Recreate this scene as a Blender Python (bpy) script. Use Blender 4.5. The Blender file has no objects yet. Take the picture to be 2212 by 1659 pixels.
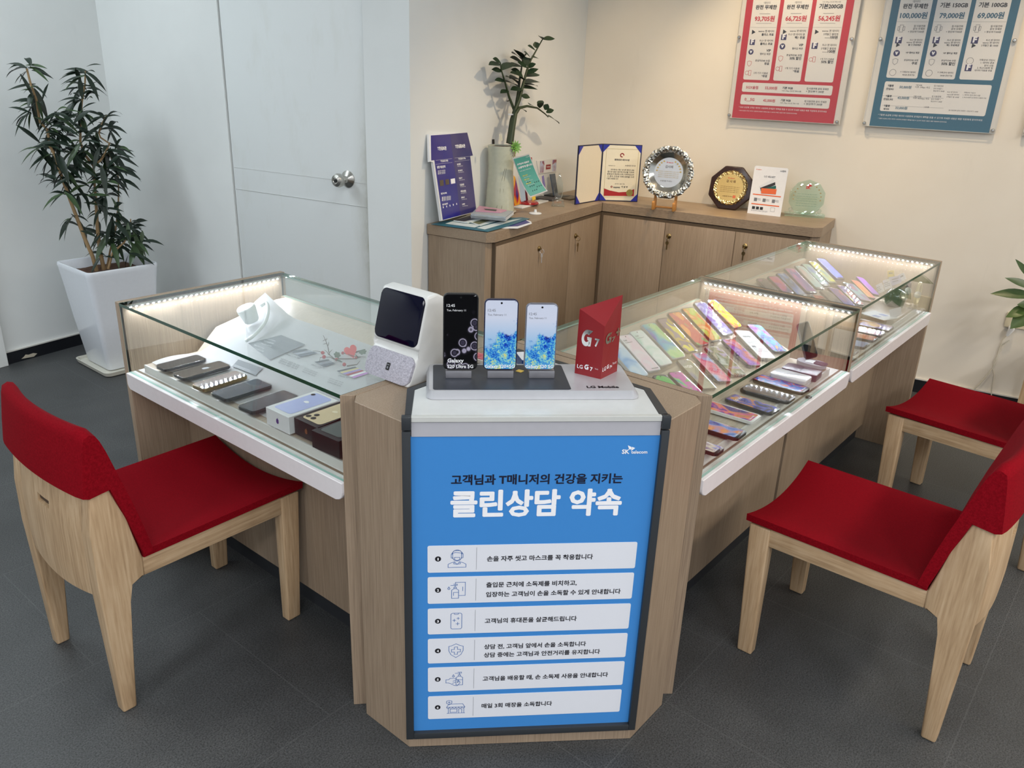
# Phone shop corner: two glass display counters meeting at a podium with a sign.
import bpy, bmesh, math, random
from mathutils import Vector, Matrix

S = bpy.context.scene
COL = S.collection
rnd = random.Random(7)
PW, PH = 2212, 1659

# ------------------------------------------------------------ camera
FOC, YAW, PIT, ROL, DY = 1740.39614, 0.68127315, 0.37211269, 0.03802418, 0.16418353
EYE = Vector((0, 0, 1.5))
_f = Vector((math.cos(YAW)*math.cos(PIT), math.sin(YAW)*math.cos(PIT), -math.sin(PIT)))
_r = Vector((math.sin(YAW), -math.cos(YAW), 0))
_u = _r.cross(_f)
CR = math.cos(ROL)*_r + math.sin(ROL)*_u
CU = -math.sin(ROL)*_r + math.cos(ROL)*_u
cd = bpy.data.cameras.new('camera')
cd.sensor_fit = 'HORIZONTAL'; cd.sensor_width = 36; cd.lens = FOC/PW*36
cd.clip_start = 0.02; cd.clip_end = 60
cam = bpy.data.objects.new('camera', cd); COL.objects.link(cam)
cam.matrix_world = Matrix(((CR.x, CU.x, -_f.x, EYE.x), (CR.y, CU.y, -_f.y, EYE.y), (CR.z, CU.z, -_f.z, EYE.z), (0, 0, 0, 1)))
S.camera = cam

# room directions: the walls stand 9.4 degrees off the counters
RX = Vector((math.cos(DY), math.sin(DY), 0)); RY = Vector((-math.sin(DY), math.cos(DY), 0)); UP = Vector((0, 0, 1))
def rm(u, v, z=0.0): return RX*u + RY*v + UP*z

# ------------------------------------------------------------ light
w = bpy.data.worlds.new('shop'); S.world = w; w.use_nodes = True
bg = w.node_tree.nodes['Background']; bg.inputs[0].default_value = (0.92, 0.96, 1.0, 1); bg.inputs[1].default_value = 0.6
S.view_settings.view_transform = 'Standard'; S.view_settings.look = 'None'
S.view_settings.gamma = 1; S.view_settings.use_curve_mapping = False
S.view_settings.exposure = 0.0
def area(loc, sx, sy, power, col, rot=(0, 0, 0)):
    l = bpy.data.lights.new('ceiling_panel_light', 'AREA'); l.shape = 'RECTANGLE'; l.size = sx; l.size_y = sy
    l.energy = power; l.color = col
    o = bpy.data.objects.new('ceiling_panel_light', l); COL.objects.link(o); o.location = loc; o.rotation_euler = rot
    return o
def spot(loc, target, power, col, ang=70, blend=0.8, size=0.05):
    l = bpy.data.lights.new('ceiling_spot_light', 'SPOT'); l.energy = power; l.color = col; l.spot_size = math.radians(ang)
    l.spot_blend = blend; l.shadow_soft_size = size
    o = bpy.data.objects.new('ceiling_spot_light', l); COL.objects.link(o); o.location = loc
    o.rotation_euler = (Vector(target)-Vector(loc)).to_track_quat('-Z', 'Y').to_euler()
    return o
COOL = (0.86, 0.95, 1.0); WARM = (1.0, 0.76, 0.48); NEUT = (1.0, 0.90, 0.76)
CEIL = 2.6
for u, v, p in ((0.3, 0.5, 6), (0.7, 3.55, 20), (1.6, 3.78, 12), (2.1, 1.2, 9), (-0.9, 1.4, 8)):  # two panels beside the left wall are unseen, added to brighten it
    q = rm(u, v); area((q.x, q.y, CEIL-0.02), 1.2, 0.25, p, COOL, (0, 0, DY))
for x, y, p in ((2.3, -1.5, 38), (3.7, -1.6, 26)): area((x, y, CEIL-0.02), 1.2, 0.25, p, NEUT, (0, 0, DY))
for x, y, p in ((-1.3, -0.6, 46), (-0.4, -1.6, 50), (0.9, -2.4, 50), (-2.0, 0.8, 24), (-2.6, 2.4, 18)): area((x, y, CEIL-0.02), 1.5, 0.3, p, (0.97, 0.97, 1.0), (0, 0, DY))
for (u, v), (tu, tv, tz), p in (((3.75, 1.05), (4.48, 1.05, 1.2), 52), ((3.6, -0.1), (4.48, -0.1, 0.7), 42), ((3.2, 0.5), (3.6, 1.83, 0.5), 70), ((3.6, 1.6), (4.35, 1.85, 0.9), 24)):
    q = rm(u, v); spot((q.x, q.y, CEIL-0.05), rm(tu, tv, tz), p, WARM)

# ------------------------------------------------------------ materials
def srgb(r, g, b):
    f = lambda c: (c/255/12.92) if c/255 <= 0.04045 else ((c/255+0.055)/1.055)**2.4
    return (f(r), f(g), f(b), 1)
def nm(name):
    m = bpy.data.materials.new(name); m.use_nodes = True
    return m, m.node_tree, m.node_tree.nodes['Principled BSDF']
_mc = {}
def plain(name, rgb, rough=0.5, metal=0.0, coat=0.0, spec=0.5, grain=0.04):
    if name in _mc: return _mc[name]
    m, t, b = nm(name); _mc[name] = m
    b.inputs['Roughness'].default_value = rough; b.inputs['Metallic'].default_value = metal
    b.inputs['Coat Weight'].default_value = coat; b.inputs['Specular IOR Level'].default_value = spec
    c = srgb(*rgb)
    tc = t.nodes.new('ShaderNodeTexCoord'); n = t.nodes.new('ShaderNodeTexNoise'); n.inputs['Scale'].default_value = 60
    t.links.new(tc.outputs['Object'], n.inputs['Vector'])
    mx = t.nodes.new('ShaderNodeMix'); mx.data_type = 'RGBA'
    mx.inputs[6].default_value = [x*(1-grain) for x in c[:3]]+[1]; mx.inputs[7].default_value = [min(1, x*(1+grain)) for x in c[:3]]+[1]
    t.links.new(n.outputs['Fac'], mx.inputs[0]); t.links.new(mx.outputs[2], b.inputs['Base Color'])
    return m
def emit(name, rgb, s):
    m, t, b = nm(name); b.inputs['Base Color'].default_value = srgb(*rgb)
    b.inputs['Emission Color'].default_value = srgb(*rgb); b.inputs['Emission Strength'].default_value = s
    return m
def ramp(t, stops, interp='LINEAR'):
    r = t.nodes.new('ShaderNodeValToRGB'); e = r.color_ramp; e.interpolation = interp
    while len(e.elements) < len(stops): e.elements.new(0.5)
    for i, (p, c) in enumerate(stops):
        e.elements[i].position = p; e.elements[i].color = srgb(*c) if max(c) > 1 else (*c, 1)
    return r
def noise(t, vec, scale, detail=2, rough=0.5, dist=0.0):
    n = t.nodes.new('ShaderNodeTexNoise'); n.inputs['Scale'].default_value = scale; n.inputs['Detail'].default_value = detail
    n.inputs['Roughness'].default_value = rough; n.inputs['Distortion'].default_value = dist
    if vec: t.links.new(vec, n.inputs['Vector'])
    return n
def mapping(t, out, scale=(1, 1, 1), rot=(0, 0, 0), loc=(0, 0, 0)):
    m = t.nodes.new('ShaderNodeMapping'); m.inputs['Scale'].default_value = scale; m.inputs['Rotation'].default_value = rot
    m.inputs['Location'].default_value = loc; t.links.new(out, m.inputs['Vector'])
    return m.outputs[0]
def coords(t, kind='Object'): return t.nodes.new('ShaderNodeTexCoord').outputs[kind]
def bump(t, b, h, strength=0.2, dist=0.002):
    n = t.nodes.new('ShaderNodeBump'); n.inputs['Strength'].default_value = strength; n.inputs['Distance'].default_value = dist
    t.links.new(h, n.inputs['Height']); t.links.new(n.outputs[0], b.inputs['Normal'])
def wood(name, dark, mid, light, grain=(70, 70, 1.4), rough=0.45, broad=3.0):
    m, t, b = nm(name)
    co = coords(t)
    a = noise(t, mapping(t, co, grain), 5, 3, 0.6)
    c = noise(t, mapping(t, co, (broad, broad, broad*0.12)), 2, 2)
    add = t.nodes.new('ShaderNodeMath'); add.operation = 'MULTIPLY_ADD'; add.inputs[1].default_value = 0.7
    sc = t.nodes.new('ShaderNodeMath'); sc.operation = 'MULTIPLY'; sc.inputs[1].default_value = 0.3
    t.links.new(a.outputs['Fac'], add.inputs[0]); t.links.new(c.outputs['Fac'], sc.inputs[0]); t.links.new(sc.outputs[0], add.inputs[2])
    r = ramp(t, ((0.30, dark), (0.5, mid), (0.70, light)))
    t.links.new(add.outputs[0], r.inputs[0]); t.links.new(r.outputs[0], b.inputs['Base Color'])
    b.inputs['Roughness'].default_value = rough
    bump(t, b, a.outputs['Fac'], 0.08, 0.001)
    return m
OAK = wood('ash_laminate', (128, 110, 92), (150, 131, 110), (166, 147, 126))
OAKX = wood('ash_laminate_grain_along_x', (128, 110, 92), (150, 131, 110), (166, 147, 126), (1.4, 70, 70))
OAKY = wood('ash_laminate_grain_along_y', (128, 110, 92), (150, 131, 110), (166, 147, 126), (70, 1.4, 70))
BEECH = wood('chair_beech', (160, 131, 98), (187, 158, 123), (204, 178, 144), (30, 30, 1.6), 0.42, 8)
BEECHX = wood('chair_beech_rail', (160, 131, 98), (187, 158, 123), (204, 178, 144), (1.6, 30, 30), 0.42, 8)
def fabric(name, rgb, rgb2, scale=900):
    m, t, b = nm(name); co = coords(t)
    n1 = noise(t, mapping(t, co, (scale, scale*0.12, scale*0.12)), 1, 2); n2 = noise(t, mapping(t, co, (scale*0.12, scale, scale*0.12)), 1, 2)
    mx = t.nodes.new('ShaderNodeMath'); mx.operation = 'ADD'
    t.links.new(n1.outputs['Fac'], mx.inputs[0]); t.links.new(n2.outputs['Fac'], mx.inputs[1])
    h = t.nodes.new('ShaderNodeMath'); h.operation = 'MULTIPLY'; h.inputs[1].default_value = 0.5; t.links.new(mx.outputs[0], h.inputs[0])
    r = ramp(t, ((0.38, rgb), (0.62, rgb2))); t.links.new(h.outputs[0], r.inputs[0])
    t.links.new(r.outputs[0], b.inputs['Base Color']); b.inputs['Roughness'].default_value = 0.9
    b.inputs['Specular IOR Level'].default_value = 0.06
    bump(t, b, h.outputs[0], 0.3, 0.001)
    return m
REDFAB = fabric('red_weave', (114, 7, 18), (138, 12, 26), 1800)
GREYFAB = fabric('grey_speaker_cloth', (150, 148, 158), (196, 194, 204), 1500)
def glass(name, tint, f0=0.045, rough=0.0):
    # thin clear pane: what passes is tinted, what is mirrored grows towards grazing angles
    m, t, b = nm(name); t.nodes.remove(b); out = t.nodes['Material Output']
    g = t.nodes.new('ShaderNodeNewGeometry'); d = t.nodes.new('ShaderNodeVectorMath'); d.operation = 'DOT_PRODUCT'
    t.links.new(g.outputs['Incoming'], d.inputs[0]); t.links.new(g.outputs['Normal'], d.inputs[1])
    def mth(op, a, bb):
        n = t.nodes.new('ShaderNodeMath'); n.operation = op
        for i, x in enumerate((a, bb)):
            if x is None: continue
            if isinstance(x, (int, float)): n.inputs[i].default_value = x
            else: t.links.new(x, n.inputs[i])
        return n.outputs[0]
    c = mth('ABSOLUTE', d.outputs['Value'], None)
    p = mth('POWER', mth('SUBTRACT', 1.0, c), 5.0)
    f = mth('ADD', mth('MULTIPLY', p, 1-f0), f0)
    tr = t.nodes.new('ShaderNodeBsdfTransparent'); tr.inputs[0].default_value = (*tint, 1)
    gl = t.nodes.new('ShaderNodeBsdfGlossy'); gl.inputs['Roughness'].default_value = rough; gl.inputs[0].default_value = (1, 1, 1, 1)
    mx = t.nodes.new('ShaderNodeMixShader'); t.links.new(f, mx.inputs[0]); t.links.new(tr.outputs[0], mx.inputs[1]); t.links.new(gl.outputs[0], mx.inputs[2])
    t.links.new(mx.outputs[0], out.inputs['Surface'])
    return m
GLASS = glass('clear_glass', (0.965, 0.985, 0.975))
ACRYL = glass('clear_acrylic', (0.98, 0.98, 0.98), 0.04)
CLEARTPU = glass('clear_phone_case', (0.93, 0.93, 0.94), 0.06, 0.05)
CRYSTAL = glass('crystal', (0.90, 0.93, 0.92), 0.08)
GREENGL = glass('green_tinted_glass', (0.86, 0.94, 0.90), 0.06)
GEDGE = plain('green_glass_edge', (24, 72, 54), 0.12, spec=0.8)
GEDGE2 = plain('pale_glass_edge', (150, 190, 178), 0.15, spec=0.8)
WHITE = plain('white_laminate', (232, 230, 228), 0.35)
GLOSSW = plain('white_gloss', (228, 230, 232), 0.18, spec=0.6)
PAPER = plain('white_paper', (236, 237, 240), 0.6)
BLACK = plain('black_plastic', (18, 19, 21), 0.3)
SCRBLK = plain('black_glass', (8, 9, 14), 0.06, spec=0.35)
DKTRIM = plain('charcoal_trim', (46, 50, 54), 0.4)
CHROME = plain('brushed_steel', (190, 188, 182), 0.25, 1.0)
BRASS = plain('aged_brass', (150, 130, 90), 0.3, 1.0)
SILVER = plain('silver_plastic', (196, 197, 202), 0.3, 0.3)
NAVY = plain('navy_ink', (14, 18, 44), 0.5)
INK = plain('black_ink', (22, 22, 30), 0.55)
WINK = plain('white_ink', (240, 241, 244), 0.5)
GREYINK = plain('grey_ink', (120, 122, 128), 0.55)

# ------------------------------------------------------------ helpers
def at(x, y, p, n):
    """world point where the sight line through photo pixel (x, y) meets the plane through p with normal n"""
    d = CR*((x-PW/2)/FOC) - CU*((y-PH/2)/FOC) + _f
    n = Vector(n); p = Vector(p)
    return EYE + d*((p-EYE).dot(n)/d.dot(n))
def atz(x, y, z): return at(x, y, (0, 0, z), (0, 0, 1))
def facing(p):
    """horizontal direction from p to the camera"""
    d = EYE-Vector(p); d.z = 0
    return d.normalized()
def vert(x, y, base):
    """point above `base` (same plan position) seen at photo pixel (x, y)"""
    return at(x, y, base, facing(base))
class Frame:
    """a plane with its own axes: origin o, u along, v up the sheet, n out of it"""
    def __init__(s, o, u, v):
        s.o = Vector(o); s.u = Vector(u).normalized(); s.v = (Vector(v)-s.u*Vector(v).dot(s.u)).normalized(); s.n = s.u.cross(s.v)
    def p(s, a, b, c=0.0): return s.o+s.u*a+s.v*b+s.n*c
    def px(s, x, y):
        q = at(x, y, s.o, s.n)-s.o
        return (q.dot(s.u), q.dot(s.v))
    def m(s): return Matrix(((s.u.x, s.v.x, s.n.x, s.o.x), (s.u.y, s.v.y, s.n.y, s.o.y), (s.u.z, s.v.z, s.n.z, s.o.z), (0, 0, 0, 1)))
def rect_px(F, tl, tr, br, bl):
    return [F.px(*q) for q in (tl, tr, br, bl)]
def rrect(w, h, r, n=5, cx=0, cy=0):
    pts = []
    for k, (sx, sy) in enumerate(((1, 1), (-1, 1), (-1, -1), (1, -1))):
        for i in range(n+1):
            a = math.pi/2*(k+i/n)
            pts.append((cx+sx*(w/2-r)+r*math.cos(a), cy+sy*(h/2-r)+r*math.sin(a)))
    return pts
_tc = bpy.data.curves.new('type', 'FONT'); _to = bpy.data.objects.new('type', _tc); _ts = bpy.data.scenes.new('type'); _ts.collection.objects.link(_to)
_tcache = {}
def glyphs(body, bold):
    k = (body, bold)
    if k not in _tcache:
        _tc.body = body; _tc.size = 1; _tc.offset = bold; _tc.resolution_u = 2
        vl = _ts.view_layers[0]; vl.update(); ev = _to.evaluated_get(vl.depsgraph)
        me = ev.to_mesh()
        vs = [(v.co.x, v.co.y) for v in me.vertices]; fs = [tuple(p.vertices) for p in me.polygons]
        ev.to_mesh_clear()
        xs = [v[0] for v in vs] or [0, 1]
        ys = [v[1] for v in vs] or [0, 1]
        _tcache[k] = (vs, fs, min(xs), max(xs), min(ys), max(ys))
    return _tcache[k]
class MB:
    def __init__(s): s.b = bmesh.new()
    def face(s, pts, m=0):
        f = s.b.faces.new([s.b.verts.new(p) for p in pts]); f.material_index = m
        return f
    def poly(s, F, pts, c=0.0, m=0): return s.face([F.p(a, b, c) for a, b in pts], m)
    def uvpoly(s, F, pts, c=0.0, m=0):
        f = s.poly(F, pts, c, m); L = s.b.loops.layers.uv.verify()
        xs = [p[0] for p in pts]; ys = [p[1] for p in pts]
        for lp, (x, y) in zip(f.loops, pts): lp[L].uv = ((x-min(xs))/(max(xs)-min(xs)), (y-min(ys))/(max(ys)-min(ys)))
        return f
    def prism(s, F, pts, c0, c1, m=0, bev=0.0, seg=2, side=None, top=None):
        """polygon pts in frame F pushed from offset c0 to c1 along the normal"""
        lo = [s.b.verts.new(F.p(a, b, c0)) for a, b in pts]; hi = [s.b.verts.new(F.p(a, b, c1)) for a, b in pts]
        n = len(pts); fs = []
        area2 = sum(pts[i][0]*pts[(i+1) % n][1]-pts[(i+1) % n][0]*pts[i][1] for i in range(n))
        if (area2 < 0) != (c1 < c0): lo.reverse(); hi.reverse()
        fs.append(s.b.faces.new(lo[::-1])); fs.append(s.b.faces.new(hi))
        for i in range(n):
            f = s.b.faces.new((lo[i], lo[(i+1) % n], hi[(i+1) % n], hi[i])); fs.append(f)
        for f in fs: f.material_index = m
        if side is not None:
            for f in fs[2:]: f.material_index = side
        if top is not None: fs[1].material_index = top
        if bev > 0:
            es = list({e for f in fs for e in f.edges})
            bmesh.ops.bevel(s.b, geom=es, offset=bev, segments=seg, profile=0.5, affect='EDGES', clamp_overlap=True)
        return fs
    def box(s, lo, hi, m=0, bev=0.0, F=None, seg=2):
        F = F or Frame((0, 0, 0), (1, 0, 0), (0, 1, 0))
        return s.prism(F, [(lo[0], lo[1]), (hi[0], lo[1]), (hi[0], hi[1]), (lo[0], hi[1])], lo[2], hi[2], m, bev, seg)
    def tube(s, path, radii, m=0, n=8, cap=True):
        path = [Vector(p) for p in path]
        if not isinstance(radii, (list, tuple)): radii = [radii]*len(path)
        rings = []; ref = None
        for i, p in enumerate(path):
            d = (path[min(i+1, len(path)-1)]-path[max(i-1, 0)])
            d = d.normalized() if d.length > 1e-9 else UP
            if ref is None: ref = d.orthogonal().normalized()
            a = (ref-d*ref.dot(d)); a = a.normalized() if a.length > 1e-6 else d.orthogonal().normalized(); ref = a
            bb = d.cross(a)
            rings.append([s.b.verts.new(p+(a*math.cos(2*math.pi*k/n)+bb*math.sin(2*math.pi*k/n))*radii[i]) for k in range(n)])
        for i in range(len(rings)-1):
            for k in range(n):
                s.b.faces.new((rings[i][k], rings[i][(k+1) % n], rings[i+1][(k+1) % n], rings[i+1][k])).material_index = m
        if cap:
            s.b.faces.new(rings[0][::-1]).material_index = m; s.b.faces.new(rings[-1]).material_index = m
    def lathe(s, o, prof, m=0, n=32, axis=UP, closed=False):
        axis = Vector(axis).normalized(); a = axis.orthogonal().normalized(); bb = axis.cross(a); o = Vector(o); rings = []
        for r, z in prof:
            rings.append([s.b.verts.new(o+axis*z+(a*math.cos(2*math.pi*k/n)+bb*math.sin(2*math.pi*k/n))*max(r, 1e-5)) for k in range(n)])
        for i in range(len(rings)-1):
            for k in range(n):
                s.b.faces.new((rings[i][k], rings[i][(k+1) % n], rings[i+1][(k+1) % n], rings[i+1][k])).material_index = m
        s.b.faces.new(rings[0][::-1]).material_index = m; s.b.faces.new(rings[-1]).material_index = m
    def ball(s, o, r, m=0, n=12, sc=(1, 1, 1)):
        vs = bmesh.ops.create_uvsphere(s.b, u_segments=n, v_segments=max(6, n//2), radius=r)['verts']
        for v in vs: v.co = Vector((v.co.x*sc[0], v.co.y*sc[1], v.co.z*sc[2]))+Vector(o)
        for f in {f for v in vs for f in v.link_faces}: f.material_index = m
    def grid(s, fn, nu, nv, m=0, thick=None):
        """surface fn(i/nu, j/nv)"""
        g = [[s.b.verts.new(fn(i/nu, j/nv)) for j in range(nv+1)] for i in range(nu+1)]
        for i in range(nu):
            for j in range(nv): s.b.faces.new((g[i][j], g[i+1][j], g[i+1][j+1], g[i][j+1])).material_index = m
        return g
    def text(s, F, body, x0, y0, x1=None, y1=None, m=0, bold=0.0, c=0.0006, h=None, height=None):
        """type set from (x0,y0) on the baseline to (x1,y1); h: set by letter height instead"""
        vs, fs, a, bb, lo, hi = glyphs(body, min(bold, 0.018))
        if x1 is None: L = h*(bb-a); ux, uy = 1.0, 0.0
        else:
            dx, dy = x1-x0, (y1-y0 if y1 is not None else 0.0); L = math.hypot(dx, dy); ux, uy = dx/L, dy/L
        k = L/(bb-a) if bb > a else 1
        kv = height/(hi-lo) if height else k
        e = max(0.0, bold-0.018)          # heavier strokes: the same letters set again a hair apart
        offs = [(0, 0)] if e == 0 else [(-e, 0), (e, 0), (0, e*0.8), (0, -e*0.8)]
        for q, (ex, ey) in enumerate(offs):
            vv = [s.b.verts.new(F.p(x0+(x-a+ex)*k*ux-(y+ey)*kv*uy, y0+(x-a+ex)*k*uy+(y+ey)*kv*ux, c+q*0.00006)) for x, y in vs]
            for f in fs:
                try: s.b.faces.new([vv[i] for i in f]).material_index = m
                except ValueError: pass
    def bars(s, F, x0, y0, x1, y1, rows, m=0, c=0.0006, fill=0.45, rag=0.0):
        """lines of print too small to read"""
        hgt = (y0-y1)/rows
        for i in range(rows):
            yy = y0-hgt*i; xx = x0
            xe = x1-(x1-x0)*rag*rnd.random()
            while xx < xe-1e-4:
                wd = min((x1-x0)*rnd.uniform(0.06, 0.18), xe-xx)
                s.poly(F, [(xx, yy-hgt*fill), (xx+wd, yy-hgt*fill), (xx+wd, yy), (xx, yy)], c, m); xx += wd+(x1-x0)*0.025
    def wire(s, F, pts, wd, m=0, c=0.0006, closed=False):
        """a drawn line of width wd through pts in frame F"""
        n = len(pts); rng = range(n if closed else n-1)
        for i in rng:
            a = Vector(pts[i]); b = Vector(pts[(i+1) % n]); d = b-a
            if d.length < 1e-7: continue
            d.normalize(); e = Vector((-d.y, d.x))*wd/2; a2 = a-d*wd*0.4; b2 = b+d*wd*0.4
            s.poly(F, [tuple(a2-e), tuple(b2-e), tuple(b2+e), tuple(a2+e)], c, m)
    def build(s, name, mats, parent=None, smooth=None, fix=True):
        me = bpy.data.meshes.new(name)
        if parent is not None:
            M = parent.matrix_basis.copy(); q = parent.parent
            while q is not None: M = q.matrix_basis @ M; q = q.parent
            bmesh.ops.transform(s.b, matrix=M.inverted(), verts=s.b.verts[:])
        if fix: bmesh.ops.recalc_face_normals(s.b, faces=s.b.faces[:])
        s.b.to_mesh(me); s.b.free()
        for m in (mats if isinstance(mats, (list, tuple)) else [mats]): me.materials.append(m)
        if smooth:
            me.polygons.foreach_set('use_smooth', [True]*len(me.polygons))
            me.set_sharp_from_angle(angle=math.radians(smooth))
        o = bpy.data.objects.new(name, me); COL.objects.link(o)
        if parent is not None: o.parent = parent
        return o
def thing(name, label, cat, loc, rz=0.0, group=None):
    o = bpy.data.objects.new(name, None); COL.objects.link(o); o.empty_display_size = 0.05
    o.location = loc; o.rotation_euler = (0, 0, rz); o['label'] = label; o['category'] = cat
    if group: o['group'] = group
    return o
def tag(o, label, cat, group=None):
    o['label'] = label; o['category'] = cat
    if group: o['group'] = group
    return o
def struct(o): o['kind'] = 'structure'; return o
def dup(root, loc, rz, label, group=None):
    r = root.copy(); COL.objects.link(r); r.location = loc; r.rotation_euler = (0, 0, rz); r['label'] = label
    if group: r['group'] = group
    for ch in list(root.children):
        c = ch.copy(); COL.objects.link(c); c.parent = r
        for g in list(ch.children):
            d = g.copy(); COL.objects.link(d); d.parent = c
    return r
XY = Frame((0, 0, 0), (1, 0, 0), (0, 1, 0))

# ------------------------------------------------------------ room shell
def wall_paint(name, base, warm):
    m, t, b = nm(name); co = coords(t)
    a = noise(t, co, 1.3, 4, 0.6); s = noise(t, mapping(t, co, (5, 5, 1.2)), 2, 4, 0.65)
    r = ramp(t, ((0.25, warm), (0.6, base))); t.links.new(a.outputs['Fac'], r.inputs[0])
    r2 = ramp(t, ((0.22, (0.78, 0.78, 0.76)), (0.36, (1, 1, 1)))); t.links.new(s.outputs['Fac'], r2.inputs[0])
    mx = t.nodes.new('ShaderNodeMix'); mx.data_type = 'RGBA'; mx.blend_type = 'MULTIPLY'; mx.inputs[0].default_value = 0.18
    t.links.new(r.outputs[0], mx.inputs[6]); t.links.new(r2.outputs[0], mx.inputs[7])
    t.links.new(mx.outputs[2], b.inputs['Base Color']); b.inputs['Roughness'].default_value = 0.55
    f = noise(t, co, 160, 2); bump(t, b, f.outputs['Fac'], 0.06, 0.001)
    return m
PAINT = wall_paint('white_wall_paint', (226, 229, 228), (217, 220, 219))
def floor_tiles():
    m, t, b = nm('dark_slate_vinyl'); co = coords(t)
    big = noise(t, co, 2.2, 6, 0.62); fine = noise(t, co, 260, 2, 0.6)
    r = ramp(t, ((0.30, (78, 80, 81)), (0.55, (94, 96, 97)), (0.75, (108, 110, 110)))); t.links.new(big.outputs['Fac'], r.inputs[0])
    rf = ramp(t, ((0.35, (0.72, 0.72, 0.72)), (0.7, (1.25, 1.25, 1.25)))); t.links.new(fine.outputs['Fac'], rf.inputs[0])
    mx = t.nodes.new('ShaderNodeMix'); mx.data_type = 'RGBA'; mx.blend_type = 'MULTIPLY'; mx.inputs[0].default_value = 0.8
    t.links.new(r.outputs[0], mx.inputs[6]); t.links.new(rf.outputs[0], mx.inputs[7])
    br = t.nodes.new('ShaderNodeTexBrick'); br.offset = 0.5; br.inputs['Scale'].default_value = 1
    br.inputs['Brick Width'].default_value = 0.6; br.inputs['Row Height'].default_value = 0.6; br.inputs['Mortar Size'].default_value = 0.0016
    br.inputs['Mortar Smooth'].default_value = 0.2
    br.inputs['Color1'].default_value = (0, 0, 0, 1); br.inputs['Color2'].default_value = (0, 0, 0, 1); br.inputs['Mortar'].default_value = (1, 1, 1, 1)
    t.links.new(mapping(t, co, (1, 1, 1), (0, 0, 0), (-0.64, -0.10, 0)), br.inputs['Vector'])
    m2 = t.nodes.new('ShaderNodeMix'); m2.data_type = 'RGBA'; m2.inputs[7].default_value = srgb(122, 124, 124)
    sc = t.nodes.new('ShaderNodeMath'); sc.operation = 'MULTIPLY'; sc.inputs[1].default_value = 0.16
    t.links.new(br.outputs['Color'], sc.inputs[0]); t.links.new(sc.outputs[0], m2.inputs[0]); t.links.new(mx.outputs[2], m2.inputs[6])
    t.links.new(m2.outputs[2], b.inputs['Base Color'])
    rr = ramp(t, ((0.3, (0.42, 0.42, 0.42)), (0.7, (0.58, 0.58, 0.58)))); t.links.new(big.outputs['Fac'], rr.inputs[0]); t.links.new(rr.outputs[0], b.inputs['Roughness'])
    b.inputs['Specular IOR Level'].default_value = 0.4
    bump(t, b, fine.outputs['Fac'], 0.25, 0.001)
    return m
UR, VB, UD, VL = 4.488, 2.156, 2.844, 4.158
RF = Frame((0, 0, 0), RX, RY)          # plan frame of the room
mb = MB(); mb.box((-4, -4.6, -0.06), (6, 6, 0)); struct(mb.build('floor', floor_tiles()))
mb = MB(); mb.box((-3.2, -3.6, CEIL), (4.7, 4.4, CEIL+0.08), F=RF); struct(mb.build('ceiling', plain('ceiling_white', (235, 236, 234), 0.8)))
mb = MB(); mb.box((-3.2, VL, 0), (UD+0.12, VL+0.12, CEIL), F=RF); struct(mb.build('wall_left', PAINT))
mb = MB()
mb.box((UD, 3.262, 0), (UD+0.12, VL, CEIL), F=RF); mb.box((UD, VB, 0), (UD+0.12, 2.398, CEIL), F=RF); mb.box((UD, 2.398, 2.1), (UD+0.12, 3.262, CEIL), F=RF)
struct(mb.build('wall_back', PAINT))
mb = MB(); mb.box((UD+0.12, VB, 0), (UR+0.12, VB+0.12, CEIL), F=RF); struct(mb.build('wall_inner', PAINT))
mb = MB(); mb.box((UR, -3.6, 0), (UR+0.12, VB, CEIL), F=RF); struct(mb.build('wall_right', wall_paint('warm_lit_wall_paint', (230, 224, 212), (224, 216, 202))))  # warm lamplight is painted into this wall's base colour
# door with its knob
DOORM, t, b = nm('door_white')
co = coords(t); s = noise(t, mapping(t, co, (4, 4, 1.5)), 2.2, 4, 0.6)
r = ramp(t, ((0.2, (216, 219, 216)), (0.45, (222, 226, 226)))); t.links.new(s.outputs['Fac'], r.inputs[0]); b.inputs['Roughness'].default_value = 0.45
# hand grime along the latch edge: a streak of its own shape, widest by the knob
dt = t.nodes.new('ShaderNodeVectorMath'); dt.operation = 'DOT_PRODUCT'; t.links.new(co, dt.inputs[0]); dt.inputs[1].default_value = RY
mr = t.nodes.new('ShaderNodeMapRange'); mr.inputs[1].default_value = 2.404; mr.inputs[2].default_value = 2.50; mr.inputs[3].default_value = 1; mr.inputs[4].default_value = 0; t.links.new(dt.outputs['Value'], mr.inputs[0])
sp = t.nodes.new('ShaderNodeSeparateXYZ'); t.links.new(co, sp.inputs[0])
zr = ramp(t, ((0.15, (0, 0, 0)), (0.36, (1, 1, 1)), (0.50, (1, 1, 1)), (0.72, (0, 0, 0)))); zz = t.nodes.new('ShaderNodeMath'); zz.operation = 'DIVIDE'; zz.inputs[1].default_value = 2.0; t.links.new(sp.outputs[2], zz.inputs[0]); t.links.new(zz.outputs[0], zr.inputs[0])
def _mul(a, c):
    n = t.nodes.new('ShaderNodeMath'); n.operation = 'MULTIPLY'; t.links.new(a, n.inputs[0]); t.links.new(c, n.inputs[1]); return n.outputs[0]
pw = t.nodes.new('ShaderNodeMath'); pw.operation = 'POWER'; pw.inputs[1].default_value = 1.7; t.links.new(mr.outputs[0], pw.inputs[0])
gn = noise(t, mapping(t, co, (9, 9, 5)), 2, 4, 0.7); fac = _mul(_mul(pw.outputs[0], zr.outputs[0]), gn.outputs['Fac'])
mx = t.nodes.new('ShaderNodeMix'); mx.data_type = 'RGBA'; t.links.new(fac, mx.inputs[0]); t.links.new(r.outputs[0], mx.inputs[6]); mx.inputs[7].default_value = srgb(150, 144, 120)
t.links.new(mx.outputs[2], b.inputs['Base Color'])
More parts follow.
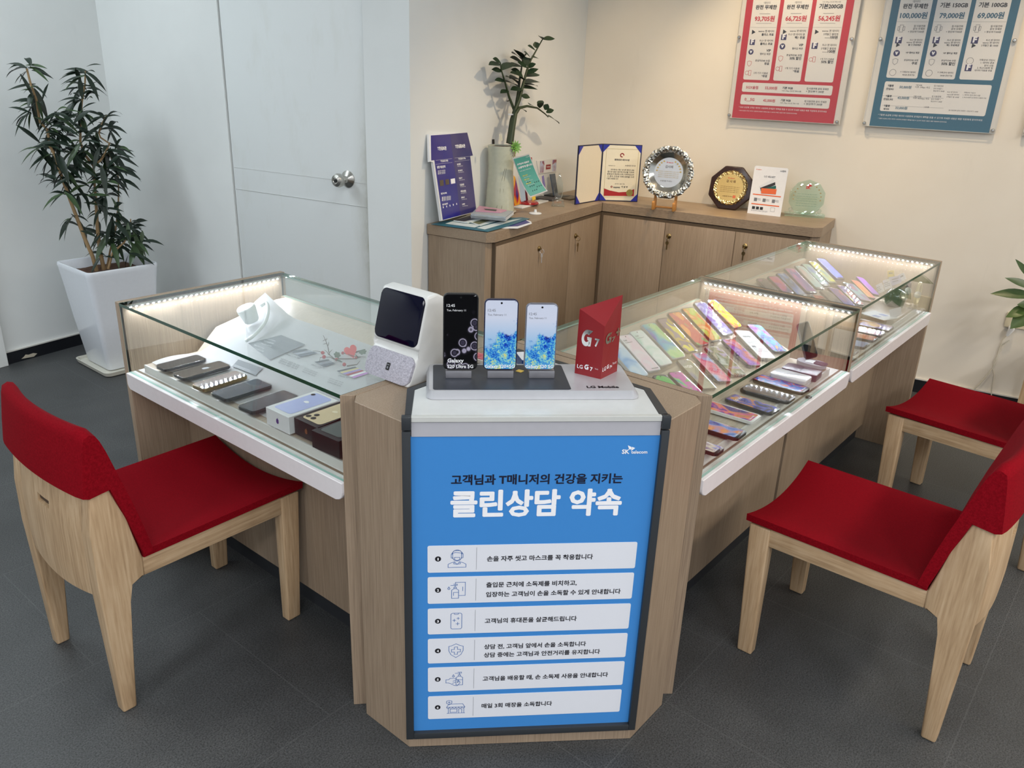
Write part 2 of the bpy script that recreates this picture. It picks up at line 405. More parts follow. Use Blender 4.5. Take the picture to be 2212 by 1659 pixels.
mb = MB(); mb.box((UD+0.008, 2.403, 0.01), (UD+0.05, 3.257, 2.09), F=RF, bev=0.002)
door = mb.build('door_1', DOORM, smooth=30); struct(door)
mb = MB(); mb.box((UD+0.006, 2.41, 0.895), (UD+0.0085, 3.25, 0.897), F=RF); mb.box((UD+0.0068, 2.41, 1.0), (UD+0.0085, 3.25, 1.001), F=RF)
mb.build('panel_line', plain('door_line', (188, 190, 188), 0.6), door)
mb = MB(); mb.box((UD+0.05, 2.398, 0), (UD+0.06, 3.262, 2.1), F=RF); struct(mb.build('trim_1', plain('door_gap', (120, 116, 104), 0.8)))
kp = RX*(UD+0.008)+RY*2.466+UP*1.005
kp = at(752, 387, RX*(UD+0.008), RX)
mb = MB(); mb.lathe(kp, ((0.038, 0), (0.038, 0.004), (0.030, 0.010), (0.016, 0.018), (0.014, 0.034), (0.020, 0.040), (0.029, 0.052), (0.031, 0.066), (0.026, 0.080), (0.014, 0.085), (0.012, 0.083), (0.0, 0.083)), 0, 32, -RX)
knob = mb.build('door_knob', CHROME, door, 40)
mb = MB(); mb.lathe(kp-RX*0.083, ((0.008, 0), (0.008, 0.003), (0.0, 0.003)), 0, 16, -RX); mb.build('keyhole', BLACK, knob, 40)
BASEB = plain('black_skirting', (22, 24, 30), 0.35); CAPW = plain('skirting_cap', (206, 204, 198), 0.5)
mb = MB(); mb.box((2.062, VL-0.012, 0), (UD, VL, 0.062), F=RF); mb.box((2.062, VL-0.014, 0.062), (UD, VL, 0.068), F=RF, m=1); struct(mb.build('baseboard_left', (BASEB, CAPW)))
mb = MB(); mb.box((UR-0.012, -3.6, 0), (UR, 0.69, 0.07), F=RF); mb.box((UR-0.014, -3.6, 0.07), (UR, 0.69, 0.076), F=RF, m=1); struct(mb.build('baseboard_right', (BASEB, CAPW)))
mb = MB(); mb.box((UD-0.012, 3.262, 0), (UD, VL, 0.062), F=RF); struct(mb.build('baseboard_back', BASEB))
mb = MB(); mb.box((1.93, VL-0.03, 0), (2.06, VL, CEIL), F=RF, bev=0.003); struct(mb.build('trim_2', PAINT))
q = at(60, 769, RY*(VL-0.0125), RY)     # pale paint chip on the skirting
mb = MB(); WF = Frame(q, RX, UP); mb.poly(WF, [(-0.035, -0.006), (0.03, -0.012), (0.05, 0.0), (0.03, 0.008), (0.005, 0.006), (-0.01, 0.011), (-0.02, 0.002)], 0.0005)
struct(mb.build('trim_3', plain('bare_plaster', (190, 182, 164), 0.8)))

# ------------------------------------------------------------ wall cabinets
ZT = 0.84; VF, UF = 1.815, 4.11
DARKW = plain('dark_reveal', (92, 76, 58), 0.7)
def cupboard_key(parent, p, n, drop, blade):
    mb = MB(); mb.lathe(p, ((0.013, 0), (0.013, 0.004), (0.010, 0.007), (0.004, 0.008), (0.004, 0.016), (0, 0.016)), 0, 16, n)
    lock = mb.build('lock', BRASS, parent, 40)
    mb = MB(); a = p+n*0.014; pth = [a+UP*0.0]
    ring = [a+n*0.004+UP*(-0.012)+(UP*math.cos(k/8*2*math.pi)+n*math.sin(k/8*2*math.pi))*0.012 for k in range(9)]
    mb.tube(ring, 0.0012, n=5)
    side = n.cross(UP); KF = Frame(a+n*0.004-UP*drop, side, UP)
    mb.prism(KF, rrect(0.017, 0.02, 0.008), -0.001, 0.001); mb.prism(KF, [(-0.003, -0.008), (0.003, -0.008), (0.003, -0.034), (0.0, -0.037), (-0.003, -0.034)], -0.001, 0.001)
    mb.build('key', blade, lock)
def unit(name, label, poly, doors, n, frame, plane, mat):
    root = thing(name, label, 'cabinet', RF.p(*poly[0]))
    mb = MB(); mb.prism(RF, poly, 0.06, ZT-0.048, bev=0.001, seg=1); mb.build('body', OAK, root)
    mb = MB(); c = [sum(q[k] for q in poly)/len(poly) for k in (0, 1)]
    mb.prism(RF, [(c[0]+(q[0]-c[0])*0.96, c[1]+(q[1]-c[1])*0.96) for q in poly], 0, 0.06); mb.build('plinth', BASEB, root)
    return root
# left run: two doors on plane v = VF
Lpoly = [(2.962, 2.150), (2.962, 1.845), (2.995, VF+0.018), (UF+0.015, VF+0.018), (UF+0.015, 2.150)]
cabL = unit('base_cabinet', 'low ash cabinet under the T shaped blue board with two keyed doors', Lpoly, None, -RY, None, 'v', OAK)
F1 = Frame(RY*VF, RX, UP)
s1 = F1.px(1233.6, 479)[0]; d1 = F1.px(1071.8, 526)[0]; d2 = F1.px(1297.8, 458)[0]
for a, bb, lk, drop, bl in ((d1, s1, (1163.9, 536.8), 0.032, SILVER), (s1, d2-0.004, (1242.7, 509.3), 0.045, BRASS)):
    mb = MB(); mb.box((a+0.0015, VF, 0.215), (bb-0.0015, VF+0.018, ZT-0.066), F=RF, bev=0.0012); dr = mb.build('door', OAK, cabL, 30)
    if lk: cupboard_key(dr, at(*lk, RY*VF, RY), -RY, drop, bl)
# right run: three doors on plane u = UF
Rpoly = [(UF+0.018, 2.150), (UF+0.018, 0.70), (UF+0.05, 0.668), (4.482, 0.668), (4.482, 2.150)]
cabR = unit('base_cabinet', 'long low ash cabinet under the award plates with three keyed doors', Rpoly, None, -RX, None, 'u', OAK)
F2 = Frame(RX*UF, -RY, UP)
e = [-F2.px(*q)[0] for q in ((1302, 457), (1438.3, 474.4), (1590.2, 494.8), (1757, 515))]
OAKD = OAK
for a, bb, lk in ((e[0]-0.004, e[1], None), (e[1], e[2], (1445, 510)), (e[2], e[3], (1609.7, 532))):
    mb = MB(); mb.box((UF, bb+0.0015, 0.10), (UF+0.018, a-0.0015, ZT-0.066), F=RF, bev=0.0012); dr = mb.build('door', OAKD, cabR, 30)
    if lk: cupboard_key(dr, at(*lk, RX*UF, RX), -RX, 0.034, BRASS)
mb = MB(); mb.box((UF+0.001, 0.71, 0.20), (UF+0.02, VF, ZT-0.05), F=RF); mb.build('reveal', DARKW, cabR)
mb = MB(); mb.box((3.0, VF+0.001, 0.2), (UF, VF+0.02, ZT-0.05), F=RF); mb.build('reveal', DARKW, cabL)
wt = thing('worktop', 'ash worktop holding the vase and leaflets along the short wall', 'worktop', RF.p(3.5, 2.0, ZT-0.048))
mb = MB(); mb.prism(RF, [(2.955, 2.152), (2.955, 1.838), (2.99, VF-0.004), (UF-0.004, VF-0.004), (4.482, 2.152)], ZT-0.046, ZT, bev=0.001, seg=1); mb.build('board', OAKX, wt)
wt = thing('worktop', 'ash worktop holding the award plates along the poster wall', 'worktop', RF.p(4.3, 1.2, ZT-0.048))
mb = MB(); mb.prism(RF, [(UF-0.002, VF-0.006), (UF-0.004, 0.695), (UF+0.03, 0.66), (4.483, 0.66), (4.483, 2.15)], ZT-0.046, ZT, bev=0.001, seg=1); mb.build('board', OAKY, wt)

# ------------------------------------------------------------ podium
A0 = Vector((0.998, 1.083, 0)); DU = Vector((0.70711, -0.70711, 0)); DW = Vector((0.70711, 0.70711, 0))
SF = Frame(A0, DU, UP)                       # front face of the podium; n points at the camera side
PT = 0.857
pod = thing('podium', 'ash corner podium between the glass cases with blue hygiene notice on its front', 'podium', (1.25, 0.98, 0))
mb = MB(); mb.prism(XY, [(1.028, 1.262), (1.003, 1.237), (1.001, 1.082), (1.374, 0.704), (1.525, 0.703), (1.550, 0.729), (1.550, 1.250), (1.554, 1.262)], 0.0, 0.839, bev=0.0015, seg=1)
mb.build('body', OAK, pod)
hexo = [(1.000, 1.080), (1.100, 1.180), (1.476, 1.180), (1.476, 0.804), (1.375, 0.702)]
def inset(P, d):
    n = len(P); out = []
    ar = sum(P[i][0]*P[(i+1) % n][1]-P[(i+1) % n][0]*P[i][1] for i in range(n)); sg = 1 if ar > 0 else -1
    for i in range(n):
        a, b0, c = Vector(P[i-1]), Vector(P[i]), Vector(P[(i+1) % n]); e1 = (b0-a).normalized(); e2 = (c-b0).normalized()
        n1 = Vector((-e1.y, e1.x))*sg; n2 = Vector((-e2.y, e2.x))*sg; k = d/(1+n1.dot(n2)); out.append(tuple(b0+(n1+n2)*k))
    return out
hexi = inset(hexo, 0.016); hexi[0] = (1.0113, 1.0687); hexi[-1] = (1.3637, 0.7133)
hexi[0] = tuple((A0+DU*0.016)[:2]); hexi[-1] = tuple((A0+DU*0.518)[:2])
mb = MB()
n = len(hexo)
for i in range(n-1):
    mb.prism(XY, [hexo[i], hexo[i+1], hexi[i+1], hexi[i]], 0.838, PT)
mb.build('top_trim', DKTRIM, pod)
mb = MB(); mb.prism(XY, hexi, 0.838, PT-0.0008, bev=0.0008, seg=1); mb.build('top_panel', plain('podium_white_top', (208, 211, 210), 0.22), pod)
mb = MB()
for u0, u1, z0, z1 in ((-0.003, 0.0145, 0.038, 0.8255), (0.5235, 0.540, 0.038, 0.8255), (0.0145, 0.5235, 0.038, 0.0545), (-0.003, 0.0155, 0.829, PT), (0.5225, 0.540, 0.829, PT)):
    mb.box((u0, z0, -0.002), (u1, z1, 0.014), F=SF, bev=0.0012)
mb.build('sign_frame', DKTRIM, pod, 30)
mb = MB(); mb.box((0.016, 0.812, -0.002), (0.522, 0.8435, 0.006), F=SF); mb.build('sign_header', plain('grey_header_strip', (176, 176, 182), 0.25), pod)
mb = MB(); mb.box((0.016, 0.845, -0.002), (0.522, PT-0.0006, 0.010), F=SF, bev=0.0008); mb.build('top_lip', plain('lip_off_white', (196, 198, 194), 0.3), pod)
BLUE = plain('notice_blue', (62, 134, 204), 0.28, grain=0.015); CARD = plain('notice_white_box', (222, 225, 232), 0.3, grain=0.01); OUTL = plain('icon_blue', (58, 106, 172), 0.4); SPK = plain('notice_light', (205, 214, 230), 0.35)
mb = MB(); mb.box((0.0145, 0.054, -0.002), (0.5235, 0.812, 0.004), F=SF)
sign = mb.build('notice_sheet', BLUE, pod)
mb = MB(); C0 = 0.0046
rows = ((0.557, 0.490), (0.4785, 0.410), (0.397, 0.3285), (0.316, 0.2485), (0.2365, 0.168), (0.1545, 0.088))
for z1, z0 in rows:
    mb.prism(SF, rrect(0.4525, z1-z0, 0.004, 3, 0.2735, (z0+z1)/2), 0.004, C0, 0)
mb.build('notice_row', CARD, sign)
mb = MB(); C1 = 0.0050; hb = MB(); lb = MB(); ib = MB()
T = [(0, '손을 자주 씻고 마스크를 꼭 착용합니다', 0.174, 0.519, 0.404), (1, '출입문 근처에 소독제를 비치하고,', 0.174, 0.4525, 0.373), (1, '입장하는 고객님이 손을 소독할 수 있게 안내합니다', 0.174, 0.4275, 0.473),
     (2, '고객님의 휴대폰을 살균해드립니다', 0.173, 0.3575, 0.379), (3, '상담 전, 고객님 앞에서 손을 소독합니다', 0.173, 0.287, 0.405), (3, '상담 중에는 고객님과 안전거리를 유지합니다', 0.173, 0.264, 0.439),
     (4, '고객님을 배웅할 때, 손 소독제 사용을 안내합니다', 0.172, 0.197, 0.463), (5, '매일 3회 매장을 소독합니다', 0.171, 0.118, 0.336)]
for k, body, x0, y0, x1 in T: mb.text(SF, body, x0, y0-0.002, x1, y0-0.002, 0, 0.022, C1)
hb.text(SF, '고객님과 T매니저의 건강을 지키는', 0.096, 0.704, 0.453, 0.7035, 3, 0.03, 0.0046)
hb.text(SF, '클린상담 약속', 0.096, 0.632, 0.455, 0.6315, 1, 0.040, 0.0046, height=0.063)
# company mark: letters and a two part wing
lb.text(SF, 'SK', 0.4465, 0.770, 0.462, 0.770, 1, 0.035, 0.0046); lb.text(SF, 'telecom', 0.466, 0.770, 0.500, 0.770, 1, 0.02, 0.0046)
lb.poly(SF, [(0.4575, 0.789), (0.4655, 0.785), (0.4665, 0.7795), (0.4610, 0.7795)], 0.0046, 1)
lb.poly(SF, [(0.4665, 0.7795), (0.4665, 0.7855), (0.4735, 0.7825), (0.4650, 0.7755)], 0.0046, 1)
for i, (z1, z0) in enumerate(rows):
    zc = (z0+z1)/2; mb.poly(SF, [(0.0695+0.0065*math.cos(k/20*2*math.pi), zc+0.001+0.0065*math.sin(k/20*2*math.pi)) for k in range(20)], C1, 0)
    dw = 0.0011 if i == 0 else 0.0022; mb.text(SF, str(i+1), 0.0695-dw, zc-0.0020, 0.0695+dw, zc-0.0020, 1, 0.03, C1+0.0005, height=0.0062)
    mb.wire(SF, [(0.1515, z0+0.006), (0.1515, z1-0.006)], 0.0006, 4, C1)
    X, Y, W = 0.110, zc, 0.0011
    def circ(cx, cy, r, a0=0, a1=360, n=18): return [(cx+r*math.cos(math.radians(a0+(a1-a0)*j/n)), cy+r*math.sin(math.radians(a0+(a1-a0)*j/n))) for j in range(n+1)]
    def L(p, cl=False): ib.wire(SF, [(X+x, Y+y) for x, y in p], W, 2, C1, cl)
    def arc(*a): ib.wire(SF, [(X+x, Y+y) for x, y in circ(*a)], W, 2, C1)
    if i == 0:
        arc(0, 0.012, 0.0105, 0, 180); L([(-0.0125, 0.012), (-0.0125, 0.003), (-0.0095, 0.002), (-0.0095, 0.014), (-0.004, 0.0165), (0.009, 0.0145), (0.0095, 0.002), (0.0125, 0.003), (0.0125, 0.013), (0.006, 0.021), (-0.006, 0.021), (-0.0125, 0.012)])
        arc(0, 0.004, 0.009, 180, 360); L([(-0.0055, 0.004), (0.0055, 0.004), (0.0055, -0.001), (0, -0.004), (-0.0055, -0.001), (-0.0055, 0.004)])
        L([(-0.019, -0.021), (-0.019, -0.013), (-0.013, -0.0095), (-0.005, -0.007), (0, -0.014), (0.005, -0.007), (0.013, -0.0095), (0.019, -0.013), (0.019, -0.021), (-0.019, -0.021)]); L([(-0.006, -0.008), (-0.007, -0.012), (-0.002, -0.013)]); L([(0.006, -0.008), (0.007, -0.012), (0.002, -0.013)])
    elif i in (1, 4):
        dx = 0.0 if i == 1 else 0.012; dy = 0.0 if i == 1 else 0.004
        L([(-0.011+dx, -0.021+dy), (0.004+dx, -0.021+dy), (0.004+dx, 0.0+dy), (-0.001+dx, 0.004+dy), (-0.006+dx, 0.004+dy), (-0.011+dx, 0.0+dy)], True); L([(-0.006+dx, 0.004+dy), (-0.006+dx, 0.008+dy), (-0.001+dx, 0.008+dy), (-0.001+dx, 0.004+dy)])
        L([(-0.0035+dx, 0.008+dy), (-0.0035+dx, 0.014+dy)]); L([(-0.013+dx, 0.0125+dy), (0.001+dx, 0.0125+dy), (0.001+dx, 0.0155+dy), (-0.007+dx, 0.0155+dy)]); L([(-0.007+dx, -0.014+dy), (-0.007+dx, -0.006+dy), (0.004+dx, -0.006+dy)])
        L([(-0.017+dx, 0.009+dy), (-0.0195+dx, 0.004+dy), (-0.017+dx, 0.0015+dy), (-0.0145+dx, 0.004+dy)], True)
        if i == 1: L([(-0.003, 0.016), (-0.003, 0.020), (0.0185, 0.020), (0.0185, -0.014), (0.005, -0.014)]); L([(0.013, 0.008), (0.013, -0.002)])
        else:
            L([(-0.022, -0.001), (-0.022, -0.010), (-0.017, -0.010), (-0.012, -0.012), (-0.003, -0.018), (0.004, -0.019), (0.010, -0.011), (0.009, -0.006), (0.004, -0.010), (0.007, -0.003), (0.001, 0.001), (-0.012, 0.003), (-0.016, -0.001)], True); L([(0.002, -0.002), (-0.006, -0.006)]); L([(0.0, -0.008), (-0.007, -0.012)])
    elif i == 2:
        ib.wire(SF, [(X+x, Y+y) for x, y in rrect(0.024, 0.042, 0.004, 3)], W, 2, C1, True); L([(-0.005, 0.021), (-0.004, 0.018), (0.004, 0.018), (0.005, 0.021)])
        for cx, cy, r in ((-0.0045, 0.002, 0.0035), (0.004, 0.007, 0.003), (0.003, -0.007, 0.0038)): L([(cx-r, cy), (cx+r, cy)]); L([(cx, cy-r), (cx, cy+r)])
    elif i == 3:
        L([(0, 0.019), (0.009, 0.014), (0.016, 0.012), (0.016, 0.0), (0.011, -0.011), (0, -0.019), (-0.011, -0.011), (-0.016, 0.0), (-0.016, 0.012), (-0.009, 0.014)], True)
        a, c = 0.0035, 0.010; L([(-a, c), (a, c), (a, a), (c, a), (c, -a), (a, -a), (a, -c), (-a, -c), (-a, -a), (-c, -a), (-c, a), (-a, a)], True)
    else:
        L([(-0.016, -0.018), (-0.016, -0.002)]); L([(0.020, -0.018), (0.020, -0.002)]); L([(-0.019, -0.018), (0.022, -0.018)]); L([(-0.020, 0.0), (-0.015, 0.009), (0.017, 0.009), (0.022, 0.0)], True)
        for k in range(6): arc(-0.0165+k*0.007, 0.0, 0.0035, 180, 360, 8)
        L([(-0.012, -0.015), (0.004, -0.015), (0.004, -0.006), (-0.012, -0.006)], True); L([(0.008, -0.018), (0.008, -0.006), (0.015, -0.006), (0.015, -0.018)])
        L([(-0.014, 0.020), (-0.008, 0.018), (-0.008, 0.012), (-0.014, 0.007), (-0.020, 0.012), (-0.020, 0.018)], True); L([(-0.017, 0.014), (-0.011, 0.014)]); L([(-0.014, 0.017), (-0.014, 0.011)])
for m_, n_ in ((mb, 'row_print'), (hb, 'heading_print'), (lb, 'company_mark'), (ib, 'row_icons')): m_.build(n_, (INK, WINK, OUTL, NAVY, GREYINK), sign, fix=False)

# ------------------------------------------------------------ display cases
ZG = 0.839
DARKKICK = plain('dark_kick', (40, 42, 46), 0.5)
LEDM = emit('led_white', (238, 244, 255), 1000.0)
LEDMETAL = plain('led_rail', (214, 214, 210), 0.35)
led_proto = None
def case(name_label, side, a0, a1, near, nled, ledn):
    """side 'L': length runs along +y, depth along +x from 1.005; side 'R': length along +x, depth along +y from 0.705"""
    global led_proto
    if side == 'L': P = lambda a, b, z: Vector((1.005+b, a, z))
    else: P = lambda a, b, z: Vector((a, 0.705+b, z))
    FR = Frame(P(0, 0, 0), P(1, 0, 0)-P(0, 0, 0), P(0, 1, 0)-P(0, 0, 0))
    def bx(mb, a, b, z, m=0, bev=0.0):
        lo = P(a[0], b[0], z[0]); hi = P(a[1], b[1], z[1])
        return mb.box(tuple(min(lo[i], hi[i]) for i in range(3)), tuple(max(lo[i], hi[i]) for i in range(3)), m, bev)
    root = thing('display_case', name_label, 'display case', P((a0+a1)/2, 0.28, 0))
    e = 0.024
    # far end panel, near end panel
    mb = MB()
    if near == 'mid': pass
    z0 = 0.0
    bx(mb, (a1-e, a1), (0.0, 0.562), (0.565 if near == 'podium_mid' else 0.0, ZG), 0, 0.0015)
    mb.build('end_panel', OAK, root, 30)
    if near.startswith('podium'):
        pts = [(a0, -0.003), (a0-0.022, 0.021), (a0-0.022, 0.548), (a0, 0.548)]
        mb = MB(); q = [P(a, b, 0) for a, b in pts]; mb.prism(XY, [(v.x, v.y) for v in q], 0.0, ZG, bev=0.001, seg=1); mb.build('end_panel', OAK, root)
    i0, i1 = a0, a1-e
    mb = MB(); AZ = Frame(P(0, 0, 0), P(1, 0, 0)-P(0, 0, 0), UP)
    zt, zb, r = 0.628, 0.580, 0.024
    hi = i1 if near != 'podium_mid' else i1+0.0
    pts = [(i0, zt), (hi, zt), (hi, zb+r*0.6)]
    pts += [(hi-r*0.6*(1-math.cos(t*math.pi/10)), zb+r*0.6*(1-math.sin(t*math.pi/10))) for t in range(1, 6)]
    pts += [(i0+r-r*math.sin(t*math.pi/10), zb+r-r*math.cos(t*math.pi/10)) for t in range(0, 6)]
    s = 1 if AZ.n.dot(P(0, 1, 0)-P(0, 0, 0)) > 0 else -1
    mb.prism(AZ, pts, s*-0.008, s*0.012, 0, 0.0015, 1); mb.build('drawer_front', plain('drawer_white', (224, 220, 221), 0.35), root, 30)
    mb = MB(); bx(mb, (i0, i1), (0.012, 0.547), (0.600, 0.628)); mb.build('tray', WHITE, root)
    mb = MB(); bx(mb, (i0, i1), (0.165, 0.180), (0.07, 0.600)); mb.build('modesty_panel', OAK, root)
    mb = MB(); bx(mb, (i0, i1), (0.185, 0.200), (0.0, 0.07)); mb.build('kick_board', DARKKICK, root)
    mb = MB(); bx(mb, (i0, i1), (0.540, 0.560), (0.0, 0.760)); mb.build('rear_panel', OAK, root)
    mb = MB(); bx(mb, (i0+0.01, i1-(0.03 if side == 'L' else 0.075)), (0.034, 0.0395), (0.6285, 0.6505), 0, 0.0008); mb.build('shelf_edge', plain('shelf_edge_white', (216, 214, 210), 0.35), root)
    mb = MB(); bx(mb, (i0, i1), (0.020, 0.027), (0.6282, 0.6292)); mb.build('runner', plain('runner_brown', (128, 112, 92), 0.5), root)
    def pane(nm_, a, b, z, edge, thin):
        mb = MB(); fs = bx(mb, a, b, z)
        for f in mb.b.faces:
            f.normal_update(); f.material_index = 0 if abs(f.normal.dot(thin)) > 0.9 else 1
        mb.build(nm_, (GLASS, edge), root)
    dB = P(0, 1, 0)-P(0, 0, 0)
    pane('top_glass', (i0, i1), (0.0, 0.553), (ZG-0.009, ZG), GEDGE, UP)
    pane('front_glass', (i0, i1), (0.001, 0.008), (0.6285, ZG-0.0095), GEDGE2, dB)
    pane('rear_glass', (i0, i1), (0.546, 0.553), (0.7605, ZG-0.0095), GEDGE2, dB)
    # led strip under the glass along the far end panel
    mb = MB(); bx(mb, (i1-0.010, i1-0.0005), (0.02, 0.535), (0.8245, 0.8285)); strip = mb.build('led_strip', LEDMETAL, root)
    for k in range(nled):
        b = 0.03+(0.498)*k/(nled-1)
        if led_proto is None:
            led_proto = {}
        dI = P(-1, 0, 0)-P(0, 0, 0); key_ = side
        if key_ not in led_proto:
            # chip: pale housing with a lit window that looks down and into the case
            d_ = (dI*0.75-UP*0.66).normalized(); LF_ = Frame((0, 0, 0), P(0, 1, 0)-P(0, 0, 0), d_.cross(P(0, 1, 0)-P(0, 0, 0)))
            if LF_.n.dot(d_) < 0: LF_ = Frame((0, 0, 0), P(0, -1, 0)-P(0, 0, 0), LF_.v)
            mm = MB(); mm.box((-0.0032, -0.0026, -0.0022), (0.0032, 0.0026, 0.0), 1, 0, LF_); mm.poly(LF_, rrect(0.0054, 0.0046, 0.001, 3), 0.0003, 0)
            o = led_proto[key_] = mm.build('led', (LEDM, LEDMETAL), None, fix=False)
        else: o = led_proto[key_].copy(); COL.objects.link(o)
        o.parent = strip; o.location = P(i1-0.0055, b, 0.8222)-root.location
    return root, P, FR, i0, i1
def saw(P, i0, i1, prof, root, mats, name='shelf'):
    mb = MB()
    lo = [mb.b.verts.new(P(i0, b, z)) for b, z in prof]; hi = [mb.b.verts.new(P(i1, b, z)) for b, z in prof]
    n = len(prof); mb.b.faces.new(lo); mb.b.faces.new(hi[::-1])
    for i in range(n): mb.b.faces.new((lo[i], lo[(i+1) % n], hi[(i+1) % n], hi[i]))
    return mb.build(name, mats, root)
SHELFW = wood('shelf_pale_ash', (176, 161, 143), (194, 180, 163), (206, 194, 178), (1.4, 70, 70))
cL, PL, FL, l0, l1 = case('glass display case on the left with white poster sheet and fruit logo boxes', 'L', 1.285, 2.295, 'podium', 30, None)
saw(PL, l0+0.01, l1-0.03, [(0.0400, 0.6325), (0.0400, 0.650), (0.205, 0.651), (0.275, 0.715), (0.50, 0.762), (0.538, 0.762), (0.538, 0.6325)], cL, SHELFW)
cR, PR, FRr, r0, r1 = case('glass display case nearest on the right with the middle lit end panel', 'R', 1.578, 2.612, 'podium_mid', 28, None)
PROF = [(0.0400, 0.6325), (0.0400, 0.650), (0.168, 0.652), (0.168, 0.676), (0.300, 0.7265), (0.308, 0.692), (0.338, 0.692), (0.486, 0.774), (0.50, 0.770), (0.538, 0.765), (0.538, 0.6325)]
saw(PR, r0+0.01, r1-0.075, PROF, cR, SHELFW)
cF, PFa, FFa, f0, f1 = case('glass display case farthest on the right with watches and price cards', 'R', 2.614, 3.606, 'none', 28, None)
saw(PFa, f0+0.01, f1-0.40, PROF, cF, SHELFW)
mb = MB(); mb.box((3.215, 0.745, 0.6325), (3.55, 1.24, 0.660), bev=0.002); mb.build('shelf', SHELFW, cF)
mb = MB(); mb.box((3.512, 0.79, 0.6605), (3.556, 0.95, 0.688), bev=0.002); mb.box((3.516, 0.79, 0.6885), (3.556, 0.89, 0.752), bev=0.002); mb.build('clear_riser', ACRYL, cF)

# ------------------------------------------------------------ chairs
def chair(label, loc, rz):
    root = thing('chair', label, 'chair', loc, 0.0, 'red upholstered chairs at the counters')
    O = Vector(loc); hw = 0.2125
    LF = lambda y: Frame(O+Vector((0, y, 0)), (1, 0, 0), (0, 0, 1))
    rear = [(0.0, 0.0), (0.034, 0.0), (0.056, 0.30), (0.060, 0.350), (0.098, 0.352), (0.100, 0.402), (0.074, 0.520), (0.046, 0.618), (0.006, 0.622), (-0.007, 0.50), (-0.009, 0.38)]
    for s in (-1, 1):
        mb = MB(); n = len(rear); lo = []; hi = []
        for x, z in rear:
            wd = 0.034+0.012*min(1, z/0.38)
            yo = hw-0.004-0.006*max(0, (0.35-z)/0.35)
            lo.append(mb.b.verts.new(O+Vector((x, s*(yo-wd), z)))); hi.append(mb.b.verts.new(O+Vector((x, s*yo, z))))
        fs = [mb.b.faces.new(lo), mb.b.faces.new(hi[::-1])]+[mb.b.faces.new((lo[i], lo[(i+1) % n], hi[(i+1) % n], hi[i])) for i in range(n)]
        bmesh.ops.bevel(mb.b, geom=list({e for f in fs for e in f.edges}), offset=0.006, segments=3, profile=0.5, affect='EDGES', clamp_overlap=True)
        mb.build('leg', BEECH, root, 35)
    for s in (-1, 1):
        mb = MB()
        t4 = [(0.482, 0.166), (0.540, 0.166), (0.540, 0.208), (0.482, 0.208)]; b4 = [(0.478, 0.172), (0.520, 0.172), (0.520, 0.204), (0.478, 0.204)]
        lo = [mb.b.verts.new(O+Vector((x, s*y, 0))) for x, y in b4]; hi = [mb.b.verts.new(O+Vector((x, s*y, 0.402))) for x, y in t4]
        fs = [mb.b.faces.new(lo[::-1]), mb.b.faces.new(hi)]+[mb.b.faces.new((lo[i], lo[(i+1) % 4], hi[(i+1) % 4], hi[i])) for i in range(4)]
        bmesh.ops.bevel(mb.b, geom=list({e for f in fs for e in f.edges}), offset=0.005, segments=3, profile=0.5, affect='EDGES', clamp_overlap=True)
        mb.build('leg', BEECH, root, 35)
    B = lambda lo, hi, bev=0.002: mb.box(lo, hi, 0, bev, Frame(O, (1, 0, 0), (0, 1, 0)))
    for s in (-1, 1):
        mb = MB(); y0, y1 = sorted((s*0.182, s*0.204)); B((0.098, y0, 0.352), (0.484, y1, 0.403)); mb.build('side_rail', BEECHX, root, 35)
    mb = MB(); B((0.500, -0.168, 0.352), (0.522, 0.168, 0.403)); mb.build('front_rail', BEECHX, root, 35)
    # curved wooden back panel with a grip slot, flush between the rear legs
    mb = MB(); ny, nz = 22, 14; g = {}; PWD = 0.174
    def bp(y, z):
        zl = [(0.30, -0.004), (0.38, -0.0075), (0.50, -0.005), (0.63, 0.007)]
        for (z0, x0), (z1, x1) in zip(zl, zl[1:]):
            if z <= z1: break
        return O+Vector((x0+(x1-x0)*(z-z0)/(z1-z0)-0.016*(1-(y/PWD)**2), y, z))
    for i in range(ny+1):
        y = -PWD+2*PWD*i/ny
        for j in range(nz+1): g[i, j] = mb.b.verts.new(bp(y, 0.335-0.012*(1-(y/PWD)**2)+(0.628-0.335)*j/nz))
    fs = []
    for i in range(ny):
        for j in range(nz):
            if j == 9 and 9 <= i <= 12: continue
            fs.append(mb.b.faces.new((g[i, j], g[i, j+1], g[i+1, j+1], g[i+1, j])))
    for f in fs:
        f.normal_update()
        if f.normal.x > 0: f.normal_flip()
    bmesh.ops.solidify(mb.b, geom=fs, thickness=0.016); bk = mb.build('back_panel', BEECH, root, 35)
    mb = MB(); B((-0.013, -0.036, 0.515), (-0.009, 0.036, 0.555), 0.001); mb.build('slot_shade_plate', plain('slot_shadowed_wood', (70, 52, 36), 0.8), bk)  # dark plate inside the slot; its brown stands in for shade
    # seat: thin cushion, saddled across
    mb = MB(); nx, ny = 12, 16
    def edge(x):   # half width
        return 0.216
    def top(u, v):
        x = 0.100+0.448*u; y = (v*2-1)*edge(x); k = (v*2-1)
        x -= 0.006*(1-k*k)*(u if u > 0.5 else 0)
        return x, y, 0.405+0.031*k*k+0.006*(u-0.5)
    up = [[None]*(ny+1) for _ in range(nx+1)]; dn = [[None]*(ny+1) for _ in range(nx+1)]
    for i in range(nx+1):
        for j in range(ny+1):
            x, y, z = top(i/nx, j/ny); ed = min(i, nx-i, j, ny-j); rz_ = 0.008 if ed == 0 else (0.002 if ed == 1 else 0.0)
            up[i][j] = mb.b.verts.new(O+Vector((x, y, z-rz_))); dn[i][j] = mb.b.verts.new(O+Vector((x, y*0.99, z-0.028)))
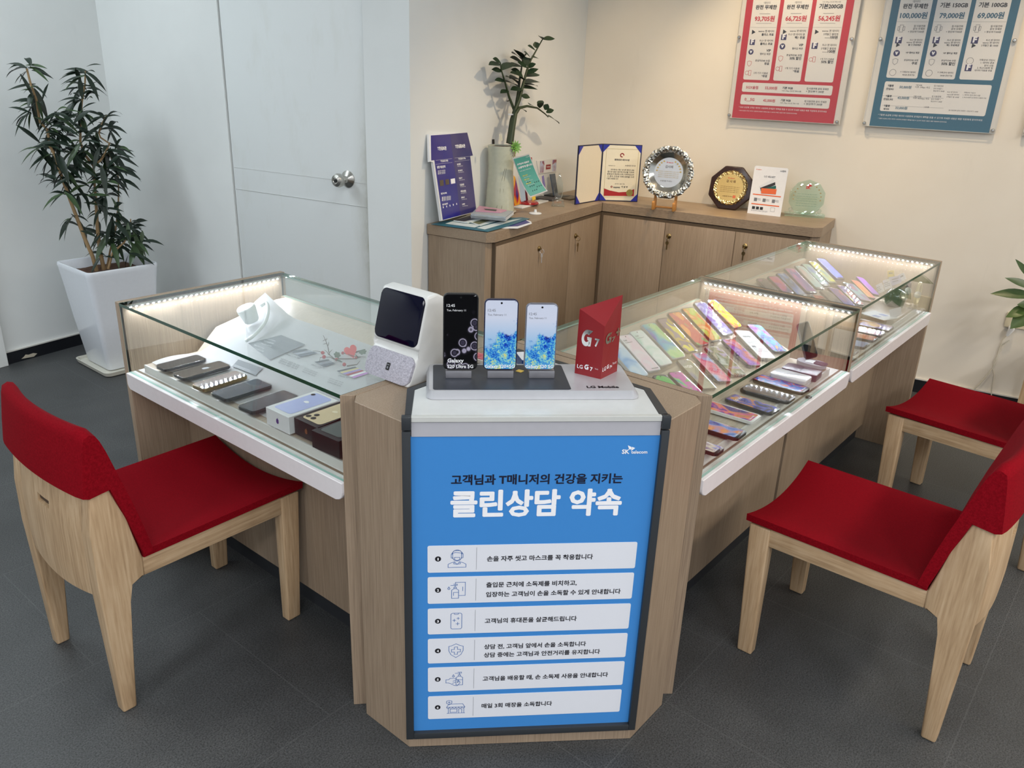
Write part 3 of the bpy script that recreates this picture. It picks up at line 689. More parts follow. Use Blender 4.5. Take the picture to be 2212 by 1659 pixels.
    for i in range(nx):
        for j in range(ny):
            mb.b.faces.new((up[i][j], up[i+1][j], up[i+1][j+1], up[i][j+1])); mb.b.faces.new((dn[i][j], dn[i][j+1], dn[i+1][j+1], dn[i+1][j]))
    for i in range(nx):
        mb.b.faces.new((up[i][0], dn[i][0], dn[i+1][0], up[i+1][0])); mb.b.faces.new((up[i][ny], up[i+1][ny], dn[i+1][ny], dn[i][ny]))
    for j in range(ny):
        mb.b.faces.new((up[0][j], up[0][j+1], dn[0][j+1], dn[0][j])); mb.b.faces.new((up[nx][j], dn[nx][j], dn[nx][j+1], up[nx][j+1]))
    mb.build('seat', REDFAB, root, 60)
    # upholstered backrest, hooked over the top of the wood
    sec = [(0.103, 0.408), (0.126, 0.412), (0.112, 0.48), (0.092, 0.56), (0.072, 0.63), (0.052, 0.70), (0.042, 0.738), (0.034, 0.753), (0.022, 0.758), (0.009, 0.752), (0.004, 0.735), (-0.006, 0.66), (-0.013, 0.605), (0.0, 0.600), (0.048, 0.606), (0.075, 0.520)]
    mb = MB(); ny = 18; rings = []
    for j in range(ny+1):
        k = j/ny*2-1; sq = math.sqrt(max(0, 1-(abs(k))**10))
        y = k*0.217; ed = 0.0 if 0 < j < ny else 1.0
        ring = []
        for x, z in sec:
            zz = z; xx = x-0.026*(1-k*k)*(0.35+0.65*(z-0.4)/0.36)
            if ed: zz = 0.62+(z-0.62)*0.985; xx = xx*0.96+0.0016
            ring.append(mb.b.verts.new(O+Vector((xx, y, zz-(0.010 if abs(k) > 0.93 and z > 0.70 else 0)))))
        rings.append(ring)
    n = len(sec)
    for j in range(ny):
        for i in range(n): mb.b.faces.new((rings[j][i], rings[j+1][i], rings[j+1][(i+1) % n], rings[j][(i+1) % n]))
    mb.b.faces.new(rings[0]); mb.b.faces.new(rings[-1][::-1])
    mb.build('backrest', REDFAB, root, 60)
    root.rotation_euler = (0, 0, rz)
    return root
ch = chair('red chair tucked under the left case, showing its wooden back with a grip slot', (0.61, 1.8775, 0), 0.0)
dup(ch, (2.0625, 0.135, 0), math.pi/2, 'red chair drawn up to the nearer right case, front legs fully in view')
dup(ch, (3.075, 0.075, 0), math.radians(85), 'red chair behind the other right one, by the far case and poster wall')

# ------------------------------------------------------------ phone screens
def wp(name, cols, scale=2.2, dist=2.5, stretch=(1, 1), rot=0.0, seed=0.0, hard=False, rough=0.08, uv='UV'):
    m, t, b = nm('screen_'+name); co = coords(t, uv)
    v = mapping(t, co, (stretch[0], stretch[1]*2, 1), (0, 0, rot), (seed, seed*1.7, seed*0.3))
    n = noise(t, v, scale*0.72, 1.0, 0.4, dist*0.75)
    k = len(cols); r = ramp(t, [(0.28+0.44*i/max(1, k-1), c) for i, c in enumerate(cols)], 'CONSTANT' if hard else 'LINEAR')
    t.links.new(n.outputs['Fac'], r.inputs[0]); t.links.new(r.outputs[0], b.inputs['Base Color'])
    b.inputs['Roughness'].default_value = rough; b.inputs['Specular IOR Level'].default_value = 0.6; b.inputs['Coat Weight'].default_value = 0.3
    b.inputs['Coat Roughness'].default_value = 0.03
    return m
def coral(name):
    m, t, b = nm('screen_'+name); co = coords(t, 'UV'); sep = t.nodes.new('ShaderNodeSeparateXYZ'); t.links.new(co, sep.inputs[0])
    v = mapping(t, co, (1, 2.1, 1))
    edge = noise(t, v, 3.0, 4, 0.6, 0.3)
    def mth(op, a, bb):
        n = t.nodes.new('ShaderNodeMath'); n.operation = op
        for i, x in enumerate((a, bb)):
            if isinstance(x, (int, float)): n.inputs[i].default_value = x
            else: t.links.new(x, n.inputs[i])
        return n.outputs[0]
    # reef outline: higher on the right hand side
    g = mth('SUBTRACT', mth('ADD', mth('MULTIPLY', sep.outputs[0], 0.30), mth('MULTIPLY', edge.outputs['Fac'], 0.75)), sep.outputs[1])
    mask = ramp(t, ((0.0, (0, 0, 0)), (0.02, (0.15, 0.15, 0.15)), (0.10, (1, 1, 1)))); t.links.new(g, mask.inputs[0])
    vo = t.nodes.new('ShaderNodeTexVoronoi'); vo.inputs['Scale'].default_value = 22; vo.feature = 'F1'
    wob = noise(t, v, 9, 3, 0.6); wm = t.nodes.new('ShaderNodeMix'); wm.data_type = 'RGBA'; wm.inputs[0].default_value = 0.15
    t.links.new(v, wm.inputs[6]); t.links.new(wob.outputs['Color'], wm.inputs[7]); t.links.new(wm.outputs[2], vo.inputs['Vector'])
    lowb = noise(t, v, 3.4, 2, 0.5)
    tone = mth('ADD', mth('MULTIPLY', vo.outputs['Distance'], 0.55), mth('MULTIPLY', lowb.outputs['Fac'], 1.05))
    tone = mth('SUBTRACT', tone, mth('MULTIPLY', sep.outputs[1], 0.35))
    reef = ramp(t, ((0.30, (6, 24, 120)), (0.48, (14, 66, 186)), (0.66, (50, 140, 215)), (0.84, (120, 200, 210)), (0.98, (206, 210, 130)))); t.links.new(tone, reef.inputs[0])
    sky = ramp(t, ((0.4, (150, 190, 225)), (0.75, (205, 212, 230)))); t.links.new(sep.outputs[1], sky.inputs[0])
    mx = t.nodes.new('ShaderNodeMix'); mx.data_type = 'RGBA'; t.links.new(mask.outputs[0], mx.inputs[0]); t.links.new(sky.outputs[0], mx.inputs[6]); t.links.new(reef.outputs[0], mx.inputs[7])
    t.links.new(mx.outputs[2], b.inputs['Base Color']); b.inputs['Roughness'].default_value = 0.08; b.inputs['Specular IOR Level'].default_value = 0.6
    return m
PROTO_BUB = None
def phone(label, quad, p, n, scr, group, t=0.008, body=BLACK, case=None, marks=None, z_lift=0.0, hole=True, name='mobile_phone', rad=0.009, border=0.0028, chin=0.0, length=None):
    """quad: photo pixels of the face corners, top end first (tl, tr, br, bl); lies on the plane p, n"""
    n = Vector(n).normalized(); q = [at(x, y, p, n) for x, y in quad]
    if length:      # only the near end is seen: run back from it
        d = Vector(length[0]).normalized(); d = (d-n*d.dot(n)).normalized(); q[0] = q[3]+d*length[1]; q[1] = q[2]+d*length[1]
    c = (q[0]+q[1]+q[2]+q[3])/4
    v = ((q[0]+q[1])-(q[2]+q[3])).normalized(); u = ((q[1]+q[2])-(q[0]+q[3])); w = u.length/2; l = ((q[0]+q[1])-(q[2]+q[3])).length/2
    u = (u-v*u.dot(v)).normalized()
    if u.cross(v).dot(n) < 0: u = -u
    F = Frame(c, u, v); w = abs(((q[1]+q[2])-(q[0]+q[3])).dot(u))/2*0.955; l *= 0.985
    return phone_at(label, F, w, l, scr, group, t, body, case, marks, hole, name, rad, border, chin)
def phone_at(label, F, w, l, scr, group, t=0.008, body=BLACK, case=None, marks=None, hole=True, name='mobile_phone', rad=0.009, border=0.0028, chin=0.0):
    root = thing(name, label, 'phone', F.p(0, 0, -t), 0.0, group)
    if case is not None:
        mb = MB(); mb.prism(F, rrect(w, l, rad+0.002, 5), -t, 0.0, 0, 0.002, 2); mb.build('case', case, root, 40)
        w -= 0.005; l -= 0.005
        mb = MB(); mb.prism(F, rrect(w, l, rad, 5), -t+0.001, -0.0006, 0, 0.0014, 2); mb.build('body', body, root, 40); top = 0.0002
    else:
        mb = MB(); mb.prism(F, rrect(w, l, rad, 5), -t, 0.0, 0, 0.002, 2); mb.build('body', body, root, 40); top = 0.0004
    mb = MB(); mb.uvpoly(F, rrect(w-2*border, l-2*border-chin, max(0.003, rad-border), 5, 0, chin/2), top); s = mb.build('screen', scr, root)
    if hole:
        mb = MB(); mb.poly(F, [(0.0022*math.cos(k/12*2*math.pi), l/2-0.008+0.0022*math.sin(k/12*2*math.pi)) for k in range(12)], top+0.0003); mb.build('camera_hole', BLACK, s)
    if marks:
        mb = MB(); marks(mb, F, w, l, top+0.0003); mb.build('screen_print', (WINK, INK, GREYINK, PINKINK), s, fix=False)
    return root
PINKINK = plain('pink_ink', (226, 70, 120), 0.4)
def mk(*items):
    """print on a screen: (text, x, y, width) in fractions of the face, m index"""
    def f(mb, F, w, l, c):
        for tx, x, y, wd, m in items: mb.text(F, tx, x*w, y*l, (x+wd)*w, y*l, m, 0.02, c)
    return f
Z8 = lambda x0, y0, k: (lambda *pts: [(x0+a/k, y0+b/k) for a, b in pts])
CLK = [('12:45', -0.36, 0.33, 0.24, 2), ('Tue, February 11', -0.36, 0.28, 0.5, 2)]

# --- right near case, back tier
PB = ((0, 1.18, 0.785), (0, -0.55, 1)); PM = ((0, 1.005, 0.740), (0, -0.38, 1)); PFN = ((0, 0, 0.664), (0, 0, 1))
GB = 'phones on the back tier of the near right case'
p = dict(body=SILVER, case=CLEARTPU)
V = [
 ('phone with pale blue wave wallpaper, first in the back tier, beside the red prism', [(1309, 742), (1334, 733), (1402, 806), (1374, 822)], wp('pale_blue', [(232, 240, 248), (200, 222, 244), (96, 160, 226), (226, 240, 250)], 1.3, 1.0), mk(*CLK)),
 ('phone with white and pink bubble wallpaper, second in the back tier from the prism', [(1335, 728), (1359, 718), (1428, 795), (1402, 808)], wp('white_pink', [(236, 236, 242), (242, 214, 226), (236, 236, 240), (244, 232, 206)], 1.2, 1.0), mk(*CLK, ('Galaxy Note10', -0.1, -0.45, 0.5, 2))),
 ('phone with mint white bubble wallpaper, third in the back tier from the prism', [(1359.3, 718), (1384.4, 709.2), (1453.6, 782), (1428.5, 795)], wp('mint', [(218, 234, 226), (236, 240, 240), (186, 220, 206), (228, 234, 240)], 1.2, 1.2), mk(*CLK)),
 ('phone with green screen and blue balloon shapes, fourth in the back tier from the prism', [(1383.8, 701.7), (1410.2, 692.2), (1484.8, 767.5), (1455, 782.4)], wp('green_blue', [(150, 208, 130), (186, 220, 160), (96, 176, 206), (120, 104, 190), (196, 150, 120)], 1.4, 0.6, hard=False), mk(*CLK)),
 ('phone with yellow and mauve balloon wallpaper, in the near right back tier', [(1417, 690.2), (1440, 682), (1509.5, 754.1), (1485, 768.3)], wp('yellow_mauve', [(226, 216, 90), (140, 124, 140), (190, 170, 90), (120, 180, 206), (214, 150, 110)], 1.7, 0.8, hard=True), None),
 ('phone with orange and green balloon wallpaper, in the near right back tier', [(1441, 676.8), (1464.8, 668.7), (1536.6, 739.9), (1510.2, 753.4)], wp('orange_green', [(120, 176, 110), (206, 96, 96), (240, 160, 90), (244, 176, 110), (206, 60, 70)], 1.3, 0.6, hard=True, seed=3.3), None),
 ('phone with golden yellow gradient wallpaper, in the near right back tier', [(1472.2, 667.3), (1492.6, 659.2), (1563.8, 731), (1538, 742.6)], wp('golden', [(236, 196, 70), (244, 224, 160), (190, 214, 90), (236, 130, 70), (244, 220, 150)], 1.5, 1.2, seed=1.1), None),
 ('phone with violet and white streak wallpaper, last but one in the back tier', [(1497.3, 655.8), (1520, 647), (1585.5, 717.5), (1565, 730.4)], wp('violet_white', [(150, 60, 170), (214, 220, 240), (120, 100, 200), (226, 230, 244)], 1.8, 2.0, seed=2.1), None),
 ('phone with yellow and blue flame wallpaper, last in the back tier against the lit panel', [(1524, 649.5), (1544, 642.2), (1606, 704.8), (1589, 713)], wp('yellow_blue', [(250, 120, 90), (252, 206, 60), (250, 200, 50), (100, 140, 230), (250, 150, 50)], 1.6, 1.6, seed=5.0, hard=True), None)]
for i, (lb, q, s, mm) in enumerate(V): phone(lb, q, *PB, s, GB, case=CLEARTPU if i > 2 else None, body=SILVER if i < 4 else BLACK, marks=mm)
GM = 'phones on the middle tier of the near right case'
z1 = Z8(1420, 630, 7.373)
V = [
 ('phone with dark screen and green patch, leftmost on the middle tier', [(1410, 815), (1434, 804), (1500, 869), (1476, 883)], wp('grey_green', [(110, 106, 116), (110, 106, 116), (120, 196, 110), (90, 150, 160)], 1.4, 0.6, hard=True, seed=1.0), None),
 ('phone with pink and green leaf wallpaper, second on the middle tier from the podium', [(1443, 808), (1465, 795), (1526, 853), (1502, 868)], wp('pink_green', [(126, 196, 120), (214, 110, 190), (196, 120, 180), (130, 210, 130), (70, 130, 200)], 1.5, 1.2, hard=True, seed=2.0), None),
 ('phone with grey green screen reading Q9, third on the middle tier', [(1462, 780.5), (1485, 769.7), (1548, 834), (1524, 850)], wp('sage', [(150, 152, 130), (170, 170, 150), (140, 140, 170), (226, 206, 110)], 1.2, 0.6, seed=4.2), mk(('LG', -0.42, 0.22, 0.22, 0), ('Q9', -0.16, 0.22, 0.36, 0))),
 ('phone with pink flower and sky blue wallpaper, fourth on the middle tier', [(1494.6, 765.6), (1517.7, 755.5), (1582, 818.5), (1555.6, 834.8)], wp('pink_sky', [(170, 200, 240), (244, 170, 190), (236, 90, 130), (176, 196, 244)], 1.5, 1.0, seed=0.7), mk(('LG', -0.3, 0.26, 0.2, 3), ('최대 50% 할인', -0.34, -0.06, 0.7, 3))),
 ('phone with olive landscape wallpaper, fifth on the middle tier', [(1524.4, 752.7), (1548.9, 744), (1609.9, 803.6), (1585.5, 818.5)], wp('olive', [(150, 140, 100), (200, 180, 220), (170, 160, 120), (120, 130, 100), (210, 214, 210)], 1.7, 1.6, seed=3.7), None),
 ('phone with purple and orange gradient wallpaper, sixth on the middle tier', [(1560.4, 738.5), (1581.4, 725), (1641, 784.6), (1624.8, 795.5)], wp('purple_orange', [(196, 150, 236), (150, 90, 210), (240, 130, 90), (226, 170, 240)], 1.4, 1.2, seed=6.1), None),
 ('phone showing a white search page, seventh on the middle tier', [(1588.9, 718.2), (1612.6, 708), (1673.6, 768.3), (1649.2, 781.9)], PAPER, lambda mb, F, w, l, c: (mb.text(F, 'NAVER', -0.28*w, 0.24*l, 0.2*w, 0.24*l, 4 if False else 2, 0.05, c), mb.bars(F, -0.36*w, 0.1*l, 0.36*w, -0.02*l, 3, 2, c, 0.3), mb.bars(F, -0.36*w, -0.16*l, 0.36*w, -0.3*l, 3, 2, c, 0.3), mb.poly(F, [(-0.34*w, -0.12*l), (-0.1*w, -0.12*l), (-0.1*w, -0.06*l), (-0.34*w, -0.06*l)], c, 1))),
 ('phone with teal and violet ribbon wallpaper, last on the middle tier', [(1618, 706), (1635.7, 695), (1696.7, 753.4), (1677.7, 767)], wp('teal_violet', [(140, 70, 214), (196, 150, 236), (110, 206, 206), (90, 110, 226), (244, 190, 90)], 1.9, 2.5, seed=7.0), None)]
for i, (lb, q, s, mm) in enumerate(V): phone(lb, q, *PM, s, GM, case=CLEARTPU if i in (1, 2, 3) else None, body=BLACK if i != 6 else plain('taupe_phone', (150, 140, 126), 0.4), marks=mm)
GF = 'phones on the front tray of the near right case'
z2 = Z8(1520, 760, 7.373); BK = ((-0.02, 1, 0), 0.152)
V = [
 ('phone with blue and white wallpaper, nearest the podium on the front tray', z2((0, 0), (0, 0), (350, 1525), (215, 1640)), wp('blue_cream', [(60, 110, 220), (120, 150, 240), (250, 240, 220), (80, 40, 150)], 1.4, 1.0, seed=1.4), mk(('Galaxy', -0.3, -0.44, 0.5, 0)), BLACK, BK, None),
 ('phone with orange and blue brush wallpaper, second on the front tray', z2((0, 0), (0, 0), (712, 1262), (535, 1395)), wp('orange_blue', [(250, 170, 70), (244, 150, 110), (110, 160, 240), (60, 50, 150), (150, 190, 250)], 1.5, 1.6, seed=8.0), mk(('Galaxy A30', -0.34, -0.44, 0.56, 0)), BLACK, BK, None),
 ('phone with pink and orange petals in a white case on the front tray', z2((0, 0), (0, 0), (935, 1010), (790, 1130)), wp('pink_petal', [(60, 50, 140), (244, 150, 70), (232, 96, 160), (70, 40, 150), (226, 90, 190)], 1.7, 1.8, seed=2.6), mk(('Galaxy A40', -0.34, -0.42, 0.5, 0)), WHITE, BK, None),
 ('phone with dark violet sky wallpaper reading X4 on the front tray', z2((310, 750), (470, 648), (1255, 890), (1080, 1010)), wp('night_violet', [(40, 40, 60), (60, 50, 130), (70, 90, 190), (226, 150, 60), (60, 70, 90)], 1.6, 2.0, seed=9.0), mk(('LG X4', -0.34, 0.26, 0.6, 0)), BLACK, None, CLEARTPU),
 ('black phone face down with a mirror back in a bumper, on the front tray', z2((575, 590), (690, 500), (1490, 700), (1340, 820)), SCRBLK, None, BLACK, None, None),
 ('phone with blue and orange swirl wallpaper, nearest the white power bank', z2((770, 440), (905, 345), (1715, 575), (1570, 665)), wp('blue_flame', [(40, 60, 190), (240, 110, 60), (30, 120, 226), (40, 50, 170), (226, 60, 80)], 1.5, 2.2, seed=4.6), mk(('Galaxy A10', -0.1, -0.44, 0.4, 0)), BLACK, None, None)]
for i, (lb, q, s, mm, bd, ln, cs) in enumerate(V): phone(lb, q, *PFN, s, GF, body=bd, marks=mm, length=ln, case=cs, border=0.004 if i != 4 else 0.002, chin=0.004)
def slab(name, label, cat, quad, z, h, mat, r=0.01, bev=0.003, group=None):
    q = [atz(x, y, z+h) for x, y in quad]; c = sum(q, Vector())/4; v = ((q[0]+q[1])-(q[2]+q[3])); l = v.length/2; u = ((q[1]+q[2])-(q[0]+q[3])); w = u.length/2
    F = Frame(c-UP*h, u, v.cross(UP).cross(-u) if False else UP.cross(u)); 
    if F.v.dot(v) < 0: F.v = -F.v; F.n = UP.copy()
    root = thing(name, label, cat, c-UP*h, 0, group)
    mb = MB(); pts = [tuple((Vector(((x-c).dot(F.u), (x-c).dot(F.v))))) for x in q]
    mb.prism(F, rrect(w, l*0.98, r, 4), 0, h, 0, bev, 3); mb.build('shell', mat, root, 40)
    return root, F, w, l
pb, F, w, l = slab('power_bank', 'glossy white power bank lying beside the blue and orange phone', 'power bank', z2((1040, 330), (1180, 245), (1745, 390), (1615, 490)), 0.655, 0.020, GLOSSW, 0.012, 0.006)
mb = MB(); mb.prism(F, rrect(w*1.003, l*0.984, 0.012, 4), 0.0075, 0.0085); mb.build('seam', GREYINK, pb)
MAUVE = plain('mauve_grey_plastic', (96, 80, 92), 0.3)
pb, F, w, l = slab('power_bank', 'dark mauve power bank lying behind the white one', 'power bank', z2((1250, 235), (1380, 150), (1880, 310), (1780, 400)), 0.655, 0.022, MAUVE, 0.008, 0.004)
mb = MB(); mb.box((-0.02, -0.002, 0.0222), (0.012, 0.002, 0.0226), F=F); mb.build('indicator', BLACK, pb)
pb, F, w, l = slab('blister_pack', 'clear rounded blister pack with a dark cable end, behind the mauve power bank', 'blister pack', z2((1450, 130), (1560, 60), (2005, 190), (1890, 255)), 0.655, 0.012, plain('frosted_blister', (186, 182, 190), 0.15, grain=0.02), 0.03, 0.004)
mb = MB(); mb.prism(F, rrect(w*0.6, 0.04, 0.01, 4, 0, -l*0.3), 0.0122, 0.014); mb.build('insert', MAUVE, pb); mb = MB(); mb.prism(F, rrect(w*0.5, 0.035, 0.002, 2, 0, 0.0), 0.0122, 0.0128); mb.build('leaflet', PAPER, pb)
slab('plastic_wedge', 'small black plastic wedge on the white tray before the blue and orange phone', 'wedge', z2((1640, 700), (1685, 684), (1708, 712), (1655, 726)), 0.6285, 0.006, BLACK, 0.001, 0.0006)
# upright dummy phone on a clear stand
q = [(1560+a/7.373, 600+b/7.373) for a, b in ((1185, 740), (1390, 670), (1535, 1260), (1340, 1320))]
base = atz(1751, 777, 0.672); base.x += 0.02
ph = phone('black phone propped upright on a clear stand by the lit middle panel', q, base, (-0.62, -0.72, 0.38), SCRBLK, None, t=0.009, body=plain('phone_graphite', (60, 62, 66), 0.25, 0.4), hole=False)
mb = MB(); L0 = ph.location.copy(); f = facing(base); mb.tube([base-UP*0.016, base+Vector((0.012, 0.018, 0.05))], 0.003, n=6); mb.box((base.x-0.03, base.y-0.01, 0.6555), (base.x+0.03, base.y+0.03, 0.658)); mb.build('stand', ACRYL, ph)

# --- far right case
GB2 = 'phones on the back tier of the far case'; z3 = Z8(1640, 540, 9.2167); z4 = Z8(1820, 570, 10.0545)
V = [
 ('phone with dark screen and pink sparkle, first on the far back tier', z3((-40, 600), (100, 530), (420, 850), (260, 900)), wp('dark_pink', [(60, 56, 60), (70, 64, 66), (190, 110, 160)], 1.6, 2.0), BLACK),
 ('phone with blue to magenta curve wallpaper, second on the back tier of the far case', z3((175, 545), (335, 488), (690, 850), (540, 905)), wp('blue_magenta', [(100, 150, 220), (90, 80, 140), (206, 90, 170), (226, 90, 110)], 1.2, 0.8, seed=1.2), BLACK),
 ('phone with sky blue wave wallpaper, third on the back tier of the far case', z3((350, 482), (490, 430), (950, 890), (810, 950)), wp('sky_wave', [(130, 180, 230), (90, 96, 120), (100, 140, 220), (200, 210, 236)], 1.2, 0.9, seed=2.2), BLACK),
 ('phone with violet and pink petal wallpaper, fourth on the back tier of the far case', z3((510, 385), (660, 330), (1140, 810), (1010, 905)), wp('violet_pink', [(80, 70, 130), (120, 100, 190), (214, 110, 180), (240, 180, 210)], 1.3, 1.0, seed=3.2), BLACK),
 ('phone with pale aqua and rose wallpaper, fifth on the back tier of the far case', z3((705, 335), (850, 285), (1290, 750), (1180, 805)), wp('aqua_rose', [(150, 200, 206), (186, 214, 210), (226, 190, 190), (214, 180, 200)], 1.0, 0.6, seed=4.2), BLACK),
 ('phone with green and blue mist wallpaper, sixth on the back tier of the far case', z3((850, 290), (960, 250), (1420, 690), (1290, 745)), wp('green_mist', [(110, 120, 200), (130, 180, 200), (170, 214, 180), (90, 130, 220)], 1.2, 0.9, seed=5.2), BLACK),
 ('phone with blue sky and yellow field wallpaper, seventh on the far back tier', z3((1000, 250), (1110, 210), (1540, 630), (1410, 690)), wp('blue_yellow', [(90, 110, 200), (110, 170, 200), (226, 220, 80), (230, 224, 60)], 1.0, 0.4, seed=6.2), BLACK),
 ('phone with plain blue screen, last on the back tier of the far case', z3((1150, 185), (1280, 145), (1690, 550), (1580, 610)), wp('plain_blue', [(90, 150, 240), (100, 120, 230), (90, 100, 190)], 0.9, 0.3, seed=7.2), BLACK)]
for lb, q, s, bd in V: phone(lb, q, *PB, s, GB2, body=bd, border=0.004, chin=0.006, hole=False)
GM2 = 'phones on the middle tier of the far case'
V = [
 ('phone with red corner wallpaper half hidden on the far middle tier', z3((1080, 920), (1200, 870), (1440, 1080), (1300, 1150)), wp('red_dark', [(90, 40, 50), (226, 90, 80), (100, 60, 80)], 1.2, 0.5, seed=0.3)),
 ('phone with blank dark screen on the far middle tier', z3((1230, 840), (1380, 785), (1640, 1040), (1500, 1100)), plain('screen_taupe', (104, 100, 92), 0.15)),
 ('phone with crimson and violet diagonal wallpaper on the far middle tier', z3((1395, 785), (1540, 720), (1900, 1085), (1760, 1150)), wp('crimson', [(196, 60, 80), (120, 70, 170), (90, 80, 200), (240, 226, 70)], 1.2, 0.5, seed=1.9, hard=True)),
 ('phone with red, yellow and blue ray wallpaper on the far middle tier', z3((1560, 725), (1690, 685), (2070, 1060), (1940, 1110)), wp('rays', [(226, 90, 70), (110, 90, 200), (236, 226, 70), (240, 120, 80)], 1.2, 0.4, seed=2.9, hard=True)),
 ('phone with teal and coral triangle wallpaper on the far middle tier', z3((1700, 680), (1830, 620), (2200, 975), (2075, 1045)), wp('triangles', [(110, 190, 200), (120, 110, 180), (236, 110, 90), (244, 150, 100)], 1.2, 0.4, seed=3.9, hard=True)),
 ('phone with amber facet wallpaper on the far middle tier', z4((200, 375), (320, 335), (695, 715), (590, 770)), wp('amber', [(240, 190, 130), (240, 150, 90), (230, 120, 90), (244, 200, 150)], 1.2, 0.4, seed=4.9, hard=True)),
 ('phone with purple to pink wallpaper, last on the far middle tier', z4((305, 300), (420, 258), (770, 640), (705, 700)), wp('purple_pink', [(150, 90, 200), (160, 100, 206), (240, 140, 180), (244, 160, 200)], 0.9, 0.3, seed=5.9))]
for lb, q, s in V: phone(lb, q, *PM, s, GM2, border=0.003, hole=False)
GF2 = 'phones on the front tray of the far case'; BK = ((0, 1, 0), 0.155)
V = [
 ('phone with blue and gold planet wallpaper, highest on the far front tray', z4((0, 0), (0, 0), (1140, 1360), (1000, 1460)), wp('planet', [(70, 80, 200), (90, 110, 220), (226, 170, 60), (120, 80, 60)], 1.3, 1.2, seed=0.9)),
 ('phone with indigo and coral wallpaper under the planet one, far front tray', z4((0, 0), (0, 0), (955, 1475), (840, 1580)), wp('indigo', [(70, 60, 170), (90, 80, 190), (240, 130, 110)], 1.2, 0.9, seed=1.7)),
 ('phone with red and orange wallpaper in the middle of the far front tray', z4((0, 0), (0, 0), (800, 1590), (660, 1680)), wp('red_orange', [(220, 80, 80), (240, 150, 80), (200, 60, 90)], 1.2, 0.9, seed=2.7)),
 ('phone with pale blue screen near the middle panel, far front tray', [(0, 0), (0, 0), (1882, 741), (1866, 752)], wp('pale_steel', [(110, 150, 210), (130, 160, 210)], 1.0, 0.3)),
 ('phone with yellow corner wallpaper beside the middle panel, far front tray', [(0, 0), (0, 0), (1858, 756), (1845, 766)], wp('grey_yellow', [(120, 116, 110), (130, 124, 110), (230, 200, 70)], 1.1, 0.5, seed=3.1))]
for lb, q, s in V: phone(lb, q, *PFN, s, GF2, length=BK, border=0.004, hole=False, body=plain('phone_steel', (96, 98, 106), 0.25, 0.3))
# cards and watches at the far end
def card(name, label, cat, quad, base, mat, marks=None, th=0.0015, n=None, border=None, group=None):
    base = Vector(base); n = Vector(n) if n is not None else facing(base)+UP*0.15; n.normalize()
    q = [at(x, y, base, n) for x, y in quad]; c = (q[2]+q[3])/2; u = (q[2]-q[3]+q[1]-q[0]).normalized(); v = ((q[0]+q[1])-(q[2]+q[3])).normalized()
    F = Frame(q[3], u, v); pts = [((x-q[3]).dot(F.u), (x-q[3]).dot(F.v)) for x in q]
    root = thing(name, label, cat, c, 0, group)
    mb = MB(); mb.prism(F, pts[::-1], -th, 0); mb.build('sheet', mat, root)
    if marks: mb = MB(); marks(mb, F, pts); mb.build('sheet_print', (INK, WINK, GREYINK, plain('card_red', (206, 70, 60), 0.5), plain('yellow_ink', (232, 206, 70), 0.5), NAVY), root, fix=False)
    return root, F, pts
def lines(k):
    def f(mb, F, pts):
        W = pts[2][0]; H = pts[0][1]; mb.bars(F, W*0.12, H*0.72, W*0.9, H*0.2, k, 2, 0.0006, 0.4, 0.3)
    return f
cb = Vector((3.508, 0.87, 0.69))
for lb, q, m, k, dx in (('small white price card lowest in the row at the far case', z4((720, 470), (855, 400), (915, 590), (785, 650)), PAPER, 3, 0.0), ('white price card leaning behind the lowest one, far case', z4((870, 365), (1020, 320), (1085, 510), (920, 570)), PAPER, 3, 0.002),
    ('pale lilac price card under the yellow tag, far case', z4((1000, 290), (1250, 255), (1280, 400), (1080, 480)), plain('lilac_card', (206, 206, 232), 0.5), 2, 0.004), ('white folded card rightmost of the price cards, far case', z4((1200, 240), (1330, 190), (1385, 320), (1285, 385)), PAPER, 1, 0.006), ('yellow paper tag standing above the price cards, far case', z4((972, 150), (1120, 140), (1125, 290), (985, 290)), plain('yellow_tag', (236, 214, 110), 0.6), 1, 0.008)):
    card('price_card', lb, 'card', q, cb+Vector((dx, 0.0, 0)), m, lines(k), n=(-1, -0.25, 0.12), group='price cards in the far case')
wp0 = Vector((3.44, 0.812, 0.66))
ws = thing('watch_display', 'round smoky watch display dome on the far case shelf', 'watch display', (wp0.x, wp0.y, 0.6605))
mb = MB(); o = Vector((wp0.x, wp0.y, 0.6605)); mb.lathe(o, ((0.024, 0), (0.036, 0.012), (0.039, 0.032), (0.035, 0.056), (0.022, 0.070), (0.0, 0.073)), n=24); mb.build('dome', plain('smoked_glass', (70, 84, 86), 0.08, 0.3, spec=0.8), ws, 50)
mb = MB(); mb.lathe(o+Vector((-0.012, -0.030, 0.048)), ((0.02, 0), (0.02, 0.008), (0.016, 0.01), (0, 0.01)), n=20, axis=(-0.3, -0.6, 0.6)); mb.build('watch', CHROME, ws, 40)
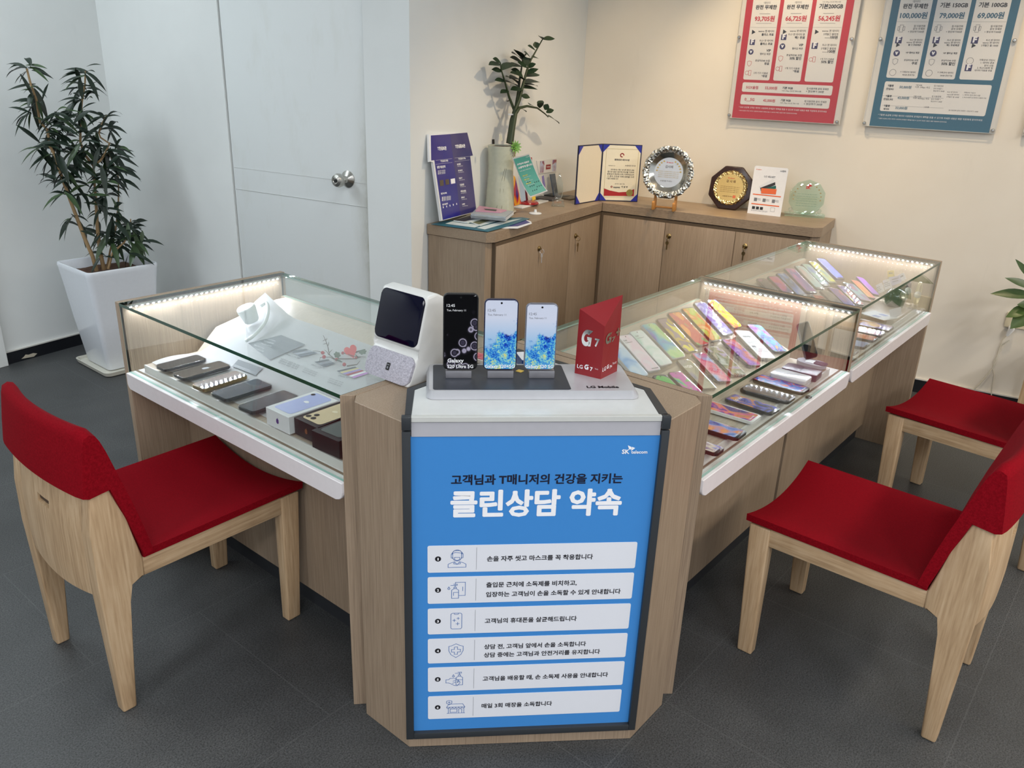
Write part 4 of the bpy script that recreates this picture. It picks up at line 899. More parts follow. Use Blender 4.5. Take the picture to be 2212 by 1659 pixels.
for i, (cx, cy, rr, lb, mt) in enumerate(((1640, 640, 0.03, 'cream watch strap loop on a stand, right of the smoky dome', plain('cream_strap', (222, 206, 164), 0.5)), (1420, 560, 0.020, 'dark watch on a bright ring just behind the smoky dome', MAUVE))):
    o = at(1820+cx/10.05, 570+cy/10.05, (3.50, 0.75, 0.7), (1, 0.4, 0)); s = thing('wrist_watch', lb, 'watch', (o.x, o.y, 0.6605))
    mb = MB(); ring = [o+Vector((rr*math.cos(k/20*2*math.pi), 0.0, rr*1.4*math.sin(k/20*2*math.pi))) for k in range(21)]
    mb.tube(ring, 0.006, n=6); mb.build('strap', mt, s, 60); mb = MB(); mb.lathe(o+Vector((-rr, -0.004, 0)), ((0.014, 0), (0.014, 0.006), (0, 0.007)), n=18, axis=(-0.7, -0.6, 0.3)); mb.build('watch_case', CHROME, s, 40)
    mb = MB(); mb.tube([Vector((o.x, o.y, 0.661)), o-UP*rr*1.4], 0.004, n=8); mb.lathe(Vector((o.x, o.y, 0.6607)), ((0.025, 0), (0.025, 0.004), (0, 0.004)), n=18); mb.build('stand', ACRYL, s, 40)
card('folded_card', 'white folded price stand in front of the smoky dome', 'card', z4((1010, 1000), (1270, 935), (1275, 1090), (1050, 1240)), (3.25, 0.81, 0.661), plain('cool_paper', (214, 212, 214), 0.5), None)
sl, F, w, l = slab('leaflet', 'flat leaflet with blue squares on the far case tray', 'leaflet', z4((560, 1060), (900, 1010), (1000, 1180), (700, 1230)), 0.6608, 0.0006, PAPER, 0.002, 0.0)
mb = MB()
for sx in (-1, 1): mb.poly(F, [(sx*0.02-0.012, -0.02), (sx*0.02+0.012, -0.02), (sx*0.02+0.012, 0.01), (sx*0.02-0.012, 0.01)], 0.0012)
mb.build('picture', plain('picture_blue', (120, 140, 200), 0.5), sl)

# --- left case: poster sheet, phones, boxes
def lsurf(y_px, x_px): pass
LPROF = [(0.030, 0.6525), (0.205, 0.6540), (0.275, 0.7185), (0.50, 0.7655), (0.53, 0.7655)]
def lz(b):
    for (b0, z0), (b1, z1) in zip(LPROF, LPROF[1:]):
        if b <= b1: return z0+(z1-z0)*max(0, (b-b0)/(b1-b0))
    return LPROF[-1][1]
def onshelf(x, y):
    """shelf point in the left case under photo pixel"""
    z = 0.70
    for _ in range(30):
        q = atz(x, y, z); z = z*0.5+lz(q.x-1.005)*0.5
    return atz(x, y, z)
SHEET = thing('poster_sheet', 'large white phone poster sheet draped over the stepped shelf in the left case', 'poster', (1.25, 1.75, 0.66))
mb = MB(); NU, NV = 26, 30
def sheet(u, v):
    b = 0.055+0.375*u; a1 = 2.235-0.05*u+0.02*math.sin(u*9); a = 1.305+(a1-1.305)*v
    z = lz(b)+0.0015+0.0025*max(0, math.sin(v*7+u*3))*(1 if b > 0.28 else 0.05)
    if v > 0.85 and u > 0.78: z += ((v-0.85)/0.15)*((u-0.78)/0.22)*0.055
    if v > 0.9 and 0.36 < u < 0.6: z += 0.006*((v-0.9)/0.1)
    return Vector((1.005+b, a, z))
mb.grid(sheet, NU, NV); bmesh.ops.solidify(mb.b, geom=mb.b.faces[:], thickness=0.0006); mb.build('paper', PAPER, SHEET, 60)
def shp(px, lift=0.0048):
    q = onshelf(*px); return q+Vector((0, 0, lift))
def patch(mb, pts, m=0, lift=0.0048, sub=6):
    """print patch following the shelf: quad of photo pixels, split so it bends with the sheet"""
    P_ = [Vector((*q, 0)) for q in pts]
    for i in range(sub):
        for j in range(sub):
            def W(a, b_): return (P_[0]*(1-a)+P_[1]*a)*(1-b_)+(P_[3]*(1-a)+P_[2]*a)*b_
            c = [W(i/sub, j/sub), W((i+1)/sub, j/sub), W((i+1)/sub, (j+1)/sub), W(i/sub, (j+1)/sub)]
            mb.face([shp((v.x, v.y), lift) for v in c], m)
z5 = Z8(560, 680, 7.373); z6 = Z8(250, 560, 3.771); z7 = Z8(540, 780, 7.2125)
SLATE = plain('poster_slate', (92, 98, 104), 0.5)
mb = MB()
patch(mb, z6((1080, 700), (1350, 633), (1545, 710), (1255, 835)), 0, 0.006); mb.build('slate_panel', SLATE, SHEET)
mb = MB()
patch(mb, z6((950, 885), (1000, 830), (1200, 900), (1140, 960)), 0, 0.0052, 3); mb.build('slate_panel', SLATE, SHEET)
def shline(mb, body, p0, p1, m, bold=0.01, lift=0.006):
    a, b_ = shp(p0, lift), shp(p1, lift); u = (b_-a).normalized(); nrm = Vector((-0.25, 0, 1)); v = nrm.cross(u); F = Frame(a, u, v)
    mb.text(F, body, 0, 0, (b_-a).length, 0, m, bold, 0.0008)
mb = MB()
for i, (body, a, b_) in enumerate((('iPhone 11 Pro Max', z6((1385, 795))[0], z6((1498, 830))[0]), ('iPhone 11 Pro', z6((1590, 880))[0], z6((1680, 908))[0]), ('iPhone 11', z6((1812, 970))[0], z6((1885, 988))[0]))): shline(mb, body, a, b_, 2)
for a, b_ in ((z6((1340, 830))[0], z6((1490, 888))[0]), (z6((1535, 905))[0], z6((1640, 945))[0]), (z6((1740, 990))[0], z6((1850, 1028))[0])):
    for r_ in range(3):
        sh = Vector((-5*r_/2, 14*r_/3.7, 0)); shline(mb, '지금 만나는 새로운 기능 안내', (a[0]+sh.x, a[1]+sh.y), (b_[0]+sh.x, b_[1]+sh.y), 2)
for i in range(3):
    shline(mb, 'iPhone을 만나는 새로운 방법' if i == 0 else '그리고 안심 보상 안내', (z6((1225-22*i, 668+20*i))[0]), (z6((1300-18*i, 690+22*i))[0]), 1, lift=0.0075)
for i in range(3): shline(mb, '새로운 폰으로 바꾸세요', z6((1125-14*i, 720+24*i))[0], z6((1210-6*i, 752+24*i))[0], 1, lift=0.0075)
for i in range(3): shline(mb, '기기 보상 서비스', z8, z9, 1) if False else None
mb.build('sheet_print', (INK, WINK, GREYINK), SHEET, fix=False)
# pictured phones on the sheet
for q, cols in ((z6((1425, 765), (1545, 743), (1650, 780), (1510, 812)), ((70, 76, 86), (150, 156, 168), (90, 96, 110))), (z6((1618, 850), (1730, 830), (1790, 865), (1700, 892)), ((70, 76, 86), (150, 156, 168), (90, 96, 110))), (z6((1800, 925), (1950, 890), (2065, 945), (1945, 985)), ((60, 66, 80), (220, 210, 150), (170, 150, 214), (170, 50, 70), (240, 240, 244), (196, 130, 210)))):
    mb = MB(); k = len(cols); A_, B_, C_, D_ = [Vector((*v, 0)) for v in q]
    for i in range(k):
        f0, f1 = i/k, (i+0.86)/k; pts = [A_.lerp(D_, f0), B_.lerp(C_, f0), B_.lerp(C_, f1), A_.lerp(D_, f1)]
        patch(mb, [(v.x, v.y) for v in pts], i, 0.0055, 3)
    mb.build('phone_picture', [plain('pic_%d_%d_%d' % c, c, 0.3) for c in cols], SHEET)
GL = 'demo phones on the front step of the left case'
PL0 = ((0, 0, 0.670), (0, 0, 1)); z8c = Z8(300, 730, 8.508)
DKG = plain('screen_dark_grey', (58, 60, 62), 0.06, spec=0.7); DKB = plain('screen_slate_blue', (62, 68, 84), 0.05, spec=0.7); DKP = plain('screen_plum_grey', (66, 62, 70), 0.06, spec=0.7)
V = [('dark phone farthest left on the white sheet, in a clear case', z8c((1080, 290), (1280, 385), (450, 600), (285, 490)), DKG, CLEARTPU),
 ('dark phone back with a faint fruit mark, second from the left end panel', z8c((1500, 400), (1720, 505), (790, 770), (610, 635)), DKG, CLEARTPU),
 ('slate blue phone with gold rim, third from the left end panel', z8c((1790, 590), (2010, 690), (1190, 955), (955, 845)), DKB, None),
 ('phone in a thick sparkling bumper case, fourth from the left end panel', z6((1150, 960), (1298, 1030), (885, 1150), (765, 1085)), DKB, CLEARTPU),
 ('plum grey phone in a clear case, beside the white boxed phone', z6((1370, 1055), (1508, 1115), (1110, 1255), (975, 1190)), DKP, CLEARTPU)]
def bitten(F, cx, cy, s, mb, m, c):
    pts = []
    for k in range(40):
        a = k/40*2*math.pi; r = s*(1-0.10*math.cos(2*a+0.3)); x, y = r*0.86*math.cos(a), r*0.95*math.sin(a)
        if abs(x) < s*0.25 and y > 0: y -= s*0.10*(1-abs(x)/(s*0.25))
        if abs(x) < s*0.22 and y < 0: y += s*0.08*(1-abs(x)/(s*0.22))
        d = math.hypot(x-s*1.02, y-s*0.10)
        if d < s*0.42: x, y = s*1.02+(x-s*1.02)*s*0.42/d, s*0.10+(y-s*0.10)*s*0.42/d
        pts.append((cx+x, cy+y))
    mb.poly(F, pts, c, m); mb.poly(F, [(cx+s*0.02, cy+s*0.98), (cx+s*0.10, cy+s*1.30), (cx+s*0.40, cy+s*1.48), (cx+s*0.34, cy+s*1.18)], c, m)
for i, (lb, q, s, cs) in enumerate(V):
    phone(lb, q, *PL0, s, GL, t=0.010, body=plain('phone_gold_rim', (150, 126, 84), 0.25, 0.7) if i == 2 else BLACK, case=cs, hole=False, border=0.0015,
          marks=(lambda mb, F, w, l, c: bitten(F, 0, 0.01, 0.010, mb, 2, c)) if i == 1 else None)
def phone_box(label, tl, tr, br, z, h, size, col, facecol, face, camr, glyph):
    """boxed phone: front edge tl-tr seen in the photo, running back for its length"""
    a = atz(*tl, z+h); b_ = atz(*tr, z+h); d = atz(*br, z+h)-b_; L_ = size
    u = (b_-a); wd = u.length; u.normalize(); v = UP.cross(u); 
    if v.dot(d) < 0: v = -v
    F = Frame(a-UP*h, v, -u if v.cross(u).z < 0 else u)
    root = thing('phone_box', label, 'box', a+(v*L_+u*wd)/2-UP*h, 0, 'phone boxes at the podium end of the left case')
    sg = 1 if F.v.dot(u) > 0 else -1
    mb = MB(); mb.prism(F, [(0, 0), (L_, 0), (L_, sg*wd), (0, sg*wd)], 0, h, 0, 0.0008, 1); mb.build('carton', col, root)
    mb = MB(); mb.poly(F, rrect(L_*0.86, wd*0.74, 0.010, 5, L_*0.52, sg*wd*0.5), h+0.0004); pic = mb.build('phone_picture', facecol, root)
    mb = MB()
    if camr == 'three':
        for cx, cy in ((0.028, 0.42), (0.028, 0.22), (0.045, 0.32)): mb.poly(F, [(cx+0.007*math.cos(k/16*2*math.pi), sg*wd*cy+0.007*math.sin(k/16*2*math.pi)) for k in range(16)], h+0.0009)
    elif camr == 'one': mb.poly(F, [(L_*0.86+0.006*math.cos(k/16*2*math.pi), sg*wd*0.2+0.006*math.sin(k/16*2*math.pi)) for k in range(16)], h+0.0009)
    else: mb.poly(F, [(0.03, sg*wd*0.5), (0.031, sg*wd*0.5), (0.031, sg*wd*0.52)], h+0.0009)
    mb.build('lens_picture', BLACK, pic)
    mb = MB(); FF = Frame(a-UP*h, u, UP); 
    if FF.n.dot(v) > 0: off = -0.0005
    else: off = 0.0005
    bitten(FF, wd*0.5, h*0.47, h*0.15, mb, 0, off); TF = Frame(a-UP*h, -v, -u); bitten(Frame(F.p(L_*0.58, sg*wd*0.5, h), -v, -u if (-v).cross(-u).z > 0 else u), 0, 0, 0.008, mb, 1, 0.0009); mb.build('fruit_mark', glyph, root, fix=False)
    return root
phone_box('white phone box with a lavender phone pictured on its lid', z7((243, 712))[0], z7((600, 880))[0], z7((1372, 628))[0], 0.657, 0.046, 0.150, GLOSSW, plain('lavender_face', (178, 188, 232), 0.3), None, 'one', (plain('violet_mark', (84, 62, 132), 0.3), WINK))
phone_box('black phone box with a gold phone pictured on its lid', z7((682, 872))[0], z7((1060, 1050))[0], z7((1390, 640+10))[0], 0.657, 0.044, 0.150, plain('box_black', (28, 26, 30), 0.4), plain('gold_face', (222, 202, 164), 0.3), None, 'three', (plain('copper_mark', (150, 100, 70), 0.3, 0.5), plain('pale_gold', (240, 226, 196), 0.3)))
phone_box('black phone box with a green phone pictured, nearest the podium', z7((955, 1075))[0], z7((1385, 1255))[0], z7((1390+300, 1000))[0], 0.657, 0.044, 0.150, plain('box_black', (28, 26, 30), 0.4), plain('green_face', (84, 94, 92), 0.3), None, None, (plain('box_black', (28, 26, 30), 0.4), plain('green_face', (84, 94, 92), 0.3)))
# white alarm puck and its thick white cord
o = onshelf(*z6((1115, 545))[0]); pk = thing('alarm_sensor', 'white cup shaped display alarm with a thick white cord on the poster sheet', 'display alarm', (o.x, o.y, o.z))
ax = Vector((-0.32, 0.1, 0.94)).normalized(); oo = o+UP*0.016
mb = MB(); mb.lathe(oo, ((0.020, 0), (0.023, 0.004), (0.029, 0.040), (0.029, 0.048), (0.026, 0.051), (0.0, 0.051)), n=28, axis=ax); mb.build('body', plain('ivory_plastic', (222, 228, 226), 0.35), pk, 40)
pts = [z6(q)[0] for q in ((1185, 475), (1235, 455), (1248, 500), (1225, 560), (1180, 615), (1120, 670), (1065, 700))]
mb = MB(); cord = [onshelf(*q)+UP*(0.036, 0.040, 0.032, 0.022, 0.018, 0.016, 0.014)[i] for i, q in enumerate(pts)]
cc = []
for i in range(len(cord)-1):
    for k in range(4):
        t_ = k/4; a, b_, c_, d_ = cord[max(0, i-1)], cord[i], cord[i+1], cord[min(len(cord)-1, i+2)]
        cc.append(0.5*((2*b_)+(c_-a)*t_+(2*a-5*b_+4*c_-d_)*t_**2+(-a+3*b_-3*c_+d_)*t_**3))
mb.tube(cc+[cord[-1]], 0.0055, n=10); mb.build('cord', plain('ivory_plastic', (222, 228, 226), 0.35), pk, 60)
# berry sprig with a red felt heart
o = onshelf(*z5((1230, 760))[0]); sp = thing('berry_sprig', 'dry holly sprig with red berries lying on the poster sheet in the left case', 'decoration', o)
TW = plain('dry_twig', (96, 84, 74), 0.8); BER = plain('berry_red', (176, 40, 48), 0.35); LEAF = plain('holly_green', (72, 96, 70), 0.5)
def spx(x, y, h): return onshelf(*z5((x, y))[0])+UP*h
def onpl(x, y):
    q = at(560+x/7.373, 680+y/7.373, o+UP*0.02, facing(o)+UP*0.5); g = onshelf(560+x/7.373, 680+y/7.373)+UP*0.016
    return q if q.z > lz(q.x-1.005)+0.016 else g
mb = MB()
def twig(pts, r0): mb.tube([onpl(*q) for q in pts], [r0*(1-0.6*i/(len(pts)-1)) for i in range(len(pts))], n=5)
twig([(1200, 790), (1120, 640), (1090, 500), (1055, 400), (1018, 325)], 0.0016)
for a, b_ in (((1090, 500), (1110, 430)), ((1075, 460), (1020, 470)), ((1055, 400), (1010, 420)), ((1120, 600), (1165, 555)), ((1050, 610), (850, 575)), ((1110, 640), (1040, 560)), ((1060, 410), (1080, 370))): twig([a, ((a[0]+b_[0])/2+6, (a[1]+b_[1])/2-8), b_], 0.0011)
twig([(1200, 790), (1350, 790), (1540, 790), (1620, 760)], 0.002); twig([(1200, 800), (1130, 760), (970, 680), (960, 850)], 0.0014); twig([(1400, 905), (1560, 880), (1610, 820)], 0.002); twig([(1330, 690), (1520, 750), (1700, 760)], 0.0014); twig([(1510, 690), (1690, 550)], 0.003)
mb.build('twig', TW, sp)
for q, r_ in (((1010, 605), 0.0052), ((1030, 670), 0.0055), ((1335, 695), 0.0045), ((1235, 800), 0.0045), ((1545, 775), 0.0042), ((1358, 880), 0.0052)):
    mb = MB(); mb.ball(onpl(*q), r_); mb.build('berry', BER, sp, 60)
for q, r_, an in (((1240, 640), 0.012, 0.4), ((1270, 820), 0.010, 2.0), ((1650, 680), 0.010, -0.5), ((1560, 750), 0.008, 1.2)):
    c_ = onpl(*q); LFm = Frame(c_, Vector((math.cos(an), math.sin(an), 0.2)), Vector((-math.sin(an), math.cos(an), 0.9)))
    pts = [(r_*(1+0.16*math.cos(6*k/24*2*math.pi))*math.cos(k/24*2*math.pi), r_*0.75*(1+0.16*math.cos(6*k/24*2*math.pi))*math.sin(k/24*2*math.pi)) for k in range(24)]
    mb = MB(); mb.prism(LFm, pts, 0, 0.0006); mb.build('leaf', LEAF, sp)
c_ = onpl(1460, 580); HF = Frame(c_, CR*0.9+CU*0.35, CU*0.9-CR*0.35)
hp = [(0.0155*(16*math.sin(t_)**3)/16, 0.0165*(13*math.cos(t_)-5*math.cos(2*t_)-2*math.cos(3*t_)-math.cos(4*t_))/16) for t_ in [k/28*2*math.pi for k in range(28)]]
hp = [(x*1.15, y*1.25) for x, y in hp]
ht = thing('felt_heart', 'red felt heart resting on the berry sprig', 'heart', c_); mb = MB(); mb.prism(HF, hp, -0.002, 0.002, 0, 0.0012, 2); mb.build('felt', plain('felt_red', (224, 76, 76), 0.8), ht, 40)

# ------------------------------------------------------------ on the podium
ST = 0.879     # top of the silver stand
WF0 = Frame(A0+UP*PT, DU, DW)     # podium top: u along the front, v inwards
stand = thing('phone_stand', 'long silver phone stand with a dark mat on the white podium top', 'phone stand', WF0.p(0.27, 0.15))
z9 = Z8(760, 580, 3.456)
def st(x, y, z): return tuple((atz(*z9((x, y))[0], z)-A0-UP*0).dot(d) for d in (DU, DW))
bot = [(0.045, 0.078), (0.494, 0.078), (0.500, 0.235), (0.052, 0.235)]
tp = [st(603, 911, ST), st(2098, 911, ST), (st(2020, 772, ST)[0]+0.0, 0.232), (st(600, 742, ST)[0], 0.232)]
mb = MB(); FT = Frame(A0, DU, DW)
bb = rrect(0.452, 0.160, 0.018, 5, 0.2705, 0.158); 
cx = (tp[0][0]+tp[1][0])/2; cy = (tp[0][1]+0.234)/2
tt = rrect(tp[1][0]-tp[0][0]+0.014, 0.234-tp[0][1]+0.002, 0.012, 5, cx, cy)
lo = [mb.b.verts.new(FT.p(a, b, PT)) for a, b in bb]; l2 = [mb.b.verts.new(FT.p(a, b, PT+0.006)) for a, b in bb]; hi = [mb.b.verts.new(FT.p(a, b, ST)) for a, b in tt]; n = len(bb)
mb.b.faces.new(lo[::-1]); mb.b.faces.new(hi)
for A_, B_ in ((lo, l2), (l2, hi)):
    for i in range(n): mb.b.faces.new((A_[i], A_[(i+1) % n], B_[(i+1) % n], B_[i]))
mb.build('base', SILVER, stand, 30)
m0, m1 = st(606, 906, ST)[0], st(1640, 906, ST)[0]; mv = st(606, 906, ST)[1]
mb = MB(); mb.prism(FT, rrect(m1-m0, 0.226-mv, 0.006, 4, (m0+m1)/2, (mv+0.226)/2), ST, ST+0.0012, 0, 0.0004, 1)
mb.build('mat', plain('charcoal_mat', (44, 50, 60), 0.35), stand)
mb = MB(); a = st(1758, 893, ST); b_ = st(1995, 893, ST); mb.text(Frame(A0+UP*ST, DU, DW), 'LG Mobile', a[0], a[1], b_[0], b_[1], 0, 0.035, 0.0006); mb.build('stand_print', INK, stand, fix=False)
HOLD = plain('holder_silver', (150, 150, 156), 0.25, 0.6)
z10 = Z8(1000, 660, 7.373)
for k, (x0, x1) in enumerate(((700, 893), (1012, 1206), (1322, 1512))):
    a = st(x0, 820, ST+0.001); b_ = st(x1, 820, ST+0.001)
    mb = MB(); mb.box((a[0], a[1], ST+0.0012), (b_[0], a[1]+0.020, ST+0.0175), F=FT, bev=0.001); mb.build('holder', HOLD, stand, 30)
hv = st(800, 820, ST+0.001)[1]
PHF = Frame(A0+DW*(hv+0.0035), DU, UP)     # the phones stand upright in the holders
def bubbles():
    m, t, b = nm('screen_black_bubbles'); co = coords(t, 'UV'); sep = t.nodes.new('ShaderNodeSeparateXYZ'); t.links.new(co, sep.inputs[0])
    v = mapping(t, co, (1, 2.15, 1), (0, 0, 0), (0.35, 0.2, 0)); vo = t.nodes.new('ShaderNodeTexVoronoi'); vo.inputs['Scale'].default_value = 3.4; t.links.new(v, vo.inputs['Vector'])
    r = ramp(t, ((0.0, (14, 13, 18)), (0.2, (60, 56, 74)), (0.33, (16, 15, 20)), (0.40, (170, 164, 186)), (0.47, (30, 28, 36)), (0.6, (6, 6, 9)))); t.links.new(vo.outputs['Distance'], r.inputs[0])
    nz = noise(t, v, 2.6, 2, 0.5)
    g = t.nodes.new('ShaderNodeMath'); g.operation = 'SUBTRACT'; g.inputs[0].default_value = 0.52; t.links.new(sep.outputs[1], g.inputs[1])
    g2 = t.nodes.new('ShaderNodeMath'); g2.operation = 'MULTIPLY_ADD'; g2.inputs[1].default_value = 0.9; t.links.new(nz.outputs['Fac'], g2.inputs[0]); t.links.new(g.outputs[0], g2.inputs[2])
    g3 = t.nodes.new('ShaderNodeMath'); g3.operation = 'MULTIPLY_ADD'; g3.inputs[1].default_value = 0.55; t.links.new(sep.outputs[0], g3.inputs[0]); t.links.new(g2.outputs[0], g3.inputs[2])
    mk_ = ramp(t, ((0.62, (0, 0, 0)), (0.78, (1, 1, 1)))); t.links.new(g3.outputs[0], mk_.inputs[0])
    mx = t.nodes.new('ShaderNodeMix'); mx.data_type = 'RGBA'; t.links.new(mk_.outputs[0], mx.inputs[0]); mx.inputs[6].default_value = srgb(6, 6, 9); t.links.new(r.outputs[0], mx.inputs[7])
    t.links.new(mx.outputs[2], b.inputs['Base Color']); b.inputs['Roughness'].default_value = 0.06; b.inputs['Specular IOR Level'].default_value = 0.3
    return m
def standing(label, quad, scr, name1, name2, body, clk, rad):
    q = [PHF.px(*v) for v in quad]; x0 = (q[0][0]+q[3][0])/2; x1 = (q[1][0]+q[2][0])/2; y1 = (q[0][1]+q[1][1])/2; y0 = ST+0.0195
    w, l = x1-x0, y1-y0; F = Frame(PHF.p((x0+x1)/2, (y0+y1)/2, 0), PHF.u, PHF.v)
    def marks(mb, F, w, l, c):
        mb.text(F, '12:45', -0.40*w, 0.33*l, -0.17*w, 0.33*l, clk, 0.0, c); mb.text(F, 'Tue, February 11', -0.40*w, 0.275*l, 0.14*w, 0.275*l, clk, 0.0, c)
        if name1: mb.text(F, name1, -0.37*w, -0.40*l, 0.1*w, -0.40*l, 0, 0.02, c)
        mb.text(F, name2, (-0.37 if name1 else -0.45)*w, -0.475*l if name1 else -0.47*l, (0.38 if name1 else 0.45)*w, -0.475*l if name1 else -0.47*l, 0, 0.02, c)
        mb.poly(F, [(0.36*w, 0.47*l), (0.42*w, 0.47*l), (0.42*w, 0.477*l)], c, clk)
    r = phone_at(label, F, w, l, scr, 'demo phones on the podium stand', 0.0085, body, None, marks, True, 'mobile_phone', rad, 0.0022)
    return r
standing('tall black phone with a bubble wallpaper, left of three on the podium stand', z9((683, 187), (946, 187), (938, 765), (680, 765)), bubbles(), 'Galaxy', 'S20 Ultra 5G', BLACK, 0, 0.010)
standing('blue reef wallpaper phone, middle and second tallest of three on the podium stand', z9((985, 230), (1238, 230), (1236, 765), (986, 765)), coral('reef'), None, 'Galaxy S20+5G', plain('navy_frame', (30, 34, 70), 0.25, 0.4), 2, 0.010)
standing('blue reef wallpaper phone, smallest and right of three on the podium stand', z9((1292, 262), (1528, 262), (1530, 765), (1294, 765)), coral('reef_two'), None, 'Galaxy S20 5G', plain('grey_frame', (120, 122, 136), 0.25, 0.4), 2, 0.010)
# red prism box
RED = plain('prism_red', (136, 26, 32), 0.35, grain=0.02); MIRR = plain('mirror_foil', (226, 226, 226), 0.12, 1.0)
z11 = Z8(1200, 620, 6.38)
b3 = [atz(*z11(q)[0], ST) for q in ((262, 1186), (621, 1271), (846, 1160))]
t3 = [vert(*z11(q)[0], b) for q, b in zip(((335, 300), (680, 545), (928, 108)), b3)]
px_ = thing('advert_prism', 'dark red three sided advert box with slanted top on the silver stand', 'advert box', sum(b3, Vector())/3)
mb = MB(); lo = [mb.b.verts.new(v) for v in b3]; hi = [mb.b.verts.new(v) for v in t3]
mb.b.faces.new(lo[::-1]); mb.b.faces.new(hi)
for i in range(3): mb.b.faces.new((lo[i], lo[(i+1) % 3], hi[(i+1) % 3], hi[i]))
mb.build('carton', RED, px_)
FA = Frame(b3[0], b3[1]-b3[0], UP); FB = Frame(b3[1], b3[2]-b3[1], UP)
def gee(mb, F, x, y, w, h, m, c):
    """bold italic G built of an arc and a hook"""
    sk = lambda px, py: (x+px*w+py*h*0.10, y+py*h)
    o_ = [sk(0.5+0.5*math.cos(math.radians(a)), 0.5+0.5*math.sin(math.radians(a))) for a in range(50, 331, 14)]
    i_ = [sk(0.5+0.26*math.cos(math.radians(a)), 0.5+0.24*math.sin(math.radians(a))) for a in range(50, 331, 14)]
    for k in range(len(o_)-1): mb.poly(F, [o_[k], o_[k+1], i_[k+1], i_[k]], c, m)
    mb.poly(F, [sk(0.52, 0.58), sk(1.0, 0.58), sk(1.0, 0.05), sk(0.76, 0.02), sk(0.76, 0.38), sk(0.60, 0.38)], c, m)
    mb.poly(F, [sk(0.80, 0.80), sk(1.02, 0.98), sk(0.62, 1.0), sk(0.5, 0.76)], c, m)
for F, glx, plus, prt, sv in ((FA, z11((345, 800), (505, 600), (540, 812), (608, 715)), None, (z11((298, 1110), (375, 1118), (395, 1135), (462, 1080), (470, 1150), (585, 1165))), 1), (FB, z11((680, 800), (775, 620), (772, 752), (822, 672)), z11((830, 672), (885, 640)), (z11((642, 1168), (690, 1155), (700, 1138), (735, 1068), (738, 1125), (830, 1095))), 1)):
    mb = MB(); a, b_, c_, d_ = [F.px(*v) for v in glx]
    gee(mb, F, a[0], a[1], (b_[0]-a[0])*0.95, b_[1]-a[1], 0, 0.0006)
    mb.text(F, '7', c_[0], c_[1], d_[0], c_[1], 0, 0.04, 0.0006, height=d_[1]-c_[1])
    if plus: mb.text(F, '+', F.px(*plus[0])[0], F.px(*plus[0])[1]-0.004, F.px(*plus[1])[0], F.px(*plus[0])[1]-0.004, 0, 0.04, 0.0006)
    mb.build('foil_mark', MIRR, px_, fix=False)
    mb = MB(); q = [F.px(*v) for v in prt]
    mb.text(F, 'LG', q[0][0], q[0][1], q[1][0], q[0][1], 0, 0.015, 0.0006)
    gee(mb, F, q[2][0], q[2][1]+0.001, (q[3][0]-q[2][0])*0.9, abs(q[3][1]-q[2][1]), 0, 0.0006)
    mb.text(F, '7+' if plus else '7', q[4][0]+0.001, q[4][1], q[4][0]+(0.011 if plus else 0.007), q[4][1], 0, 0.03, 0.0006); mb.text(F, 'ThinQ', q[4][0]+0.012, q[4][1]+0.006, q[5][0], q[4][1]+0.006, 0, 0.0, 0.0006)
    mb.build('print', WINK, px_, fix=False)
# smart display with cloth speaker front
zg = Z8(780, 590, 6.38)
SD = thing('smart_display', 'white smart speaker with dark screen and grey cloth front at the podium left corner', 'smart speaker', (1.19, 1.285, 0.839))
IV = plain('speaker_white', (218, 219, 216), 0.3)
# body outline seen from the side (depth b, height z), lofted across its width
yn, yf = 1.208, 1.354
pts_n = [at(*zg(q)[0], (0, yn, 0), (0, 1, 0)) for q in ((700, 1590), (770, 1185), (775, 1075), (920, 340), (1140, 405), (1040, 330))]
xb = 1.128
side = [(0.0, 0.0), (0.012, 0.092), (0.030, 0.104), (0.020, 0.112), (0.045, 0.240), (0.070, 0.243), (0.128, 0.212), (0.142, 0.195), (0.135, 0.12), (0.118, 0.0)]
top_n = pts_n[3]; bot_n = pts_n[2]; spk_n = pts_n[1]
k1 = lambda p_: (p_.x-xb, p_.z-0.839)
side = [(0.0, 0.0), k1(spk_n), (k1(spk_n)[0]+0.018, k1(spk_n)[1]+0.010), k1(bot_n), k1(top_n), (k1(top_n)[0]+0.03, k1(top_n)[1]+0.004), (0.138, k1(top_n)[1]-0.020), (0.150, k1(top_n)[1]-0.045), (0.142, 0.10), (0.12, 0.0)]
mb = MB(); SDF = Frame((xb, yf, 0.8395), (1, 0, 0), UP)
mb.prism(SDF, side, 0.0, (yf-yn), 0, 0.010, 3); mb.build('body', IV, SD, 40)
sdir = (top_n-bot_n).normalized(); nrm = Vector((sdir.z, 0, -sdir.x))*-1
SCF = Frame(Vector((bot_n.x, (yn+yf)/2, bot_n.z)), (0, -1, 0), sdir); hgt = (top_n-bot_n).length
mb = MB(); mb.prism(SCF, rrect(yf-yn-0.008, hgt-0.006, 0.014, 6, 0, hgt/2+0.001), -0.006, 0.002, 0, 0.0015, 2); mb.build('screen', plain('dark_navy_glass', (3, 4, 30), 0.05, spec=0.3), SD, 40)
sd2 = (spk_n-Vector((xb, yn, 0.839))).normalized(); SPF = Frame((xb, (yn+yf)/2, 0.8405), (0, -1, 0), sd2); h2 = (spk_n-Vector((xb, yn, 0.839))).length
mb = MB(); mb.prism(SPF, rrect(yf-yn-0.002, h2-0.004, 0.016, 6, 0, h2/2), -0.006, 0.004, 0, 0.004, 3); gr = mb.build('speaker_cloth', GREYFAB, SD, 40)
